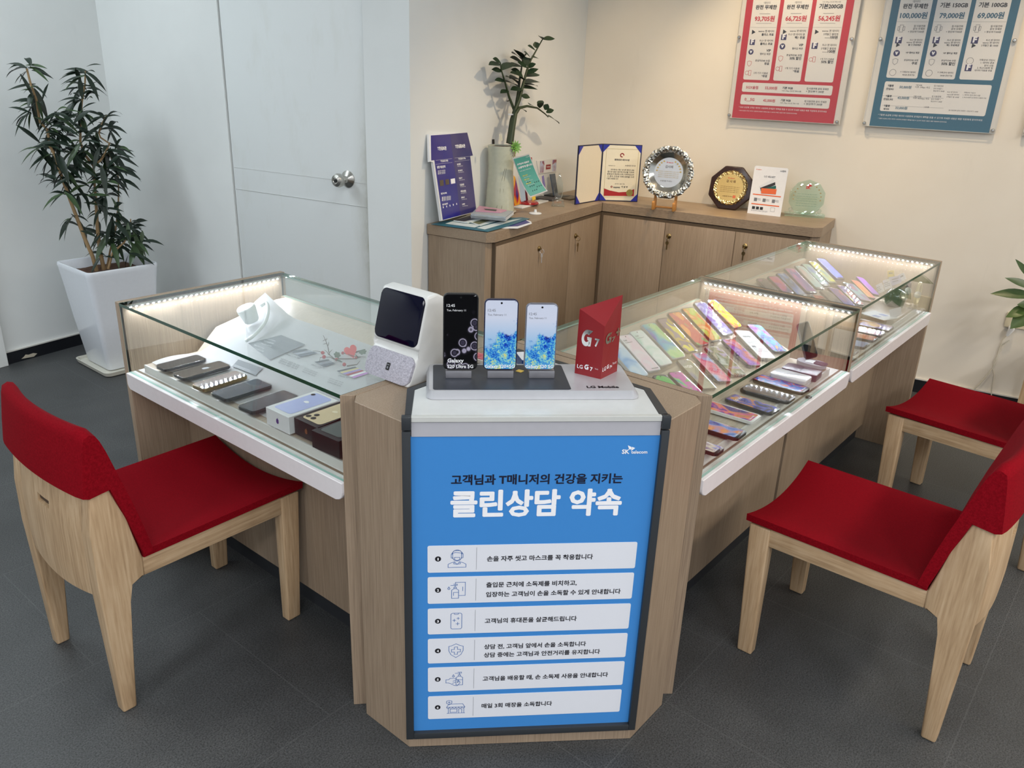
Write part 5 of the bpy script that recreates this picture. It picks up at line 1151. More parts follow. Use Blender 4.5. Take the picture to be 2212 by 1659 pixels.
mb = MB(); mb.prism(SPF, rrect(0.011, 0.017, 0.0012, 2, 0, h2*0.46), 0.004, 0.0046, 0); mb.build('badge', BLACK, gr); mb = MB(); mb.poly(SPF, [(-0.0025, h2*0.46-0.005), (0.0025, h2*0.46-0.005), (0.0025, h2*0.46), (-0.0025, h2*0.46)], 0.005); mb.poly(SPF, [(-0.0035, h2*0.46+0.003), (0.0035, h2*0.46+0.003), (0.0035, h2*0.46+0.005), (-0.0035, h2*0.46+0.005)], 0.005); mb.build('badge_mark', GREYINK, gr)
# small things lying behind the phones
yn_, F, w, l = slab('sticky_note', 'yellow sticky note half hidden behind the middle podium phone', 'note', z10((870, 1030), (905, 1012), (960, 1040), (890, 1075)), ST+0.0012, 0.0008, plain('note_yellow', (236, 200, 90), 0.6), 0.001, 0.0)
kb, F, w, l = slab('calculator', 'pink keyed calculator glimpsed between the left and middle podium phones', 'calculator', z10((200, 760), (330, 700), (345, 880), (180, 930)), PT, 0.010, plain('cream_case', (226, 216, 204), 0.4), 0.004, 0.001)
for i in range(3):
    for j in range(4): mb = MB(); mb.box((-w/2+0.004+i*w/3.2, -l/2+0.003+j*l/4.2, 0.010), (-w/2+0.004+(i+0.85)*w/3.2, -l/2+0.003+(j+0.85)*l/4.2, 0.0125), F=F, bev=0.0006); mb.build('key', plain('key_pink', (206, 110, 120), 0.4), kb)
bx_, F, w, l = slab('phone_carton', 'white box with blue sides glimpsed between the middle and right podium phones', 'box', z10((880, 740), (960, 735), (1100, 870), (900, 880)), PT, 0.022, plain('box_blue_side', (24, 60, 120), 0.4), 0.003, 0.0006)
mb = MB(); mb.poly(F, rrect(w*0.97, l*0.95, 0.003), 0.0225); mb.build('lid', PAPER, bx_)
# an office chair back seen dark behind the phones is only a sliver: the monitor on the staff side
# ------------------------------------------------------------ on the cabinets
def zc(k, *pts): return [(k[0]+a/k[2], k[1]+b/k[2]) for a, b in pts]
K6 = (900, 60, 3.607); K7 = (1220, 290, 3.687); KT = (920, 280, 7.2125); KG = (1060, 290, 7.9)
VIO = None
# T shaped board
bl_, br_ = atz(953.3, 477.6, ZT+0.022), atz(1029.5, 457.5, ZT+0.022)
tl_ = at(926.2, 289.7, RY*(VB-0.016), RY)
uT = (br_-bl_).normalized(); FTB = Frame(bl_, uT, tl_-bl_)
out = [FTB.px(*q) for q in zc(KT, (240, 1425), (790, 1280), (695, 415), (735, 405), (655, 35), (45, 70), (60, 505), (115, 500))]
tb = thing('advert_board', 'dark blue T shaped advert board with white edge leaning by the wall', 'advert board', bl_)
mb = MB(); mb.prism(FTB, out, -0.012, 0.0, 0, 0.002, 2); mb.build('board', GLOSSW, tb, 40)
def tboard_blue(name, c1, c2):
    m, t, b = nm(name); co = coords(t, 'Generated'); n = noise(t, co, 1.2, 1); r = ramp(t, ((0.3, c1), (0.7, c2))); t.links.new(n.outputs['Fac'], r.inputs[0]); t.links.new(r.outputs[0], b.inputs['Base Color'])
    b.inputs['Roughness'].default_value = 0.18; return m
B1 = tboard_blue('board_blue', (30, 34, 130), (58, 50, 128)); B2 = tboard_blue('board_indigo', (56, 54, 110), (70, 64, 116))
P_ = lambda x, y: FTB.px(*zc(KT, (x, y))[0])
mb = MB(); mb.poly(FTB, [P_(262, 1408), P_(538, 1335), P_(375, 70), P_(75, 92), P_(82, 482), P_(130, 476)], 0.0008); mb.build('left_print', B1, tb)
mb = MB(); mb.poly(FTB, [P_(538, 1335), P_(784, 1268), P_(688, 412), P_(730, 402), P_(642, 46), P_(375, 70)], 0.0008); mb.build('right_print', B2, tb)
mb = MB()
def tt(body, x0, y0, x1, y1, bold=0.02, m=0): a = P_(x0, y0); b_ = P_(x1, y1); mb.text(FTB, body, a[0], a[1], b_[0], b_[1], m, bold, 0.0014)
tt('T안심보관', 180, 318, 318, 312, 0.05); tt('T안심홈보관', 455, 285, 610, 275, 0.05); tt('T안심보관 혜택', 225, 505, 342, 498, 0.02); tt('T안심홈보관 메뉴', 500, 470, 618, 458, 0.02)
tt('왕창 예상견적', 172, 605, 300, 592, 0.04)
for i, (s, x0, x1, y) in enumerate((('보안센터', 483, 540, 556), ('전화 대응하기', 498, 568, 650), ('파일보기', 512, 562, 770), ('안심보관', 527, 592, 875), ('서비스안내', 538, 620, 975), ('정책보기', 548, 600, 1072), ('고객센터', 560, 605, 1175))):
    tt(s, x0, y, x1, y-8, 0.04); tt('자세한 안내를 확인하세요', x0+4, y+24, x0+90, y+14, 0.0)
for y in (470, 505+25): mb.wire(FTB, [P_(150, y+10), P_(405, y-18)], 0.0006, 0, 0.0014)
for y in (435, 490): mb.wire(FTB, [P_(445, y+8), P_(680, y-18)], 0.0006, 0, 0.0014)
for y in (655, 680, 700): tt('■ 안심하고 보관하세요', 186, y, 300, y-14, 0.01)
for y in (1068, 1090, 1114): tt('■ 안심하고 보관하세요', 248, y, 385, y-18, 0.01)
tt('월간이용 혜택', 232, 1010, 322, 998, 0.04); tt('월간 안심보관', 255, 1180, 338, 1162, 0.04)
for i in range(5): a = P_(267+52*i, 1210-13*i); mb.poly(FTB, [(a[0]-0.003, a[1]-0.004), (a[0]+0.003, a[1]-0.004), (a[0]+0.003, a[1]+0.004), (a[0]-0.003, a[1]+0.004)], 0.0014, 0)
mb.build('lettering', WINK, tb, fix=False)
for q, m in ((((210, 790), (268, 782), (275, 872), (218, 880)), plain('photo_brown', (86, 74, 54), 0.3)), (((298, 778), (355, 770), (362, 852), (305, 862)), plain('photo_brown', (86, 74, 54), 0.3)), (((380, 770), (448, 758), (455, 835), (388, 846)), WINK)):
    mb = MB(); mb.poly(FTB, [P_(*v) for v in q], 0.0014); mb.build('picture', m, tb)
# leaflets, sheets
def sheet_px(name, label, quad, z, mat, th=0.0012, group=None, cat='leaflet', prints=None):
    q = [atz(x, y, z+th) for x, y in quad]; root = thing(name, label, cat, sum(q, Vector())/len(q)-UP*th, 0, group)
    mb = MB(); mb.prism(XY, [(v.x, v.y) for v in q], z, z+th); mb.build('sheet', mat, root)
    if prints:
        for pq, pm in prints:
            mb = MB(); mb.face([atz(x, y, z+th+0.0005) for x, y in pq]); mb.build('print', pm, root)
    return root
TEAL = plain('teal_print', (42, 104, 122), 0.4); PALE = plain('pale_print', (214, 224, 224), 0.5); DARKP = plain('dark_photo', (50, 48, 50), 0.35); INDP = plain('indigo_print', (48, 50, 130), 0.35); OLIVP = plain('olive_photo', (120, 122, 90), 0.5)
sheet_px('advert_sheet', 'white edged indigo advert sheet lying lowest at the cabinet front edge', zc(KT, (1090, 1530), (1430, 1535), (1650, 1460), (1640, 1432), (1560, 1400), (1300, 1440)), ZT, PAPER, 0.002, cat='advert sheet', prints=[(zc(KT, (1120, 1515), (1430, 1505), (1625, 1445), (1560, 1412)), INDP)])
sheet_px('poster_sheet', 'large teal poster sheet lying at the left end of the cabinet top', zc(KT, (80, 1472), (520, 1530), (965, 1590), (1290, 1500), (1620, 1385), (1500, 1365), (560, 1400), (300, 1420)), ZT+0.0035, TEAL, 0.001, cat='poster', prints=[(zc(KT, (300, 1465), (420, 1425), (860, 1490), (760, 1525)), PALE), (zc(KT, (790, 1530), (1170, 1430), (1500, 1385), (920, 1555)), PALE)])
sheet_px('leaflet', 'olive photo leaflet on the teal poster sheet', zc(KT, (690, 1445), (930, 1360), (1130, 1415), (850, 1500)), ZT+0.0055, PALE, 0.001, prints=[(zc(KT, (730, 1445), (940, 1370), (1050, 1400), (830, 1475)), OLIVP)])
sheet_px('leaflet', 'black covered booklet in front of the T shaped board foot', zc(KT, (430, 1415), (740, 1310), (1040, 1345), (650, 1445)), ZT+0.0075, PALE, 0.004, prints=[(zc(KT, (440, 1412), (740, 1318), (960, 1345), (600, 1430)), DARKP)])
zs = ZT+0.012
for i in range(5):
    d = (0, 6, -4, 8, 2)[i]
    sheet_px('brochure', ('bottom', 'second lowest', 'middle', 'second highest', 'highest white')[i]+' brochure in the pile beside the vase', zc(KT, (700+d, 1365-14*i), (800+d, 1262-12*i), (1362+d, 1312-11*i), (1240+d, 1412-13*i)), zs+0.0062*i, PAPER if i % 2 else plain('grey_brochure', (170, 176, 182), 0.4), 0.0056, 'brochure pile beside the vase', 'brochure')
sheet_px('brochure', 'pink covered brochure on top of the pile beside the vase', zc(KT, (770, 1262), (830, 1185), (1258, 1250), (1150, 1285)), zs+0.031, plain('pink_cover', (206, 150, 172), 0.35), 0.004, None, 'brochure', [(zc(KT, (900, 1230), (1110, 1245), (1090, 1270), (930, 1250)), DARKP)])
# vase with its plant
vb = atz(1079, 458, ZT)
def rad_at(px_l, px_r, y):
    a = at(px_l, y, vb, facing(vb)); c = at(px_r, y, vb, facing(vb)); return (c-a).length/2, (a+c).z/2-ZT
VASE = plain('celadon_glaze', (186, 190, 172), 0.12, spec=0.6, grain=0.08)
prof = []
for y, l_, r_ in ((452, 1055, 1114), (440, 1055, 1113.5), (420, 1056.5, 1112), (400, 1057, 1111), (380, 1058, 1109.5), (360, 1057, 1108), (340, 1054, 1107), (325, 1051, 1106), (313, 1049, 1105.5)): prof.append(rad_at(l_, r_, y))
z00 = prof[0][1]; prof = [(r_*1.06, z_-z00+0.012) for r_, z_ in prof]; hV = prof[-1][1]; rV = prof[-1][0]
vs = thing('potted_plant', 'tall celadon vase with a glossy upright plant on the cabinet', 'plant', vb)
mb = MB(); mb.lathe(vb, [(prof[0][0]*0.9, 0.008)]+prof+[(rV-0.006, hV), (rV-0.008, hV-0.03), (0, hV-0.03)], n=40); vase = mb.build('vase', VASE, vs, 40)
mb = MB(); f = facing(vb); sd_ = UP.cross(f)
for k, (x0, x1) in enumerate(((0.3, -0.25), (0.42, 0.1))):
    pts = []
    for i in range(13):
        t_ = i/12; z_ = 0.02+t_*hV*0.62; r_ = np_ = [pr for pr in prof if pr[1] >= z_][0][0]+0.0006; s_ = x1+(x0-x1)*t_+0.04*math.sin(t_*7); pts.append(vb+UP*z_+(f*math.cos(s_)+sd_*math.sin(s_))*(r_))
    mb.tube(pts, 0.0007, n=4)
mb.build('painted_line', plain('glaze_line', (110, 104, 84), 0.4), vase)
mb = MB(); mb.lathe(vb, ((0.062, 0), (0.082, 0.006), (0.083, 0.009), (0.062, 0.008), (0, 0.007)), n=32); mb.build('saucer', plain('saucer_cream', (206, 206, 190), 0.3), vs, 40)
mb = MB(); mb.lathe(vb+UP*(hV-0.028), ((rV-0.009, 0), (rV-0.009, 0.022), (0, 0.024)), n=24); mb.build('soil', plain('soil', (80, 52, 38), 0.95, grain=0.4), vs, 40)
GREEN1 = plain('leaf_dark_green', (36, 56, 36), 0.5, spec=0.3, grain=0.25); GREEN2 = plain('leaf_mid_green', (52, 74, 42), 0.4, grain=0.25); STEMG = plain('stem_green', (44, 58, 34), 0.5); CANE = plain('cane_tan', (150, 124, 88), 0.8, grain=0.15)
def leaf(mb, base, d, up, L_, W_, bend=0.25, m=0, fold=0.25, n=6):
    """lance shaped leaf from base along d, drooping"""
    d = d.normalized(); s_ = d.cross(up); s_ = s_.normalized() if s_.length > 1e-4 else d.orthogonal().normalized(); nn = s_.cross(d)
    rows = []
    for i in range(n+1):
        t_ = i/n; wd = W_/2*math.sin(math.pi*min(1, t_*0.94+0.05))**0.85*(1 if t_ < 0.6 else (1-(t_-0.6)*0.5)); wd = wd if i < n else 0.0004
        c = base+d*L_*t_*(1-0.25*bend*t_)-nn*0+Vector((0, 0, -1))*bend*L_*t_*t_
        rows.append((mb.b.verts.new(c-s_*wd+nn*wd*fold), mb.b.verts.new(c), mb.b.verts.new(c+s_*wd+nn*wd*fold)))
    for i in range(n):
        for k in (0, 1): mb.b.faces.new((rows[i][k], rows[i][k+1], rows[i+1][k+1], rows[i+1][k])).material_index = m
def vpt(x, y, dep=0.0): return at(x, y, vb-RY*dep, RY)
k6 = lambda *q: zc(K6, *q)
stems = [([(715, 900), (740, 720), (760, 640), (720, 540), (690, 430), (660, 330), (652, 270)], 0.0, [(652, 270, -60, 240), (655, 285, -90, 290), (660, 330, 100, 275), (665, 340, -80, 325), (690, 415, -80, 410), (690, 420, 90, 455), (715, 490, -60, 510), (735, 560, -20, 575)]),
    ([(720, 900), (760, 660), (800, 560), (830, 440), (860, 330), (890, 250), (930, 180), (975, 100), (985, 85)], 0.02, [(985, 90, 90, 85), (980, 90, -20, 65), (940, 160, -20, 105), (925, 175, -60, 140), (890, 240, -55, 185), (900, 230, 50, 240), (870, 300, -40, 215), (865, 310, 65, 280), (850, 360, 100, 320), (845, 380, 110, 365), (840, 400, -110, 350), (840, 430, 120, 425), (838, 440, 100, 455), (830, 470, 110, 480), (825, 480, -90, 485), (815, 530, 65, 545), (830, 400, -60, 330), (860, 310, -75, 265)]),
    ([(735, 905), (765, 680), (790, 520), (800, 420), (815, 330), (825, 260), (822, 235)], -0.02, [(822, 240, -55, 170), (820, 250, -80, 195), (822, 270, -95, 230), (818, 300, -90, 300), (810, 350, -75, 325), (800, 400, -75, 395), (795, 440, -100, 380), (822, 250, 40, 200), (826, 270, 70, 240)]),
    ([(730, 905), (770, 670), (800, 625), (860, 610), (940, 625), (1000, 670), (1025, 695)], 0.05, [(800, 625, 50, 655), (880, 600, 15, 600), (950, 610, 30, 565), (960, 625, 10, 580), (1000, 640, 25, 590), (1010, 660, 60, 640), (1025, 690, 80, 745)])]
DARKST = STEMG
mbl = MB()
for pts, dep, lv in stems:
    mb = MB(); pp = [vpt(*k6(q)[0], dep+(0.0 if i else 0)) for i, q in enumerate(pts)]; mb.tube(pp, [0.010*(1-i/(len(pp)))**1.8+0.0022 for i in range(len(pp))], n=7); mb.build('stem', STEMG, vs, 60)
    for x, y, dx, y2 in lv:
        b0 = vpt(*k6((x, y))[0], dep); e0 = vpt(*k6((x+dx, y2))[0], dep+rnd.uniform(-0.03, 0.05)); d = e0-b0
        leaf(mbl, b0, d+UP*d.length*0.12, UP+facing(vb)*0.9, d.length*1.08, max(0.034, min(d.length*0.46, 0.052)), 0.12, 0, 0.15)
mbl.build('foliage', (GREEN1,), vs, 80)
mb = MB(); p0 = vpt(*k6((735, 680))[0], 0.012); mb.lathe(p0, ((0.014, 0), (0.015, 0.003), (0.014, 0.006), (0, 0.006)), n=16); mb.build('tie', WINK, vs, 40)
mb = MB(); mb.tube([vpt(*k6((598, 905))[0], 0.02), vpt(*k6((597, 870))[0], 0.02)], 0.006, n=8); mb.build('cut_stub', plain('stub_brown', (40, 36, 28), 0.8), vs, 60)
o = vpt(*k6((655, 855))[0], 0.025); LBF = Frame(o, CR*0.9+CU*0.3, CU*0.9-CR*0.3); mb = MB(); mb.prism(LBF, [(-0.008, -0.016), (0.006, -0.016), (0.008, 0.014), (-0.004, 0.016)], 0, 0.0008); mb.build('plant_label', plain('label_cream', (190, 186, 164), 0.6), vs)
# bright green succulent ornament clipped on the rim
o = vpt(*k6((768, 930))[0], 0.075); su = thing('succulent_pick', 'bright green artificial succulent on the right of the vase rim', 'ornament', o)
mb = MB(); ax = (facing(vb)*0.8+CR*0.5+UP*0.2).normalized(); a_ = ax.orthogonal().normalized(); b_ = ax.cross(a_)
for ring_, nn_, L_ in ((0, 11, 0.034), (1, 9, 0.024), (2, 6, 0.014)):
    for k in range(nn_): t_ = (k+ring_*0.5)/nn_*2*math.pi; leaf(mb, o, a_*math.cos(t_)+b_*math.sin(t_)+ax*(0.25+0.4*ring_), ax, L_, 0.011, 0.0, 0, 0.5, 4)
mb.build('rosette', plain('succulent_green', (120, 170, 84), 0.5), su, 60)
mb = MB(); mb.tube([o, o-UP*0.045-facing(vb)*0.012], 0.003, n=6); mb.build('stalk', plain('stalk_tan', (190, 170, 120), 0.6), su)
# teal pop sign on a little stand
pbse = atz(1156.2, 462, ZT); pop = thing('pop_sign', 'teal curved card sign on a small white round stand', 'sign', pbse)
mb = MB(); mb.lathe(pbse, ((0.030, 0), (0.032, 0.003), (0.028, 0.007), (0.008, 0.009), (0.006, 0.022), (0.0, 0.023)), n=28); mb.build('base', GLOSSW, pop, 40)
ptop = at(1158, 425, pbse, facing(pbse)); mb = MB(); mb.tube([pbse+UP*0.02, ptop+UP*0.012], 0.0022, n=8); mb.build('rod', ACRYL, pop)
fp = (facing(pbse)-RY*0.9).normalized(); PF_ = Frame(ptop, UP.cross(fp), UP)
q4 = [PF_.px(*v) for v in zc(KG, (315, 395), (605, 320), (925, 955), (625, 1065))]
def curved(u_, v_, off=0.0):
    x = (q4[3][0]*(1-u_)+q4[2][0]*u_)*(1-v_)+(q4[0][0]*(1-u_)+q4[1][0]*u_)*v_; y = (q4[3][1]*(1-u_)+q4[2][1]*u_)*(1-v_)+(q4[0][1]*(1-u_)+q4[1][1]*u_)*v_
    bow = math.sin(v_*math.pi); x += 0.012*(0.5-v_)*2*(1-v_)*0.0-0.014*bow*(0.6-v_); return PF_.p(x, y, 0.012+0.018*(v_-0.5)**2*4+off)
mb = MB(); mb.grid(curved, 2, 14); bmesh.ops.solidify(mb.b, geom=mb.b.faces[:], thickness=0.001); mb.build('card', PAPER, pop, 60)
POPT = plain('pop_teal', (88, 164, 152), 0.4)
mb = MB(); mb.grid(lambda a, b__: curved(0.05+0.9*a, 0.03+0.94*b__, 0.002), 2, 14); mb.build('print', POPT, pop, 60)
mb = MB()
def ctext(body, u0, v0, u1, m, bold):
    a, b__ = curved(u0, v0, 0.003), curved(u1, v0, 0.003); uu = b__-a; vv = curved(u0, v0+0.05, 0.003)-a; F = Frame(a, uu, vv); mb.text(F, body, 0, 0, uu.length, 0, m, bold, 0.0006)
ctext('고객님의 말씀은', 0.10, 0.80, 0.80, 0, 0.05); ctext('소중하게 합니다.', 0.10, 0.71, 0.92, 0, 0.05)
for v0 in (0.50, 0.40, 0.30): ctext('확인 안내', 0.18, v0, 0.45, 1, 0.03); ctext('매장에서 안내해 드립니다', 0.22, v0-0.04, 0.62, 0, 0.0)
ctext('자세한 내용은 매장에 문의', 0.12, 0.63, 0.75, 0, 0.0); ctext('T world', 0.72, 0.93, 0.92, 0, 0.03)
for i in range(14): a = curved(0.32+0.055*(i % 6)*2 % 0.6, 0.12+0.055*(i//3), 0.003); mb.ball(a, 0.0028, 2, 6, (0.6, 0.6, 1.3))
mb.build('lettering', (WINK, plain('pop_yellow', (232, 214, 90), 0.4), plain('pop_dark', (30, 60, 60), 0.5)), pop, fix=False)
# tray with leaflets beside the vase
trL, trF, trR = atz(1116, 447, ZT), atz(1128, 451.5, ZT), atz(1185, 436, ZT)
TRF = Frame(Vector((trF.x, trF.y, ZT)), trR-trF, UP.cross(trR-trF)); LT = (trR-trF).length
pt = thing('leaflet_stand', 'white leaflet tray with a red phone cradle between vase and teal sign', 'leaflet stand', TRF.p(LT/2, 0.03))
mb = MB(); mb.box((0, 0.0, 0), (LT, 0.055, 0.008), F=TRF, bev=0.002); mb.build('tray', GLOSSW, pt, 30)
mb = MB(); mb.lathe(TRF.p(LT*0.42, 0.03, 0.008), ((0.052, 0), (0.054, 0.004), (0.046, 0.012), (0, 0.014)), n=30); mb.build('cradle', plain('cradle_red', (150, 26, 36), 0.25), pt, 40)
bb0 = TRF.p(0.02, 0.035, 0.012)
card('leaflet', 'orange and yellow flame leaflet leaning beside the vase', 'leaflet', zc(KG, (388, 700), (420, 730), (522, 1185), (400, 1225)), bb0, wp('flame_leaf', [(60, 40, 140), (236, 90, 50), (250, 190, 50), (206, 60, 40), (70, 40, 130)], 1.6, 0.8, uv='Generated'), None, 0.003, n=facing(bb0)+UP*0.1)
bb0 = TRF.p(LT*0.35, 0.045, 0.022)
card('phone_model', 'pale blue phone standing behind the flame leaflet', 'phone', zc(KG, (470, 720), (560, 690), (600, 1130), (520, 1150)), bb0, plain('ice_blue', (176, 196, 216), 0.3), None, 0.006, n=facing(bb0)+UP*0.1)
bb0 = TRF.p(LT*0.42, 0.03, 0.022)
card('phone_model', 'dark red phone standing upright in the red cradle', 'phone', zc(KG, (525, 800), (590, 780), (640, 1130), (570, 1150)), bb0, plain('maroon_gloss', (96, 20, 30), 0.15), None, 0.006, n=facing(bb0)+UP*0.1)
bb0 = TRF.p(LT*0.8, 0.03, 0.009)
card('leaflet', 'small yellow leaflet at the foot of the teal sign', 'leaflet', zc(KG, (690, 1030), (755, 1010), (770, 1110), (715, 1130)), bb0, plain('leaf_yellow', (236, 196, 60), 0.4), None, 0.002)
bb0 = rm(3.74, 2.13, ZT+0.02)
card('leaflet', 'red topped leaflet against the wall behind the teal sign', 'leaflet', zc(KG, (640, 400), (705, 395), (705, 560), (645, 600)), rm(3.74, 2.14, 1.0), plain('leaf_red', (160, 40, 50), 0.4), None, 0.004, n=-RY)
# stuck on the wall
wc, F, pts = card('wall_card', 'white wireless notice card with two costumed figures stuck on the wall', 'card', zc(KG, (785, 455), (1125, 412), (1118, 638), (828, 672)), RY*(VB-0.004), GLOSSW, None, 0.003, n=-RY)
W_ = pts[2][0]; H_ = pts[0][1]
mb = MB()
mb.poly(F, [(W_*0.36, H_*0.25), (W_*0.64, H_*0.25), (W_*0.64, H_*0.62), (W_*0.36, H_*0.62)], 0.0006, 0); mb.text(F, 'T wifi zone', W_*0.39, H_*0.40, W_*0.6, H_*0.40, 1, 0.03, 0.0012)
for x0, x1 in ((0.02, 0.26), (0.74, 0.97)): mb.poly(F, [(W_*x0, H_*0.06), (W_*x1, H_*0.06), (W_*x1, H_*0.94), (W_*x0, H_*0.94)], 0.0006, 2)
mb.build('print', (plain('notice_maroon', (150, 34, 44), 0.4), WINK, wp('blue_red_blur', [(70, 80, 170), (150, 60, 70), (190, 200, 230), (60, 60, 140)], 2.0, 1.0, rough=0.4, uv='Generated')), wc, fix=False)
bb0 = rm(3.99, 2.10, ZT+0.012)
card('phone_model', 'slim dark phone leaning on the wall under the wireless card', 'phone', zc(KG, (1022, 680), (1100, 668), (1150, 1030), (1085, 1045)), bb0, plain('steel_blue_phone', (84, 96, 110), 0.3), None, 0.008, n=-RY+UP*0.25)
slab('cradle', 'flat black phone cradle on the cabinet below the wireless card', 'cradle', zc(KG, (985, 1020), (1100, 1000), (1290, 1050), (1130, 1085)), ZT, 0.010, BLACK, 0.006, 0.002)
slab('phone_case', 'dark grey wallet case lying left of the black cradle', 'phone case', zc(KG, (800, 1060), (950, 1030), (1040, 1090), (920, 1130)), ZT, 0.010, plain('wallet_grey', (64, 60, 62), 0.5), 0.006, 0.002)
slab('flat_case', 'long brown grey folder lying under the crystal award', 'folder', zc(KG, (1200, 1050), (1440, 1035), (1442, 1065), (1240, 1120)), ZT, 0.008, plain('folder_taupe', (104, 92, 74), 0.5), 0.003, 0.002)
card('leaflet', 'purple leaflet in a clear holder behind the teal sign', 'leaflet', zc(KG, (870, 720), (905, 700), (945, 960), (905, 1000)), rm(3.86, 2.10, ZT+0.02), plain('leaf_purple', (110, 96, 150), 0.4), None, 0.003)
# crystal award
cb_ = atz(1206, 446, ZT); ca = thing('crystal_award', 'clear crystal flame award on a faceted base near the corner', 'award', cb_)
f = facing(cb_); CF = Frame(cb_, UP.cross(f), UP)
mb = MB(); P2 = lambda x, y: CF.px(*zc(KG, (x, y))[0])
bq = [P2(1030, 1255), P2(1262, 1268), P2(1245, 1125), P2(1055, 1118)]; h_b = max(v[1] for v in bq)
mb.prism(CF, [(bq[0][0], 0.0), (bq[1][0], 0.0), (bq[2][0], h_b), (bq[3][0], h_b)], -0.028, 0.012, 0, 0.003, 2); mb.build('base', CRYSTAL, ca, 30)
mb = MB(); mb.prism(CF, [P2(1100, 1115), P2(1205, 1118), P2(1212, 1040), P2(1240, 980), P2(1235, 820), P2(1190, 665), P2(1165, 668), P2(1120, 840), P2(1080, 960), P2(1092, 1040)], -0.020, 0.004, 0, 0.005, 2); mb.build('flame', CRYSTAL, ca, 30)
mb = MB(); mb.text(CF, '감사패', bq[3][0]+0.008, h_b*0.55, bq[2][0]-0.012, h_b*0.55, 0, 0.0, 0.0126); mb.build('engraving', plain('engraved_bronze', (176, 120, 84), 0.4), ca, fix=False)
# certificate folder
c0, c1, c2 = atz(1242.2, 442.4, ZT), atz(1293.2, 433.7, ZT), atz(1376.8, 436.5, ZT)
cf = thing('certificate_folder', 'open navy certificate folder with blue corners standing in the cabinet corner', 'certificate', c1)
IVP = plain('ivory_paper', (232, 222, 200), 0.6, grain=0.02); CREAM2 = plain('certificate_paper', (232, 226, 204), 0.55, grain=0.03); CORN = plain('royal_blue_corner', (40, 50, 160), 0.35); NAVYC = plain('navy_cover', (30, 34, 60), 0.5)
hC = FTB and at(1301.4, 310.3, c1, facing(c1)).z-ZT
for a_, b__, paper in ((c0, c1, IVP), (c1, c2, CREAM2)):
    F = Frame(a_, b__-a_, UP); wd = (b__-a_).length
    if F.n.dot(facing(a_)) < 0: pass
    mb = MB(); mb.box((0, 0, -0.006), (wd, hC, 0), F=F, bev=0.001); lf = mb.build('cover', NAVYC, cf)
    mb = MB(); mb.box((0.006, 0.006, 0.0), (wd-0.006, hC-0.006, 0.0012), F=F); mb.build('sheet', paper, lf)
    for sx, sy, ox, oy in ((1, 1, 0.004, 0.004), (-1, 1, wd-0.004, 0.004), (1, -1, 0.004, hC-0.004), (-1, -1, wd-0.004, hC-0.004)):
        mb = MB(); pts = [(ox, oy), (ox+sx*wd*0.17, oy), (ox, oy+sy*wd*0.19)]; mb.prism(F, pts, 0.0012, 0.002); mb.build('corner', CORN, lf)
    if paper is CREAM2:
        K = lambda x, y: F.px(*zc(K7, (x, y))[0])
        mb = MB(); fr = [K(333, 115), K(590, 122), K(558, 498), K(308, 500)]; mb.wire(F, fr, 0.0014, 1, 0.0018, True)
        for body, x0, y0, x1, bold in (('경영성과 최우수상', 395, 208, 515, 0.03), ('서울영업본부 장우', 345, 252, 402, 0.0), ('SK텔레콤 대리점', 480, 254, 562, 0.0), ('귀하께서는 평소 남다른 열정과 성실', 365, 285, 552, 0.01), ('함으로 맡은 업무에 최선을 다하여', 340, 303, 550, 0.01), ('경영성과 향상에 크게 기여하였으며', 336, 321, 550, 0.01), ('그 공이 크므로 이에 상장을 드려', 336, 340, 550, 0.01), ('이를 표창합니다', 333, 357, 425, 0.01), ('2019년 12월 10일', 398, 398, 475, 0.0), ('이 상 수', 450, 424, 500, 0.03), ('영업본부장', 385, 427, 438, 0.03)):
            p0 = K(x0, y0); p1 = K(x1, y0+3); mb.text(F, body, p0[0], p0[1], p1[0], p0[1], 0, bold, 0.0018)
        mb.build('lettering', (INK, plain('gold_line', (176, 160, 100), 0.4)), lf, fix=False)
        mb = MB(); p0 = K(457, 167)
        mb.wire(F, [(p0[0]+0.009*math.cos(t_), p0[1]+0.009*math.sin(t_)) for t_ in [k/14*2*math.pi for k in range(12)]], 0.005, 0, 0.0018); p0 = K(372, 418); mb.wire(F, [(p0[0]+0.004*math.cos(t_), p0[1]+0.004*math.sin(t_)) for t_ in [k/12*2*math.pi for k in range(12)]], 0.003, 0, 0.0018)
        mb.poly(F, [K(310, 430), K(360, 448), K(430, 462), K(500, 458), K(553, 436), K(550, 492), K(310, 490)], 0.0016, 0)
        mb.build('red_mark', plain('certificate_red', (170, 40, 44), 0.4), lf, fix=False)
        mb = MB(); p0 = K(515, 466); mb.prism(F, [(p0[0]+0.018*math.cos(k/40*2*math.pi)*(1+0.04*(k % 2)), p0[1]+0.018*math.sin(k/40*2*math.pi)*(1+0.04*(k % 2))) for k in range(40)], 0.0016, 0.0026, 0, 0.0004, 1); mb.build('gold_seal', plain('gold_foil', (186, 172, 100), 0.35, 0.7), lf)
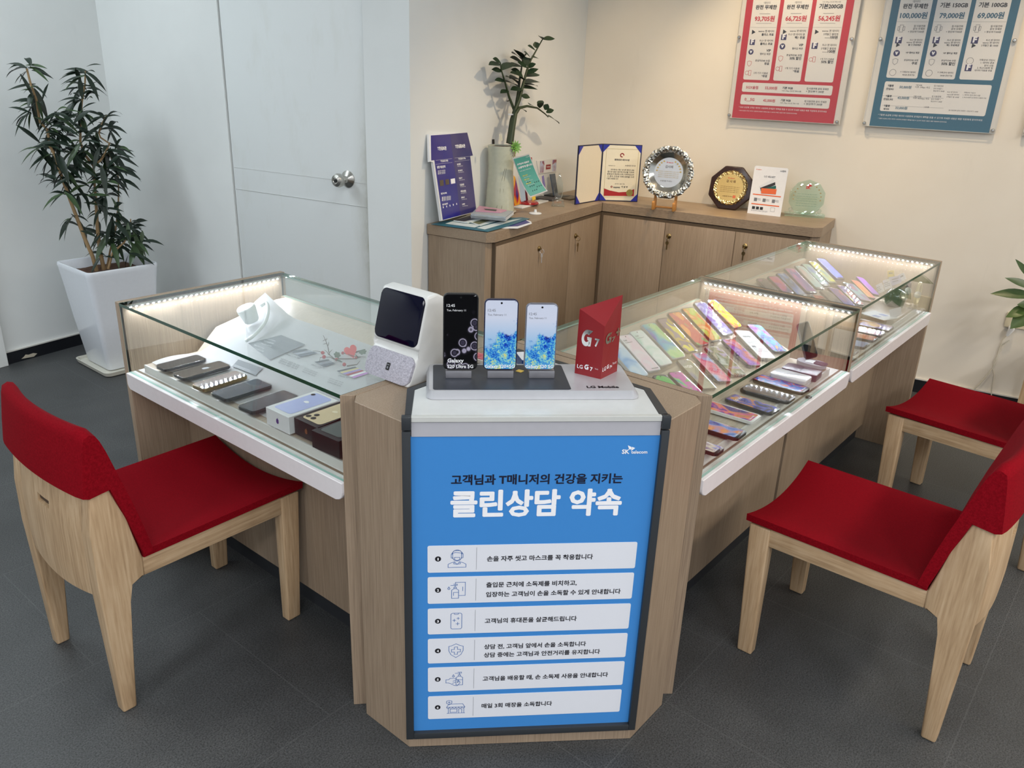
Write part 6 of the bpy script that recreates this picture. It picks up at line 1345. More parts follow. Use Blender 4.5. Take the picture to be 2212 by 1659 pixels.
# silver plate on its wooden easel
pc = at(1443.2, 372.7, RX*4.36, RX+RY*0.25-UP*0.12); fpl = (facing(pc)*0.75-RX*0.9+UP*0.22).normalized(); rP = (at(1497, 372.7, pc, fpl)-at(1389, 372.7, pc, fpl)).length/2; rP = rP*1.04
pl_ = thing('award_plate', 'large embossed silver award plate on a small wooden easel', 'award', Vector((pc.x, pc.y, ZT)))
def emboss():
    m, t, b = nm('embossed_silver'); co = coords(t); b.inputs['Metallic'].default_value = 1; b.inputs['Roughness'].default_value = 0.22; b.inputs['Base Color'].default_value = srgb(206, 206, 200)
    v = t.nodes.new('ShaderNodeTexVoronoi'); v.inputs['Scale'].default_value = 75; t.links.new(co, v.inputs['Vector']); bump(t, b, v.outputs['Distance'], 1.0, 0.006); return m
nA = 56
mb = MB(); a_ = UP.cross(fpl).normalized(); b__ = fpl.cross(a_)
def ringpt(r_, z_, k, wob=0): t_ = 2*math.pi*k/nA; rr = r_*(1+wob*math.cos(14*t_)); return pc+a_*rr*math.cos(t_)+b__*rr*math.sin(t_)+fpl*z_
def revolve(mb, prof, m=0):
    R_ = [[mb.b.verts.new(ringpt(r_, z_, k, wv)) for k in range(nA)] for r_, z_, wv in prof]
    for i in range(len(R_)-1):
        for k in range(nA): mb.b.faces.new((R_[i][k], R_[i][(k+1) % nA], R_[i+1][(k+1) % nA], R_[i+1][k])).material_index = m
    return R_
revolve(mb, [(rP*0.74, 0.0, 0), (rP*0.80, 0.008, 0), (rP*0.9, 0.012, 0), (rP*0.985, 0.007, 0.016), (rP*0.985, 0.003, 0.016), (rP*0.72, -0.006, 0)]); mb.build('rim', emboss(), pl_, 60)
EMB = emboss()
for k in range(14):
    mb = MB(); mb.ball(ringpt(rP*0.895, 0.010, k*4+2), rP*0.085, 0, 10); mb.build('rose_boss', EMB, pl_, 60)
mb = MB(); R_ = revolve(mb, [(rP*0.74, 0.0, 0), (rP*0.60, -0.010, 0), (rP*0.56, -0.012, 0)]); mb.build('well', plain('polished_silver', (214, 214, 208), 0.12, 1.0), pl_, 60)
mb = MB(); mb.face([ringpt(rP*0.565, -0.012, k) for k in range(nA)]); mb.build('face', plain('satin_silver', (196, 202, 210), 0.4, 0.5), pl_)
LFp = Frame(pc-fpl*0.0115, a_, b__)
mb = MB(); 
mb.text(LFp, '감사패', -rP*0.15, rP*0.18, rP*0.15, rP*0.18, 0, 0.02, 0.0005)
for i in range(4): mb.text(LFp, '귀하께서는 고객만족을 위하여 노력하신 공로', -rP*0.40, rP*(0.02-0.07*i), rP*0.40, rP*(0.02-0.07*i), 2, 0.0, 0.0005)
mb.text(LFp, 'SK텔레콤 주식회사', -rP*0.28, -rP*0.34, rP*0.18, -rP*0.34, 0, 0.01, 0.0005); mb.text(LFp, 'SK telecom', -rP*0.12, rP*0.36, rP*0.14, rP*0.36, 1, 0.03, 0.0005)
for s in (-1, 1):
    for k in range(5): a0_ = math.radians(90+s*(28+k*14)); c_ = (rP*0.46*math.cos(a0_), rP*0.46*math.sin(a0_)); mb.poly(LFp, [(c_[0]-0.006, c_[1]), (c_[0], c_[1]-0.004), (c_[0]+0.006, c_[1]), (c_[0], c_[1]+0.006)], 0.0005, 2)
mb.build('engraving', (GREYINK, plain('engraved_red', (200, 60, 60), 0.4), plain('engraved_gold', (190, 164, 100), 0.35, 0.5)), pl_, fix=False)
EAS = plain('easel_wood', (186, 130, 66), 0.5)
for x_, xr in ((1409.9, 1), (1453.3, -1)):
    p0 = Vector((pc.x, pc.y, ZT))+a_*(-xr*rP*0.40)+Vector((fpl.x, fpl.y, 0)).normalized()*0.03
    mb = MB(); EF = Frame(p0, Vector((fpl.x, fpl.y, 0)), UP); mb.prism(EF, [(-0.05, 0), (0.016, 0), (0.018, 0.040), (0.010, 0.046), (0.002, 0.030), (-0.014, 0.016), (-0.036, 0.09), (-0.046, 0.09)], -0.006, 0.006, 0, 0.002, 2); mb.build('easel_leg', EAS, pl_, 40)
mb = MB(); p0 = Vector((pc.x, pc.y, ZT+0.012)); mb.tube([p0+a_*rP*0.4-fpl*0.005, p0-a_*rP*0.4-fpl*0.005], 0.005, n=8); mb.build('easel_bar', EAS, pl_)
# octagonal plaque
oc = at(1575.0, 401.0, RX*4.385, RX); no = (-RX+UP*0.24+facing(oc)*0.0).normalized(); OF = Frame(oc, -RY, UP+RX*0.24)
ow = [OF.px(*q) for q in zc(K7, (1143, 440), (1497, 415))]; oh = [OF.px(*q) for q in zc(K7, (1300, 255), (1330, 597))]
rw = (ow[1][0]-ow[0][0])/2; rh = (oh[0][1]-oh[1][1])/2; ocx = (ow[0][0]+ow[1][0])/2; ocy = (oh[0][1]+oh[1][1])/2
OF = Frame(OF.p(ocx, ocy), OF.u, OF.v); rO = (rw+rh)/2/math.cos(math.pi/8)
op = thing('award_plaque', 'dark octagonal wooden plaque with round gold plate leaning on the poster wall', 'award', OF.p(0, -rh))
oct_ = [(rO*math.cos(math.radians(22.5+45*k)), rO*math.sin(math.radians(22.5+45*k))) for k in range(8)]
mb = MB(); mb.prism(OF, oct_, -0.020, 0.0, 0, 0.007, 3); mb.build('board', plain('walnut_dark', (52, 34, 32), 0.25), op, 30)
def ring2(mb, F, r0, r1, z0, z1, m=0, n=48, w0=0.0):
    A_ = [mb.b.verts.new(F.p(r0*math.cos(2*math.pi*k/n), r0*math.sin(2*math.pi*k/n), z0)) for k in range(n)]; B_ = [mb.b.verts.new(F.p(r1*(1+w0*math.cos(24*2*math.pi*k/n))*math.cos(2*math.pi*k/n), r1*(1+w0*math.cos(24*2*math.pi*k/n))*math.sin(2*math.pi*k/n), z1)) for k in range(n)]
    for k in range(n): mb.b.faces.new((A_[k], A_[(k+1) % n], B_[(k+1) % n], B_[k])).material_index = m
GOLDE, t, b = nm('embossed_gold'); b.inputs['Metallic'].default_value = 1; b.inputs['Roughness'].default_value = 0.25; b.inputs['Base Color'].default_value = srgb(226, 200, 140)
co = coords(t); v = t.nodes.new('ShaderNodeTexVoronoi'); v.inputs['Scale'].default_value = 90; t.links.new(co, v.inputs['Vector']); bump(t, b, v.outputs['Distance'], 1.0, 0.005)
mb = MB(); ring2(mb, OF, rO*0.58, rO*0.70, 0.010, 0.012); ring2(mb, OF, rO*0.70, rO*0.745, 0.012, 0.001, n=96, w0=0.015); mb.build('plate_rim', GOLDE, op, 60)
mb = MB(); mb.poly(OF, [(rO*0.585*math.cos(2*math.pi*k/48), rO*0.585*math.sin(2*math.pi*k/48)) for k in range(48)], 0.009); mb.build('plate', plain('satin_gold', (222, 192, 126), 0.38, 0.6), op)
mb = MB(); mb.text(OF, 'SK telecom', -rO*0.15, rO*0.38, rO*0.14, rO*0.38, 1, 0.04, 0.0096); mb.text(OF, '감 사 패', -rO*0.2, rO*0.22, rO*0.2, rO*0.22, 0, 0.02, 0.0096)
for i in range(4): mb.text(OF, '귀하의 성원에 깊이 감사드리며 이 패를 드립니다', -rO*0.42, rO*(0.02-0.075*i), rO*0.42, rO*(0.02-0.075*i), 0, 0.0, 0.0096)
mb.text(OF, 'SK텔레콤 주식회사', -rO*0.25, -rO*0.40, rO*0.2, -rO*0.40, 0, 0.01, 0.0096); mb.poly(OF, [(rO*0.2, -rO*0.43), (rO*0.32, -rO*0.43), (rO*0.32, -rO*0.31), (rO*0.2, -rO*0.31)], 0.0096, 1)
mb.build('engraving', (plain('engraved_brown', (120, 90, 50), 0.4), plain('seal_orange', (214, 110, 70), 0.4)), op, fix=False)
# white product card box
v0, v1 = atz(1614.6, 455.5, ZT), atz(1686, 463.6, ZT); v0 += facing(v0)*0.078; v1 += facing(v1)*0.078; VF_ = Frame(v0, v1-v0, UP+facing(v0)*-0.10); wV = (v1-v0).length; hVc = VF_.px(1633.6, 357.8)[1]
vc = thing('product_card', 'white product standee with fanned phone picture beside the octagonal plaque', 'product card', (v0+v1)/2)
mb = MB(); sp_ = Vector((-VF_.n.x, -VF_.n.y, 0)).normalized(); pa = [VF_.p(0, 0), VF_.p(wV, 0), VF_.p(wV, hVc-0.006), VF_.p(wV-0.006, hVc), VF_.p(0.006, hVc), VF_.p(0, hVc-0.006)]
n6 = len(pa); lo = [mb.b.verts.new(p_) for p_ in pa]; hi = [mb.b.verts.new(p_+VF_.n*-0.003) for p_ in pa]; mb.b.faces.new(lo); mb.b.faces.new(hi[::-1])
for i in range(n6): mb.b.faces.new((lo[i], lo[(i+1) % n6], hi[(i+1) % n6], hi[i]))
mb.build('front_panel', PAPER, vc)
mb = MB(); A_, B_ = VF_.p(wV, 0), VF_.p(wV, hVc-0.01); mb.face([A_, B_, A_+(-facing(v0))*0.05]); A_, B_ = VF_.p(0, 0), VF_.p(0, hVc-0.01); mb.face([A_, B_, A_+(-facing(v0))*0.05]); mb.face([VF_.p(0, hVc-0.01), VF_.p(wV, hVc-0.01), VF_.p(wV, 0)-facing(v0)*0.05, VF_.p(0, 0)-facing(v0)*0.05]); mb.build('back_strut', plain('strut_white', (214, 212, 208), 0.6), vc)
X_ = lambda a_, b__: (a_*wV, b__*hVc)
ORG = plain('card_orange', (232, 110, 60), 0.4)
mb = MB()
mb.text(VF_, 'LG VELVET', *X_(0.33, 0.78), *X_(0.66, 0.78), 0, 0.01, 0.0006); mb.text(VF_, 'SK telecom', *X_(0.06, 0.92), *X_(0.22, 0.92), 1, 0.03, 0.0006); mb.text(VF_, 'LG전자', *X_(0.78, 0.92), *X_(0.94, 0.92), 0, 0.02, 0.0006)
for y0 in (0.40, 0.20): mb.poly(VF_, [X_(0.08, y0), X_(0.92, y0), X_(0.92, y0+0.022), X_(0.08, y0+0.022)], 0.0006, 1)
mb.poly(VF_, [X_(0.22, 0.58), X_(0.60, 0.76), X_(0.66, 0.72), X_(0.32, 0.52)], 0.0006, 2); mb.poly(VF_, [X_(0.26, 0.55), X_(0.68, 0.70), X_(0.70, 0.64), X_(0.32, 0.50)], 0.0009, 3); mb.poly(VF_, [X_(0.28, 0.52), X_(0.72, 0.63), X_(0.74, 0.57), X_(0.32, 0.47)], 0.0012, 4); mb.poly(VF_, [X_(0.30, 0.55), X_(0.76, 0.56), X_(0.76, 0.45), X_(0.32, 0.44)], 0.0015, 1)
for i in range(3): mb.poly(VF_, [X_(0.12+0.12*i, 0.10), X_(0.21+0.12*i, 0.10), X_(0.21+0.12*i, 0.16), X_(0.12+0.12*i, 0.16)], 0.0006, 3)
for x0 in (0.14, 0.40, 0.68): mb.poly(VF_, [X_(x0, 0.27), X_(x0+0.09, 0.27), X_(x0+0.09, 0.34), X_(x0, 0.34)], 0.0006, 5); mb.bars(VF_, *X_(x0+0.1, 0.33), *X_(x0+0.2, 0.28), 2, 5, 0.0006, 0.3)
mb.wire(VF_, [X_(0.68, 0.09), X_(0.80, 0.09), X_(0.80, 0.17), X_(0.68, 0.17)], 0.001, 5, 0.0006, True); mb.bars(VF_, *X_(0.1, 0.085), *X_(0.6, 0.05), 2, 5, 0.0006, 0.25)
mb.build('print', (NAVY, ORG, plain('phone_white_pic', (226, 228, 232), 0.3), DARKP, plain('phone_green_pic', (30, 100, 90), 0.3), GREYINK), vc, fix=False)
# glass award
g0 = (atz(1695, 464, ZT)+atz(1781, 470, ZT))/2; g0 -= RX*0.02
gd = (atz(1781, 470, ZT)-atz(1695, 464, ZT)).normalized(); GF_ = Frame(g0, gd, UP); ga = thing('glass_award', 'green glass award with decagonal disc, last on the cabinet top', 'award', g0)
wB = (atz(1781, 470, ZT)-atz(1695, 464, ZT)).length
mb = MB(); mb.box((-wB/2, 0.001, -0.028), (wB/2, 0.021, 0.028), F=GF_, bev=0.003); mb.build('base', GREENGL, ga, 30)
rG = 35/1740*(g0-EYE).length; cy_ = GF_.px(1743.5, 427)[1]
mb = MB(); mb.prism(GF_, [(rG*math.cos(math.radians(18+36*k)), cy_+rG*math.sin(math.radians(18+36*k))) for k in range(10)], -0.008, 0.008, 0, 0.003, 2); mb.build('disc', GREENGL, ga, 30)
for s in (-1, 1):
    mb = MB(); mb.ball(GF_.p(s*rG*0.78, 0.033, 0), 0.012, 0, 16); mb.build('glass_ball', CRYSTAL, ga, 60)
mb = MB()
for i in range(6): mb.bars(GF_, -rG*0.55, cy_+rG*(0.22-0.13*i), rG*0.55, cy_+rG*(0.12-0.13*i), 1, 1, 0.0088, 0.4)
mb.text(GF_, 'SK', -rG*0.14, cy_+rG*0.50, rG*0.1, cy_+rG*0.50, 0, 0.05, 0.0088); mb.poly(GF_, [(0, cy_+rG*0.78), (rG*0.2, cy_+rG*0.66), (0, cy_+rG*0.6)], 0.0088, 0)
for s in (-1, 1):
    for k in range(5): a0_ = math.radians(90+s*(35+k*16)); c_ = (rG*0.74*math.cos(a0_), cy_+rG*0.74*math.sin(a0_)); mb.poly(GF_, [(c_[0]-0.005, c_[1]), (c_[0], c_[1]-0.003), (c_[0]+0.005, c_[1]), (c_[0], c_[1]+0.005)], 0.0088, 2)
mb.build('engraving', (plain('engraved_red', (200, 60, 60), 0.4), plain('etched_grey', (150, 170, 150), 0.5), plain('etched_gold', (170, 150, 100), 0.4)), ga, fix=False)

# ------------------------------------------------------------ price boards on the right wall
PF = Frame(RX*(UR-0.022), -RY, UP); z13 = Z8(1550, 0, 3.3414)
def pb8(x, y): return PF.px(*z13((x, y))[0])
ACE = plain('acrylic_edge', (226, 220, 204), 0.2)
PCARD = plain('board_card', (228, 226, 222), 0.4, grain=0.01)
def board(label, oL, oR, zb, zt_, iL, iR, zib, col, pins):
    root = thing('price_board', label, 'price board', PF.p((oL+oR)/2, zb, 0))
    mb = MB(); fs = mb.box((oL, zb, 0.004), (oR, zt_, 0.009), F=PF)
    for f in mb.b.faces: f.normal_update(); f.material_index = 0 if abs(f.normal.dot(PF.n)) > 0.9 else 1
    mb.build('acrylic_cover', (ACRYL, ACE), root)
    mb = MB(); mb.box((oL, zb, -0.004), (oR, zt_, 0.0), F=PF); mb.build('backing', plain('board_back', (222, 219, 212), 0.5), root)
    mb = MB(); mb.box((iL, zib, 0.0002), (iR, zt_-0.01, 0.0016), F=PF); sh = mb.build('printed_sheet', col, root)
    for x, z in pins:
        mb = MB(); o = PF.p(x, z, -0.0215); mb.lathe(o, ((0.006, 0), (0.006, 0.031), (0.0085, 0.0312), (0.0085, 0.036), (0.006, 0.039), (0, 0.0395)), n=18, axis=PF.n); mb.build('standoff_pin', CHROME, root, 40)
    return root, sh
def cards_on(sh, quads):
    mb = MB()
    for x0, x1, z0, z1 in quads: mb.prism(PF, rrect(x1-x0, z1-z0, 0.008, 4, (x0+x1)/2, (z0+z1)/2), 0.0016, 0.0020)
    return mb.build('card_field', PCARD, sh)
ZTB = 2.02
x0 = pb8(75, 850)[0]; x1 = pb8(880, 900)[0]; zb = (pb8(75, 850)[1]+pb8(880, 900)[1])/2
iL = pb8(104, 846)[0]; iR = pb8(836, 893)[0]
bd, sh = board('red price board with three white columns, nearer the room corner', x0, x1, zb, ZTB, iL, iR, zb+0.003, plain('board_red', (190, 34, 48), 0.45, grain=0.02), [pb8(88, 830), pb8(864, 880), pb8(160, 270), pb8(972, 283)])
def Zr(x, y): return pb8(x, y)[1]
cq = [(pb8(185, 573)[0], pb8(374, 580)[0], Zr(280, 577), ZTB-0.05), (pb8(401, 580)[0], pb8(598, 588)[0], Zr(500, 585), ZTB-0.05), (pb8(627, 586)[0], pb8(833, 595)[0], Zr(730, 592), ZTB-0.05), (pb8(175, 660)[0], pb8(823, 690)[0], Zr(500, 676), Zr(500, 606)), (pb8(163, 752)[0], pb8(803, 785)[0], Zr(480, 769), Zr(480, 695))]
cards_on(sh, cq)
RINK = plain('price_red', (196, 50, 62), 0.4); TINK = plain('price_teal', (44, 96, 122), 0.4); VINK = plain('badge_violet', (44, 36, 90), 0.4)
mb = MB(); CI = 0.0024
def bt(body, x0, y0, x1, y1, m=0, bold=0.02):
    a = pb8(x0, y0); b_ = pb8(x1, y1); mb.text(PF, body, a[0], (a[1]+b_[1])/2, b_[0], (a[1]+b_[1])/2, m, bold, CI)
def tri(x, y, s, m):
    a = pb8(x, y); mb.poly(PF, [(a[0]-s*0.7, a[1]-s), (a[0]+s, a[1]), (a[0]-s*0.7, a[1]+s)], CI, m)
def sq(x, y, s, m):
    a = pb8(x, y); mb.poly(PF, [(a[0]-s, a[1]-s), (a[0]+s, a[1]-s), (a[0]+s, a[1]+s), (a[0]-s, a[1]+s)], CI, m)
    mb.text(PF, 'F', a[0]-s*0.45, a[1]-s*0.6, a[0]+s*0.5, a[1]-s*0.6, 3, 0.06, CI+0.0004)
def disc(x, y, s, m):
    a = pb8(x, y); mb.poly(PF, [(a[0]+s*math.cos(k/20*2*math.pi), a[1]+s*math.sin(k/20*2*math.pi)) for k in range(20)], CI, m); mb.text(PF, 'v', a[0]-s*0.45, a[1]-s*0.4, a[0]+s*0.45, a[1]-s*0.4, 3, 0.06, CI+0.0004)
def ringi(x, y, s, m, kind=0):
    a = pb8(x, y)
    if kind == 0: P__ = [(0, 1), (0.8, 0.7), (0.7, -0.4), (0, -1), (-0.7, -0.4), (-0.8, 0.7)]
    elif kind == 1: P__ = [(math.cos(k/14*2*math.pi), math.sin(k/14*2*math.pi)) for k in range(14)]
    else: P__ = [(-0.5, -1), (0.5, -1), (0.5, 1), (-0.5, 1)]
    mb.wire(PF, [(a[0]+s*p_[0], a[1]+s*p_[1]) for p_ in P__], 0.0016, m, CI, True)
def hl(x0, y0, x1, y1, m=2, wd=0.0008): a, b_ = pb8(x0, y0), pb8(x1, y1); z_ = (a[1]+b_[1])/2; mb.wire(PF, [(a[0], z_), (b_[0], z_)], wd, m, CI)
for body, a, y, b_, m, bo in (('데이터', 335, 28, 380, 0, 0.0), ('완전 무제한', 276, 65, 427, 0, 0.035), ('93,705원', 268, 151, 410, 1, 0.035), ('데이터', 560, 25, 606, 0, 0.0), ('완전 무제한', 500, 63, 657, 0, 0.035), ('66,725원', 490, 150, 640, 1, 0.035), ('기본200GB', 733, 60, 905, 0, 0.035), ('56,245원', 726, 149, 882, 1, 0.035),
    ('이후 5Mbps 속도로 계속 사용', 758, 18, 890, 0, 0.0), ('wavve 앤 데이터', 295, 232, 408, 0, 0.01), ('플러스 무료', 318, 257, 405, 0, 0.03), ('FLO 앤 데이터', 305, 300, 400, 0, 0.01), ('플러스 무료', 308, 324, 396, 0, 0.03), ('VIP', 352, 373, 384, 0, 0.03), ('멤버십 제공', 306, 396, 382, 0, 0.01), ('분실파손80 보험', 272, 444, 376, 0, 0.01), ('무료', 337, 468, 372, 0, 0.03), ('2개 기기 이용료', 260, 534, 364, 0, 0.01), ('*무료', 316, 557, 358, 0, 0.03),
    ('wavve 앤 데이터', 522, 230, 637, 0, 0.01), ('FLO 앤 데이터 중', 512, 255, 630, 0, 0.01), ('택1 무료', 558, 280, 630, 0, 0.03), ('VIP', 586, 333, 618, 0, 0.03), ('멤버십 제공', 538, 357, 615, 0, 0.01), ('분실파손80 보험', 497, 405, 608, 0, 0.01), ('50% 할인', 520, 430, 603, 0, 0.03), ('1개 기기 이용료', 488, 500, 592, 0, 0.01), ('*무료', 543, 523, 588, 0, 0.03),
    ('wavve 앤 데이터', 754, 230, 875, 0, 0.01), ('2개월간 월정액', 764, 254, 870, 0, 0.01), ('100원', 812, 279, 866, 0, 0.03), ('FLO 앤 데이터', 757, 332, 858, 0, 0.01), ('2개월간 월정액', 746, 357, 853, 0, 0.01), ('100원', 794, 381, 848, 0, 0.03), ('1개 기기 이용료', 742, 433, 840, 0, 0.01), ('50% 할인', 748, 456, 834, 0, 0.03),
    ('5GX슬림', 206, 640, 293, 1, 0.02), ('55,000원', 342, 645, 430, 1, 0.02), ('기본 9GB', 468, 643, 543, 0, 0.03), ('이후 1Mbps 속도로 계속 사용', 464, 662, 604, 0, 0.0), ('집·이동전화 문자 무제한', 642, 648, 803, 0, 0.01), ('+ 영상/부가 300분', 637, 668, 768, 0, 0.01), ('0__5G', 195, 727, 266, 1, 0.02), ('45,000원', 328, 735, 415, 1, 0.02), ('기본 9GB', 455, 732, 528, 0, 0.03), ('이후 1Mbps 속도로 계속 사용', 452, 750, 588, 0, 0.0), ('집·이동전화 문자 무제한', 626, 740, 788, 0, 0.01), ('+ 영상/부가 300분', 622, 759, 756, 0, 0.01)): bt(body, a, y, b_, y, m, bo)
for a, b_ in ((238, 425), (452, 655), (685, 895)): hl(a, 198, b_, 198)
for x_, y in ((340, 100), (565, 98), (800, 97)): hl(x_-35, y, x_+40, y, 2, 0.002)
for x_, y in ((335, 169), (555, 168), (795, 168)): hl(x_-55, y, x_+55, y, 2, 0.0015)
tri(260, 232, 0.011, 0); tri(484, 230, 0.011, 0); tri(716, 231, 0.011, 0); sq(252, 305, 0.013, 4); sq(479, 269, 0.013, 4); sq(702, 331, 0.014, 4); disc(242, 375, 0.013, 4); disc(469, 335, 0.014, 4)
ringi(230, 459, 0.013, 1); ringi(456, 423, 0.013, 1); ringi(212, 526, 0.009, 1, 1); ringi(233, 526, 0.012, 1, 2); ringi(434, 496, 0.009, 1, 1); ringi(456, 496, 0.012, 1, 2); ringi(674, 429, 0.009, 1, 1); ringi(697, 429, 0.012, 1, 2)
for x_ in (775, 757): hl(x_, 274 if x_ == 775 else 377, x_+34, 274 if x_ == 775 else 377, 0, 0.0015)
for y in (790, 808): bt('* 5GX 요금제 고객은 데이터 사용량에 관계없이 혜택을 받을 수 있으며 자세한 내용은 매장 직원에게 문의하세요', 152, y, 790 if y == 790 else 575, y+8, 3, 0.0)
mb.build('lettering', (INK, RINK, GREYINK, WINK, VINK), sh, fix=False)
# blue board
x0 = pb8(1045, 910)[0]; x1 = pb8(2004, 964)[0]; zb = (pb8(1045, 910)[1]+pb8(2004, 964)[1])/2
iL = pb8(1095, 908)[0]; iR = pb8(1960, 957)[0]
bd, sh = board('blue price board with three white columns, right of the red one', x0, x1, zb, ZTB, iL, iR, zb+0.003, plain('board_blue_teal', (40, 98, 124), 0.45, grain=0.02), [pb8(1061, 888), pb8(1988, 942), pb8(1178, 283), pb8(2145, 293)])
cq = [(pb8(1216, 560)[0], pb8(1440, 567)[0], Zr(1328, 564), ZTB-0.05), (pb8(1473, 566)[0], pb8(1710, 574)[0], Zr(1590, 570), ZTB-0.05), (pb8(1743, 572)[0], pb8(1988, 580)[0], Zr(1865, 577), ZTB-0.05), (pb8(1170, 800)[0], pb8(1930, 836)[0], Zr(1550, 820), Zr(1580, 600))]
cards_on(sh, cq)
mb = MB()
for body, a, y, b_, m, bo in (('데이터', 1410, 18, 1462, 0, 0.0), ('완전 무제한', 1338, 58, 1518, 0, 0.035), ('100,000원', 1316, 130, 1510, 1, 0.035), ('기본 150GB', 1606, 52, 1806, 0, 0.035), ('79,000원', 1600, 130, 1778, 1, 0.035), ('기본 100GB', 1884, 50, 2090, 0, 0.035), ('69,000원', 1874, 130, 2064, 1, 0.035),
    ('집·이동전화', 1416, 195, 1500, 0, 0.01), ('문자 무제한', 1410, 215, 1496, 0, 0.01), ('+ 영상/부가300분', 1374, 235, 1490, 0, 0.01), ('FLO 앤 데이터', 1388, 294, 1477, 0, 0.01), ('wavve 앤 데이터', 1363, 312, 1472, 0, 0.01), ('둘 다 무료제공', 1376, 330, 1466, 0, 0.02), ('VIP 멤버십 제공', 1357, 386, 1456, 0, 0.02), ('분실파손80 보험', 1345, 440, 1447, 0, 0.01), ('무료', 1400, 465, 1440, 0, 0.03), ('T 가족모아 데이터', 1318, 526, 1428, 0, 0.01), ('40GB 공유가능', 1333, 546, 1422, 0, 0.01),
    ('집·이동전화', 1690, 196, 1772, 0, 0.01), ('문자 무제한', 1686, 216, 1768, 0, 0.01), ('+ 영상/부가300분', 1648, 236, 1764, 0, 0.01), ('FLO 앤 데이터', 1658, 296, 1752, 0, 0.01), ('wavve 앤 데이터', 1634, 314, 1748, 0, 0.01), ('택1 무료제공', 1652, 333, 1744, 0, 0.02), ('VIP 멤버십 제공', 1626, 390, 1730, 0, 0.02), ('분실파손80 보험', 1614, 443, 1718, 0, 0.01), ('50% 할인', 1614, 470, 1712, 0, 0.03), ('T 가족모아 데이터', 1586, 530, 1700, 0, 0.01), ('20GB 공유가능', 1606, 551, 1694, 0, 0.01),
    ('집·이동전화', 1970, 196, 2055, 0, 0.01), ('문자 무제한', 1965, 216, 2050, 0, 0.01), ('+ 영상/부가300분', 1925, 237, 2046, 0, 0.01), ('FLO 앤 데이터', 1938, 296, 2034, 0, 0.01), ('wavve 앤 데이터', 1912, 315, 2030, 0, 0.01), ('2개월간 월 100원', 1902, 335, 2024, 0, 0.01), ('가족모아 가입시', 1888, 440, 2000, 0, 0.01), ('1. 데이터 공유', 1898, 460, 1996, 0, 0.01), ('받아 사용', 1924, 480, 1990, 0, 0.01), ('2. FLO100회 및', 1872, 497, 1986, 0, 0.01), ('데이터 이용료 무료', 1854, 515, 1980, 0, 0.01),
    ('T플랜', 1228, 625, 1270, 0, 0.03), ('안심4G', 1217, 648, 1270, 0, 0.03), ('50,000원', 1312, 638, 1398, 1, 0.02), ('T플랜', 1213, 700, 1255, 0, 0.03), ('안심2.5G', 1197, 722, 1264, 0, 0.03), ('43,000원', 1297, 715, 1382, 1, 0.02), ('T플랜', 1200, 770, 1242, 0, 0.03), ('세이브', 1196, 792, 1238, 0, 0.03), ('33,000원', 1282, 788, 1368, 1, 0.02), ('기본 4GB', 1430, 619, 1476, 0, 0.01), ('이후 1Mbps 속도', 1425, 636, 1534, 0, 0.0), ('집·이동전화', 1562, 626, 1630, 0, 0.0), ('문자 무제한 +', 1558, 645, 1626, 0, 0.0), ('영상/부가 300분', 1556, 662, 1638, 0, 0.0), ('기본 2.5GB', 1414, 700, 1470, 0, 0.01), ('이후 400kbps 속도', 1410, 716, 1528, 0, 0.0), ('집·이동전화', 1545, 702, 1614, 0, 0.0), ('문자 무제한 +', 1540, 721, 1610, 0, 0.0), ('영상/부가 100분', 1538, 738, 1620, 0, 0.0), ('FLO 앤 데이터', 1658, 670, 1732, 0, 0.0), ('wavve앤 데이터', 1655, 688, 1742, 0, 0.0), ('2개월간 월 100원', 1652, 705, 1742, 0, 0.0), ('가족모아 가입시', 1776, 674, 1860, 0, 0.0), ('1. 데이터 공유 받아 사용', 1770, 692, 1896, 0, 0.0), ('2. FLO100회 및 데이터 이용료 무료', 1766, 710, 1940, 0, 0.0), ('1.5GB', 1490, 778, 1526, 0, 0.0), ('집·이동전화 문자 무제한 + 영상/부가 100분', 1666, 805, 1882, 0, 0.0)): bt(body, a, y, b_, y, m, bo)
for a, b_ in ((1292, 1522), (1562, 1802), (1838, 2085)): hl(a, 158, b_, 158)
for y, s in ((692, 0), (762, 0)): hl(1190, y, 1630, y+16)
for x_, y in ((1308, 290), (1578, 290), (1857, 291), (1811, 490)): sq(x_, y, 0.014, 4)
for x_, y in ((1302, 325), (1570, 327), (1848, 330)): tri(x_, y, 0.010, 0)
for x_, y in ((1293, 384), (1557, 385)): disc(x_, y, 0.014, 4)
for x_, y in ((1282, 445), (1545, 449)): ringi(x_, y, 0.014, 2)
for x_, y in ((1265, 523), (1526, 528), (1822, 440)): ringi(x_, y, 0.014, 2, 1)
for x_, y in ((1327, 206), (1595, 206), (1875, 206)): ringi(x_, y, 0.015, 2, 2); ringi(x_-18, y, 0.008, 2, 2); ringi(x_+18, y, 0.008, 2, 2)
for y in (848, 866): bt('* T플랜 요금제 고객은 데이터 사용량에 관계없이 혜택을 받을 수 있으며 자세한 내용은 매장 직원에게 문의하세요', 1155, y, 1915 if y == 848 else 1655, y+10, 3, 0.0)
mb.build('lettering', (INK, TINK, GREYINK, WINK, VINK), sh, fix=False)
# third board, only its corner pin shows at the frame edge
x0 = PF.px(2206, 300)[0]
bd, sh = board('price board whose edge just shows at the right of the picture', x0, x0+0.56, zb, ZTB, x0+0.03, x0+0.53, zb+0.003, plain('board_green', (70, 130, 90), 0.45), [(x0+0.012, zb+0.012)])

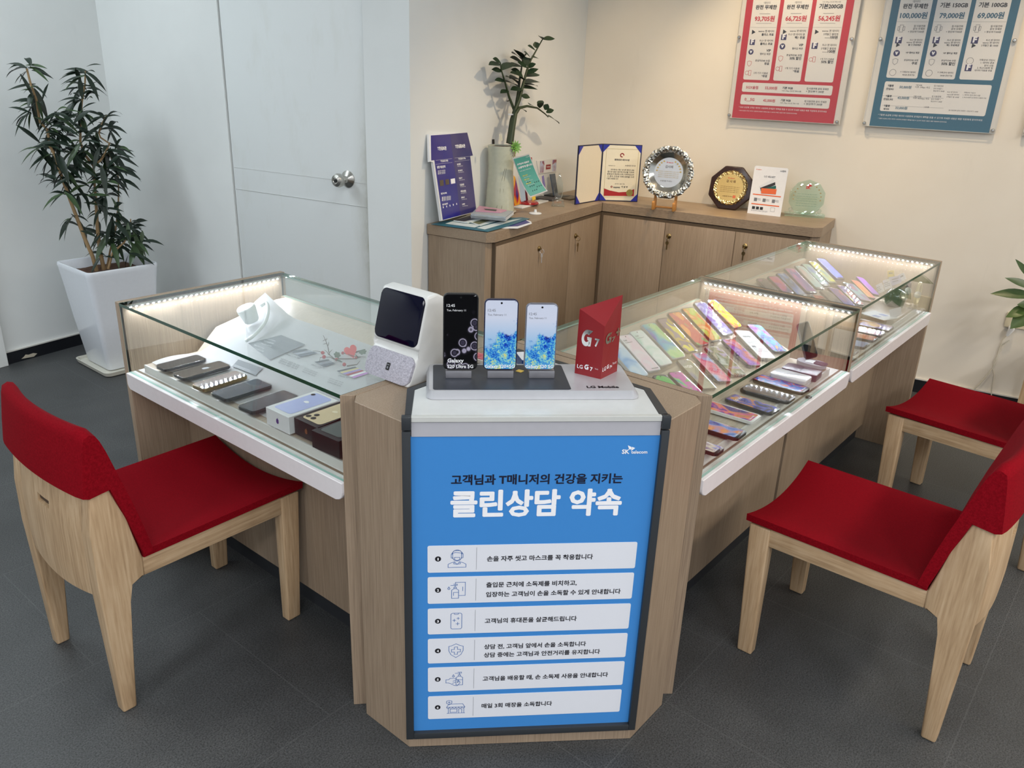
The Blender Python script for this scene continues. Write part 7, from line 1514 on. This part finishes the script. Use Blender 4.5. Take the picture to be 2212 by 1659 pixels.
# ------------------------------------------------------------ floor plant in its white pot
PX0, PY0, PW_ = 1.600, 3.900, 0.357; ZR = 0.53; pcx, pcy = PX0+PW_/2, PY0+PW_/2
pot = thing('potted_plant', 'tall leafy plant in a tapered glossy white square pot in the corner', 'plant', (pcx, pcy, 0.012))
POTM = plain('pot_glaze', (226, 231, 238), 0.15, spec=0.6, grain=0.03)
mb = MB(); PRF = [(0.120, 0.012, 0.022), (0.124, 0.018, 0.024), (0.150, 0.25, 0.024), (0.168, 0.44, 0.026), (0.176, 0.505, 0.03), (0.1785, 0.522, 0.03), (0.176, ZR, 0.028), (0.168, ZR, 0.024), (0.163, ZR-0.01, 0.022), (0.158, 0.46, 0.02)]
rings = []
for hf, z, r_ in PRF: rings.append([mb.b.verts.new((pcx+x, pcy+y, z)) for x, y in rrect(hf*2, hf*2, r_, 6)])
n = len(rings[0])
for i in range(len(rings)-1):
    for k in range(n): mb.b.faces.new((rings[i][k], rings[i][(k+1) % n], rings[i+1][(k+1) % n], rings[i+1][k]))
mb.b.faces.new(rings[0][::-1]); mb.b.faces.new(rings[-1]); mb.build('pot', POTM, pot, 50)
mb = MB(); mb.grid(lambda u, v: Vector((pcx+(u-0.5)*0.31, pcy+(v-0.5)*0.31, 0.480+0.012*math.sin(u*9)*math.cos(v*8)+0.006*rnd.random())), 14, 14); mb.build('soil', plain('potting_soil', (84, 60, 46), 0.95, grain=0.4), pot)
sc_ = thing('pot_saucer', 'cream square plastic saucer under the white pot', 'saucer', (pcx+0.01, pcy-0.02, 0))
mb = MB(); CX, CY = pcx+0.01, pcy-0.01
rg = []
for hf, z in ((0.150, 0.0), (0.172, 0.004), (0.178, 0.024), (0.172, 0.024), (0.166, 0.010), (0.150, 0.0085)): rg.append([mb.b.verts.new((CX+x, CY+y, z)) for x, y in rrect(hf*2, hf*2, 0.03, 5)])
n = len(rg[0])
for i in range(len(rg)-1):
    for k in range(n): mb.b.faces.new((rg[i][k], rg[i][(k+1) % n], rg[i+1][(k+1) % n], rg[i+1][k]))
mb.b.faces.new(rg[0][::-1]); mb.b.faces.new(rg[-1]); mb.build('dish', plain('saucer_plastic', (206, 204, 192), 0.4), sc_, 40)
pcn = Vector((pcx, pcy, 0.48)); fpn = facing(pcn)
def ppt(x, y, dep=0.0): return at(x, y, pcn+fpn*dep, fpn)
KA = (0, 80, 4.608); KB = (0, 440, 3.95)
def ka(*q): return zc(KA, *q)
def kb_(*q): return zc(KB, *q)
canes = [ (ka()+kb_((825, 570), (790, 450), (720, 290), (660, 130), (610, 0))+ka((600, 1350), (560, 1200), (500, 1090), (470, 920), (400, 850), (360, 620), (300, 450), (265, 310)), 0.02, 0.010),
  (kb_((885, 560), (850, 380), (830, 200), (820, 0))+ka((940, 1450), (930, 1280)), 0.0, 0.011),
  (ka((930, 1280), (850, 1180), (800, 1050), (800, 850), (815, 650), (845, 480), (850, 340)), -0.01, 0.007), (ka((930, 1280), (1000, 1230), (1040, 1170), (1090, 1060), (1000, 1000), (985, 960), (1010, 870), (1060, 780)), 0.03, 0.006),
  (kb_((910, 555), (940, 400), (990, 200), (1010, 0))+ka((1180, 1560), (1180, 1400), (1140, 1290), (1060, 1100)), -0.04, 0.005), (kb_((925, 555), (960, 420), (1060, 330), (1110, 210), (1115, 130)), 0.06, 0.006)]
for pts, dep, r0 in canes:
    mb = MB(); pp = [ppt(x, y, dep+0.015*math.sin(i*1.3)) for i, (x, y) in enumerate(pts)]; mb.tube(pp, [r0*(1-0.55*i/(len(pp)-1)) for i in range(len(pp))], n=8); mb.build('cane', CANE, pot, 60)
# leaf clusters: (centre px, spread, count, length factor)
cl = [(KA, 265, 315, 60, 12), (KA, 320, 520, 80, 8), (KA, 380, 650, 70, 9), (KA, 300, 730, 60, 6), (KA, 850, 350, 60, 12), (KA, 830, 480, 70, 10), (KA, 820, 620, 80, 12), (KA, 800, 760, 90, 12), (KA, 560, 770, 60, 10), (KA, 500, 900, 90, 12), (KA, 680, 850, 90, 12), (KA, 600, 1000, 100, 14), (KA, 1060, 780, 50, 7), (KA, 1050, 900, 70, 8), (KA, 900, 950, 90, 12), (KA, 400, 1100, 70, 9), (KA, 520, 1150, 80, 12), (KA, 700, 1120, 100, 14), (KA, 850, 1100, 90, 14), (KA, 1060, 1120, 80, 14), (KA, 1150, 1150, 50, 8), (KA, 620, 1280, 90, 12), (KA, 780, 1250, 90, 12), (KA, 1050, 1280, 80, 12), (KA, 1150, 1300, 60, 9), (KA, 560, 1400, 70, 8), (KA, 700, 1430, 70, 8), (KA, 1060, 1430, 80, 12), (KA, 660, 1560, 70, 7), (KA, 860, 1560, 60, 6), (KA, 1070, 1580, 80, 10), (KB, 620, 120, 60, 7), (KB, 700, 210, 50, 5), (KB, 860, 60, 60, 8), (KB, 960, 100, 60, 9), (KB, 850, 260, 60, 8), (KB, 960, 260, 60, 9), (KB, 1115, 190, 60, 15), (KB, 1080, 300, 70, 14), (KB, 980, 350, 60, 8), (KB, 880, 440, 40, 4), (KB, 1190, 330, 50, 7), (KB, 1120, 420, 50, 6)]
mbl = MB()
for K, x, y, spd, cnt in cl:
    for k in range(cnt):
        b0 = ppt(*zc(K, (x+rnd.gauss(0, spd*0.38), y+rnd.gauss(0, spd*0.38)))[0], rnd.uniform(-0.07, 0.09)); an = rnd.uniform(-math.pi, math.pi)
        cxp = (x/K[2]+K[0])
        d = CR*math.cos(an)*1.0+UP*(math.sin(an)*0.55-0.02)+fpn*rnd.uniform(-0.5, 0.6)
        d += CR*((cxp-185)/160)*0.45
        L_ = rnd.uniform(0.075, 0.135); leaf(mbl, b0, d, UP+fpn*0.5+CR*rnd.uniform(-0.4, 0.4), L_, L_*rnd.uniform(0.17, 0.25), rnd.uniform(0.1, 0.55), 0 if rnd.random() < 0.8 else 1, 0.3)
fo = mbl.build('foliage', (plain('leaf_deep', (24, 40, 28), 0.42, spec=0.4, grain=0.3), GREEN2), pot, 80)

# ------------------------------------------------------------ right edge: hanging plant, socket and cable
wz = at(2190, 700, RX*(UR-0.004), RX); SO = Frame(wz, -RY, UP)
a_ = SO.px(2172, 722); b_ = SO.px(2212+26, 665)
so = thing('wall_socket', 'cream double wall socket with a white plug near the right edge', 'socket', wz)
mb = MB(); mb.prism(SO, rrect(0.125, 0.075, 0.006, 3, (a_[0]+b_[0])/2, (a_[1]+b_[1])/2), -0.003, 0.006, 0, 0.002, 2); mb.build('plate', plain('socket_cream', (222, 212, 184), 0.4), so, 40)
mb = MB(); p0 = SO.p(*SO.px(2185, 708), 0.004); mb.tube([p0, p0+SO.n*0.03, SO.p(*SO.px(2175, 722), 0.03)], [0.016, 0.014, 0.007], n=12); mb.build('plug', GLOSSW, so, 50)
cw = thing('power_cable', 'white power cable running down the wall from the socket to the floor', 'cable', SO.p(*SO.px(2175, 722), 0.012))
def wpx(x, y, off=0.008): return SO.p(*SO.px(x, y), off)
K12 = (1980, 540, 4.608)
for pts, r_ in ((((905, 835), (860, 890), (825, 980), (790, 1100), (760, 1170), (690, 1260), (620, 1340), (540, 1410), (500, 1450)), 0.0032), (((925, 895), (850, 950), (830, 1000), (770, 1110), (760, 1180), (772, 1240), (755, 1340), (745, 1420), (740, 1520)), 0.0026)):
    mb = MB(); mb.tube([wpx(*zc(K12, q)[0]) for q in pts], r_, n=8); mb.build('strand', plain('cable_white', (214, 208, 192), 0.5), cw, 60)
cl_ = atz(2195, 862, 0.004); mb = MB(); ring = []
for k in range(40): t_ = k/39*4*math.pi; ring.append(Vector((cl_.x+0.10*math.cos(t_)*(1-0.004*k), cl_.y-0.02+0.06*math.sin(t_), 0.006+0.012*k/39)))
mb.tube(ring, 0.0035, n=6); tag(mb.build('cable_coil', plain('cable_white', (214, 208, 192), 0.5), None, 60), 'coil of pale cable lying on the floor at the right edge', 'cable')
# shelf-borne plant whose leaves reach into the picture from the right
hp0 = at(2335, 690, RX*(UR-0.30), RX); hq = thing('potted_plant', 'green plant reaching in from the right edge beside the socket', 'plant', (hp0.x, hp0.y, 0.0))
HPF = facing(hp0)
def hpt(x, y, dep=0.0): return at(x, y, hp0+HPF*dep, HPF)
zz0 = hpt(2335, 716).z
mb = MB(); mb.lathe((hp0.x, hp0.y, zz0-0.16), ((0.05, 0), (0.075, 0.14), (0.078, 0.15), (0.070, 0.15), (0.068, 0.13), (0, 0.13)), n=28); mb.build('pot', plain('pot_cream', (216, 206, 180), 0.4), hq, 40)
mb = MB(); mb.box((hp0.x-0.14, hp0.y-0.14, zz0-0.18), (hp0.x+0.14, hp0.y+0.14, zz0-0.16), bev=0.003)
for sx in (-1, 1):
    for sy in (-1, 1): mb.box((hp0.x+sx*0.12-0.012, hp0.y+sy*0.12-0.012, 0.0), (hp0.x+sx*0.12+0.012, hp0.y+sy*0.12+0.012, zz0-0.18))
tag(mb.build('plant_table', BEECH, None, 30), 'small wooden plant table beyond the right edge of the picture', 'table')
mbl = MB(); GREEN3 = plain('leaf_bright_green', (78, 100, 50), 0.35, grain=0.3)
def lf(b, e, wd, bend=0.0, m=0):
    b0 = hpt(*zc(K12, b)[0], 0.0); e0 = hpt(*zc(K12, e)[0], 0.04); leaf(mbl, b0, e0-b0+UP*bend*(e0-b0).length, HPF+UP*0.8, (e0-b0).length, wd, bend, m, 0.2, 8)
lf((1190, 470), (715, 432), 0.05, 0.15); lf((1190, 400), (855, 265), 0.035, 0.12); lf((1150, 300), (975, 80), 0.028, 0.05); lf((1180, 560), (985, 540), 0.045, 0.2); lf((1120, 600), (885, 670), 0.055, 0.35, 1); lf((1180, 600), (960, 770), 0.08, 0.3, 1); lf((1180, 660), (1130, 800), 0.06, 0.3, 1); lf((1200, 480), (1400, 300), 0.06, 0.1); lf((1220, 520), (1480, 560), 0.06, 0.3); lf((1200, 430), (1280, 120), 0.05, 0.0)
mbl.build('foliage', (plain('leaf_olive', (62, 84, 44), 0.35, grain=0.3), GREEN3), hq, 80)
mb = MB(); mb.tube([Vector((hp0.x, hp0.y, zz0-0.03)), hpt(*zc(K12, (1180, 560))[0]), hpt(*zc(K12, (1170, 420))[0])], [0.008, 0.006, 0.003], n=8); mb.build('stem', plain('stem_brown', (70, 58, 40), 0.7), hq, 60)

bpy.data.objects.remove(_to); bpy.data.curves.remove(_tc); bpy.data.scenes.remove(_ts)
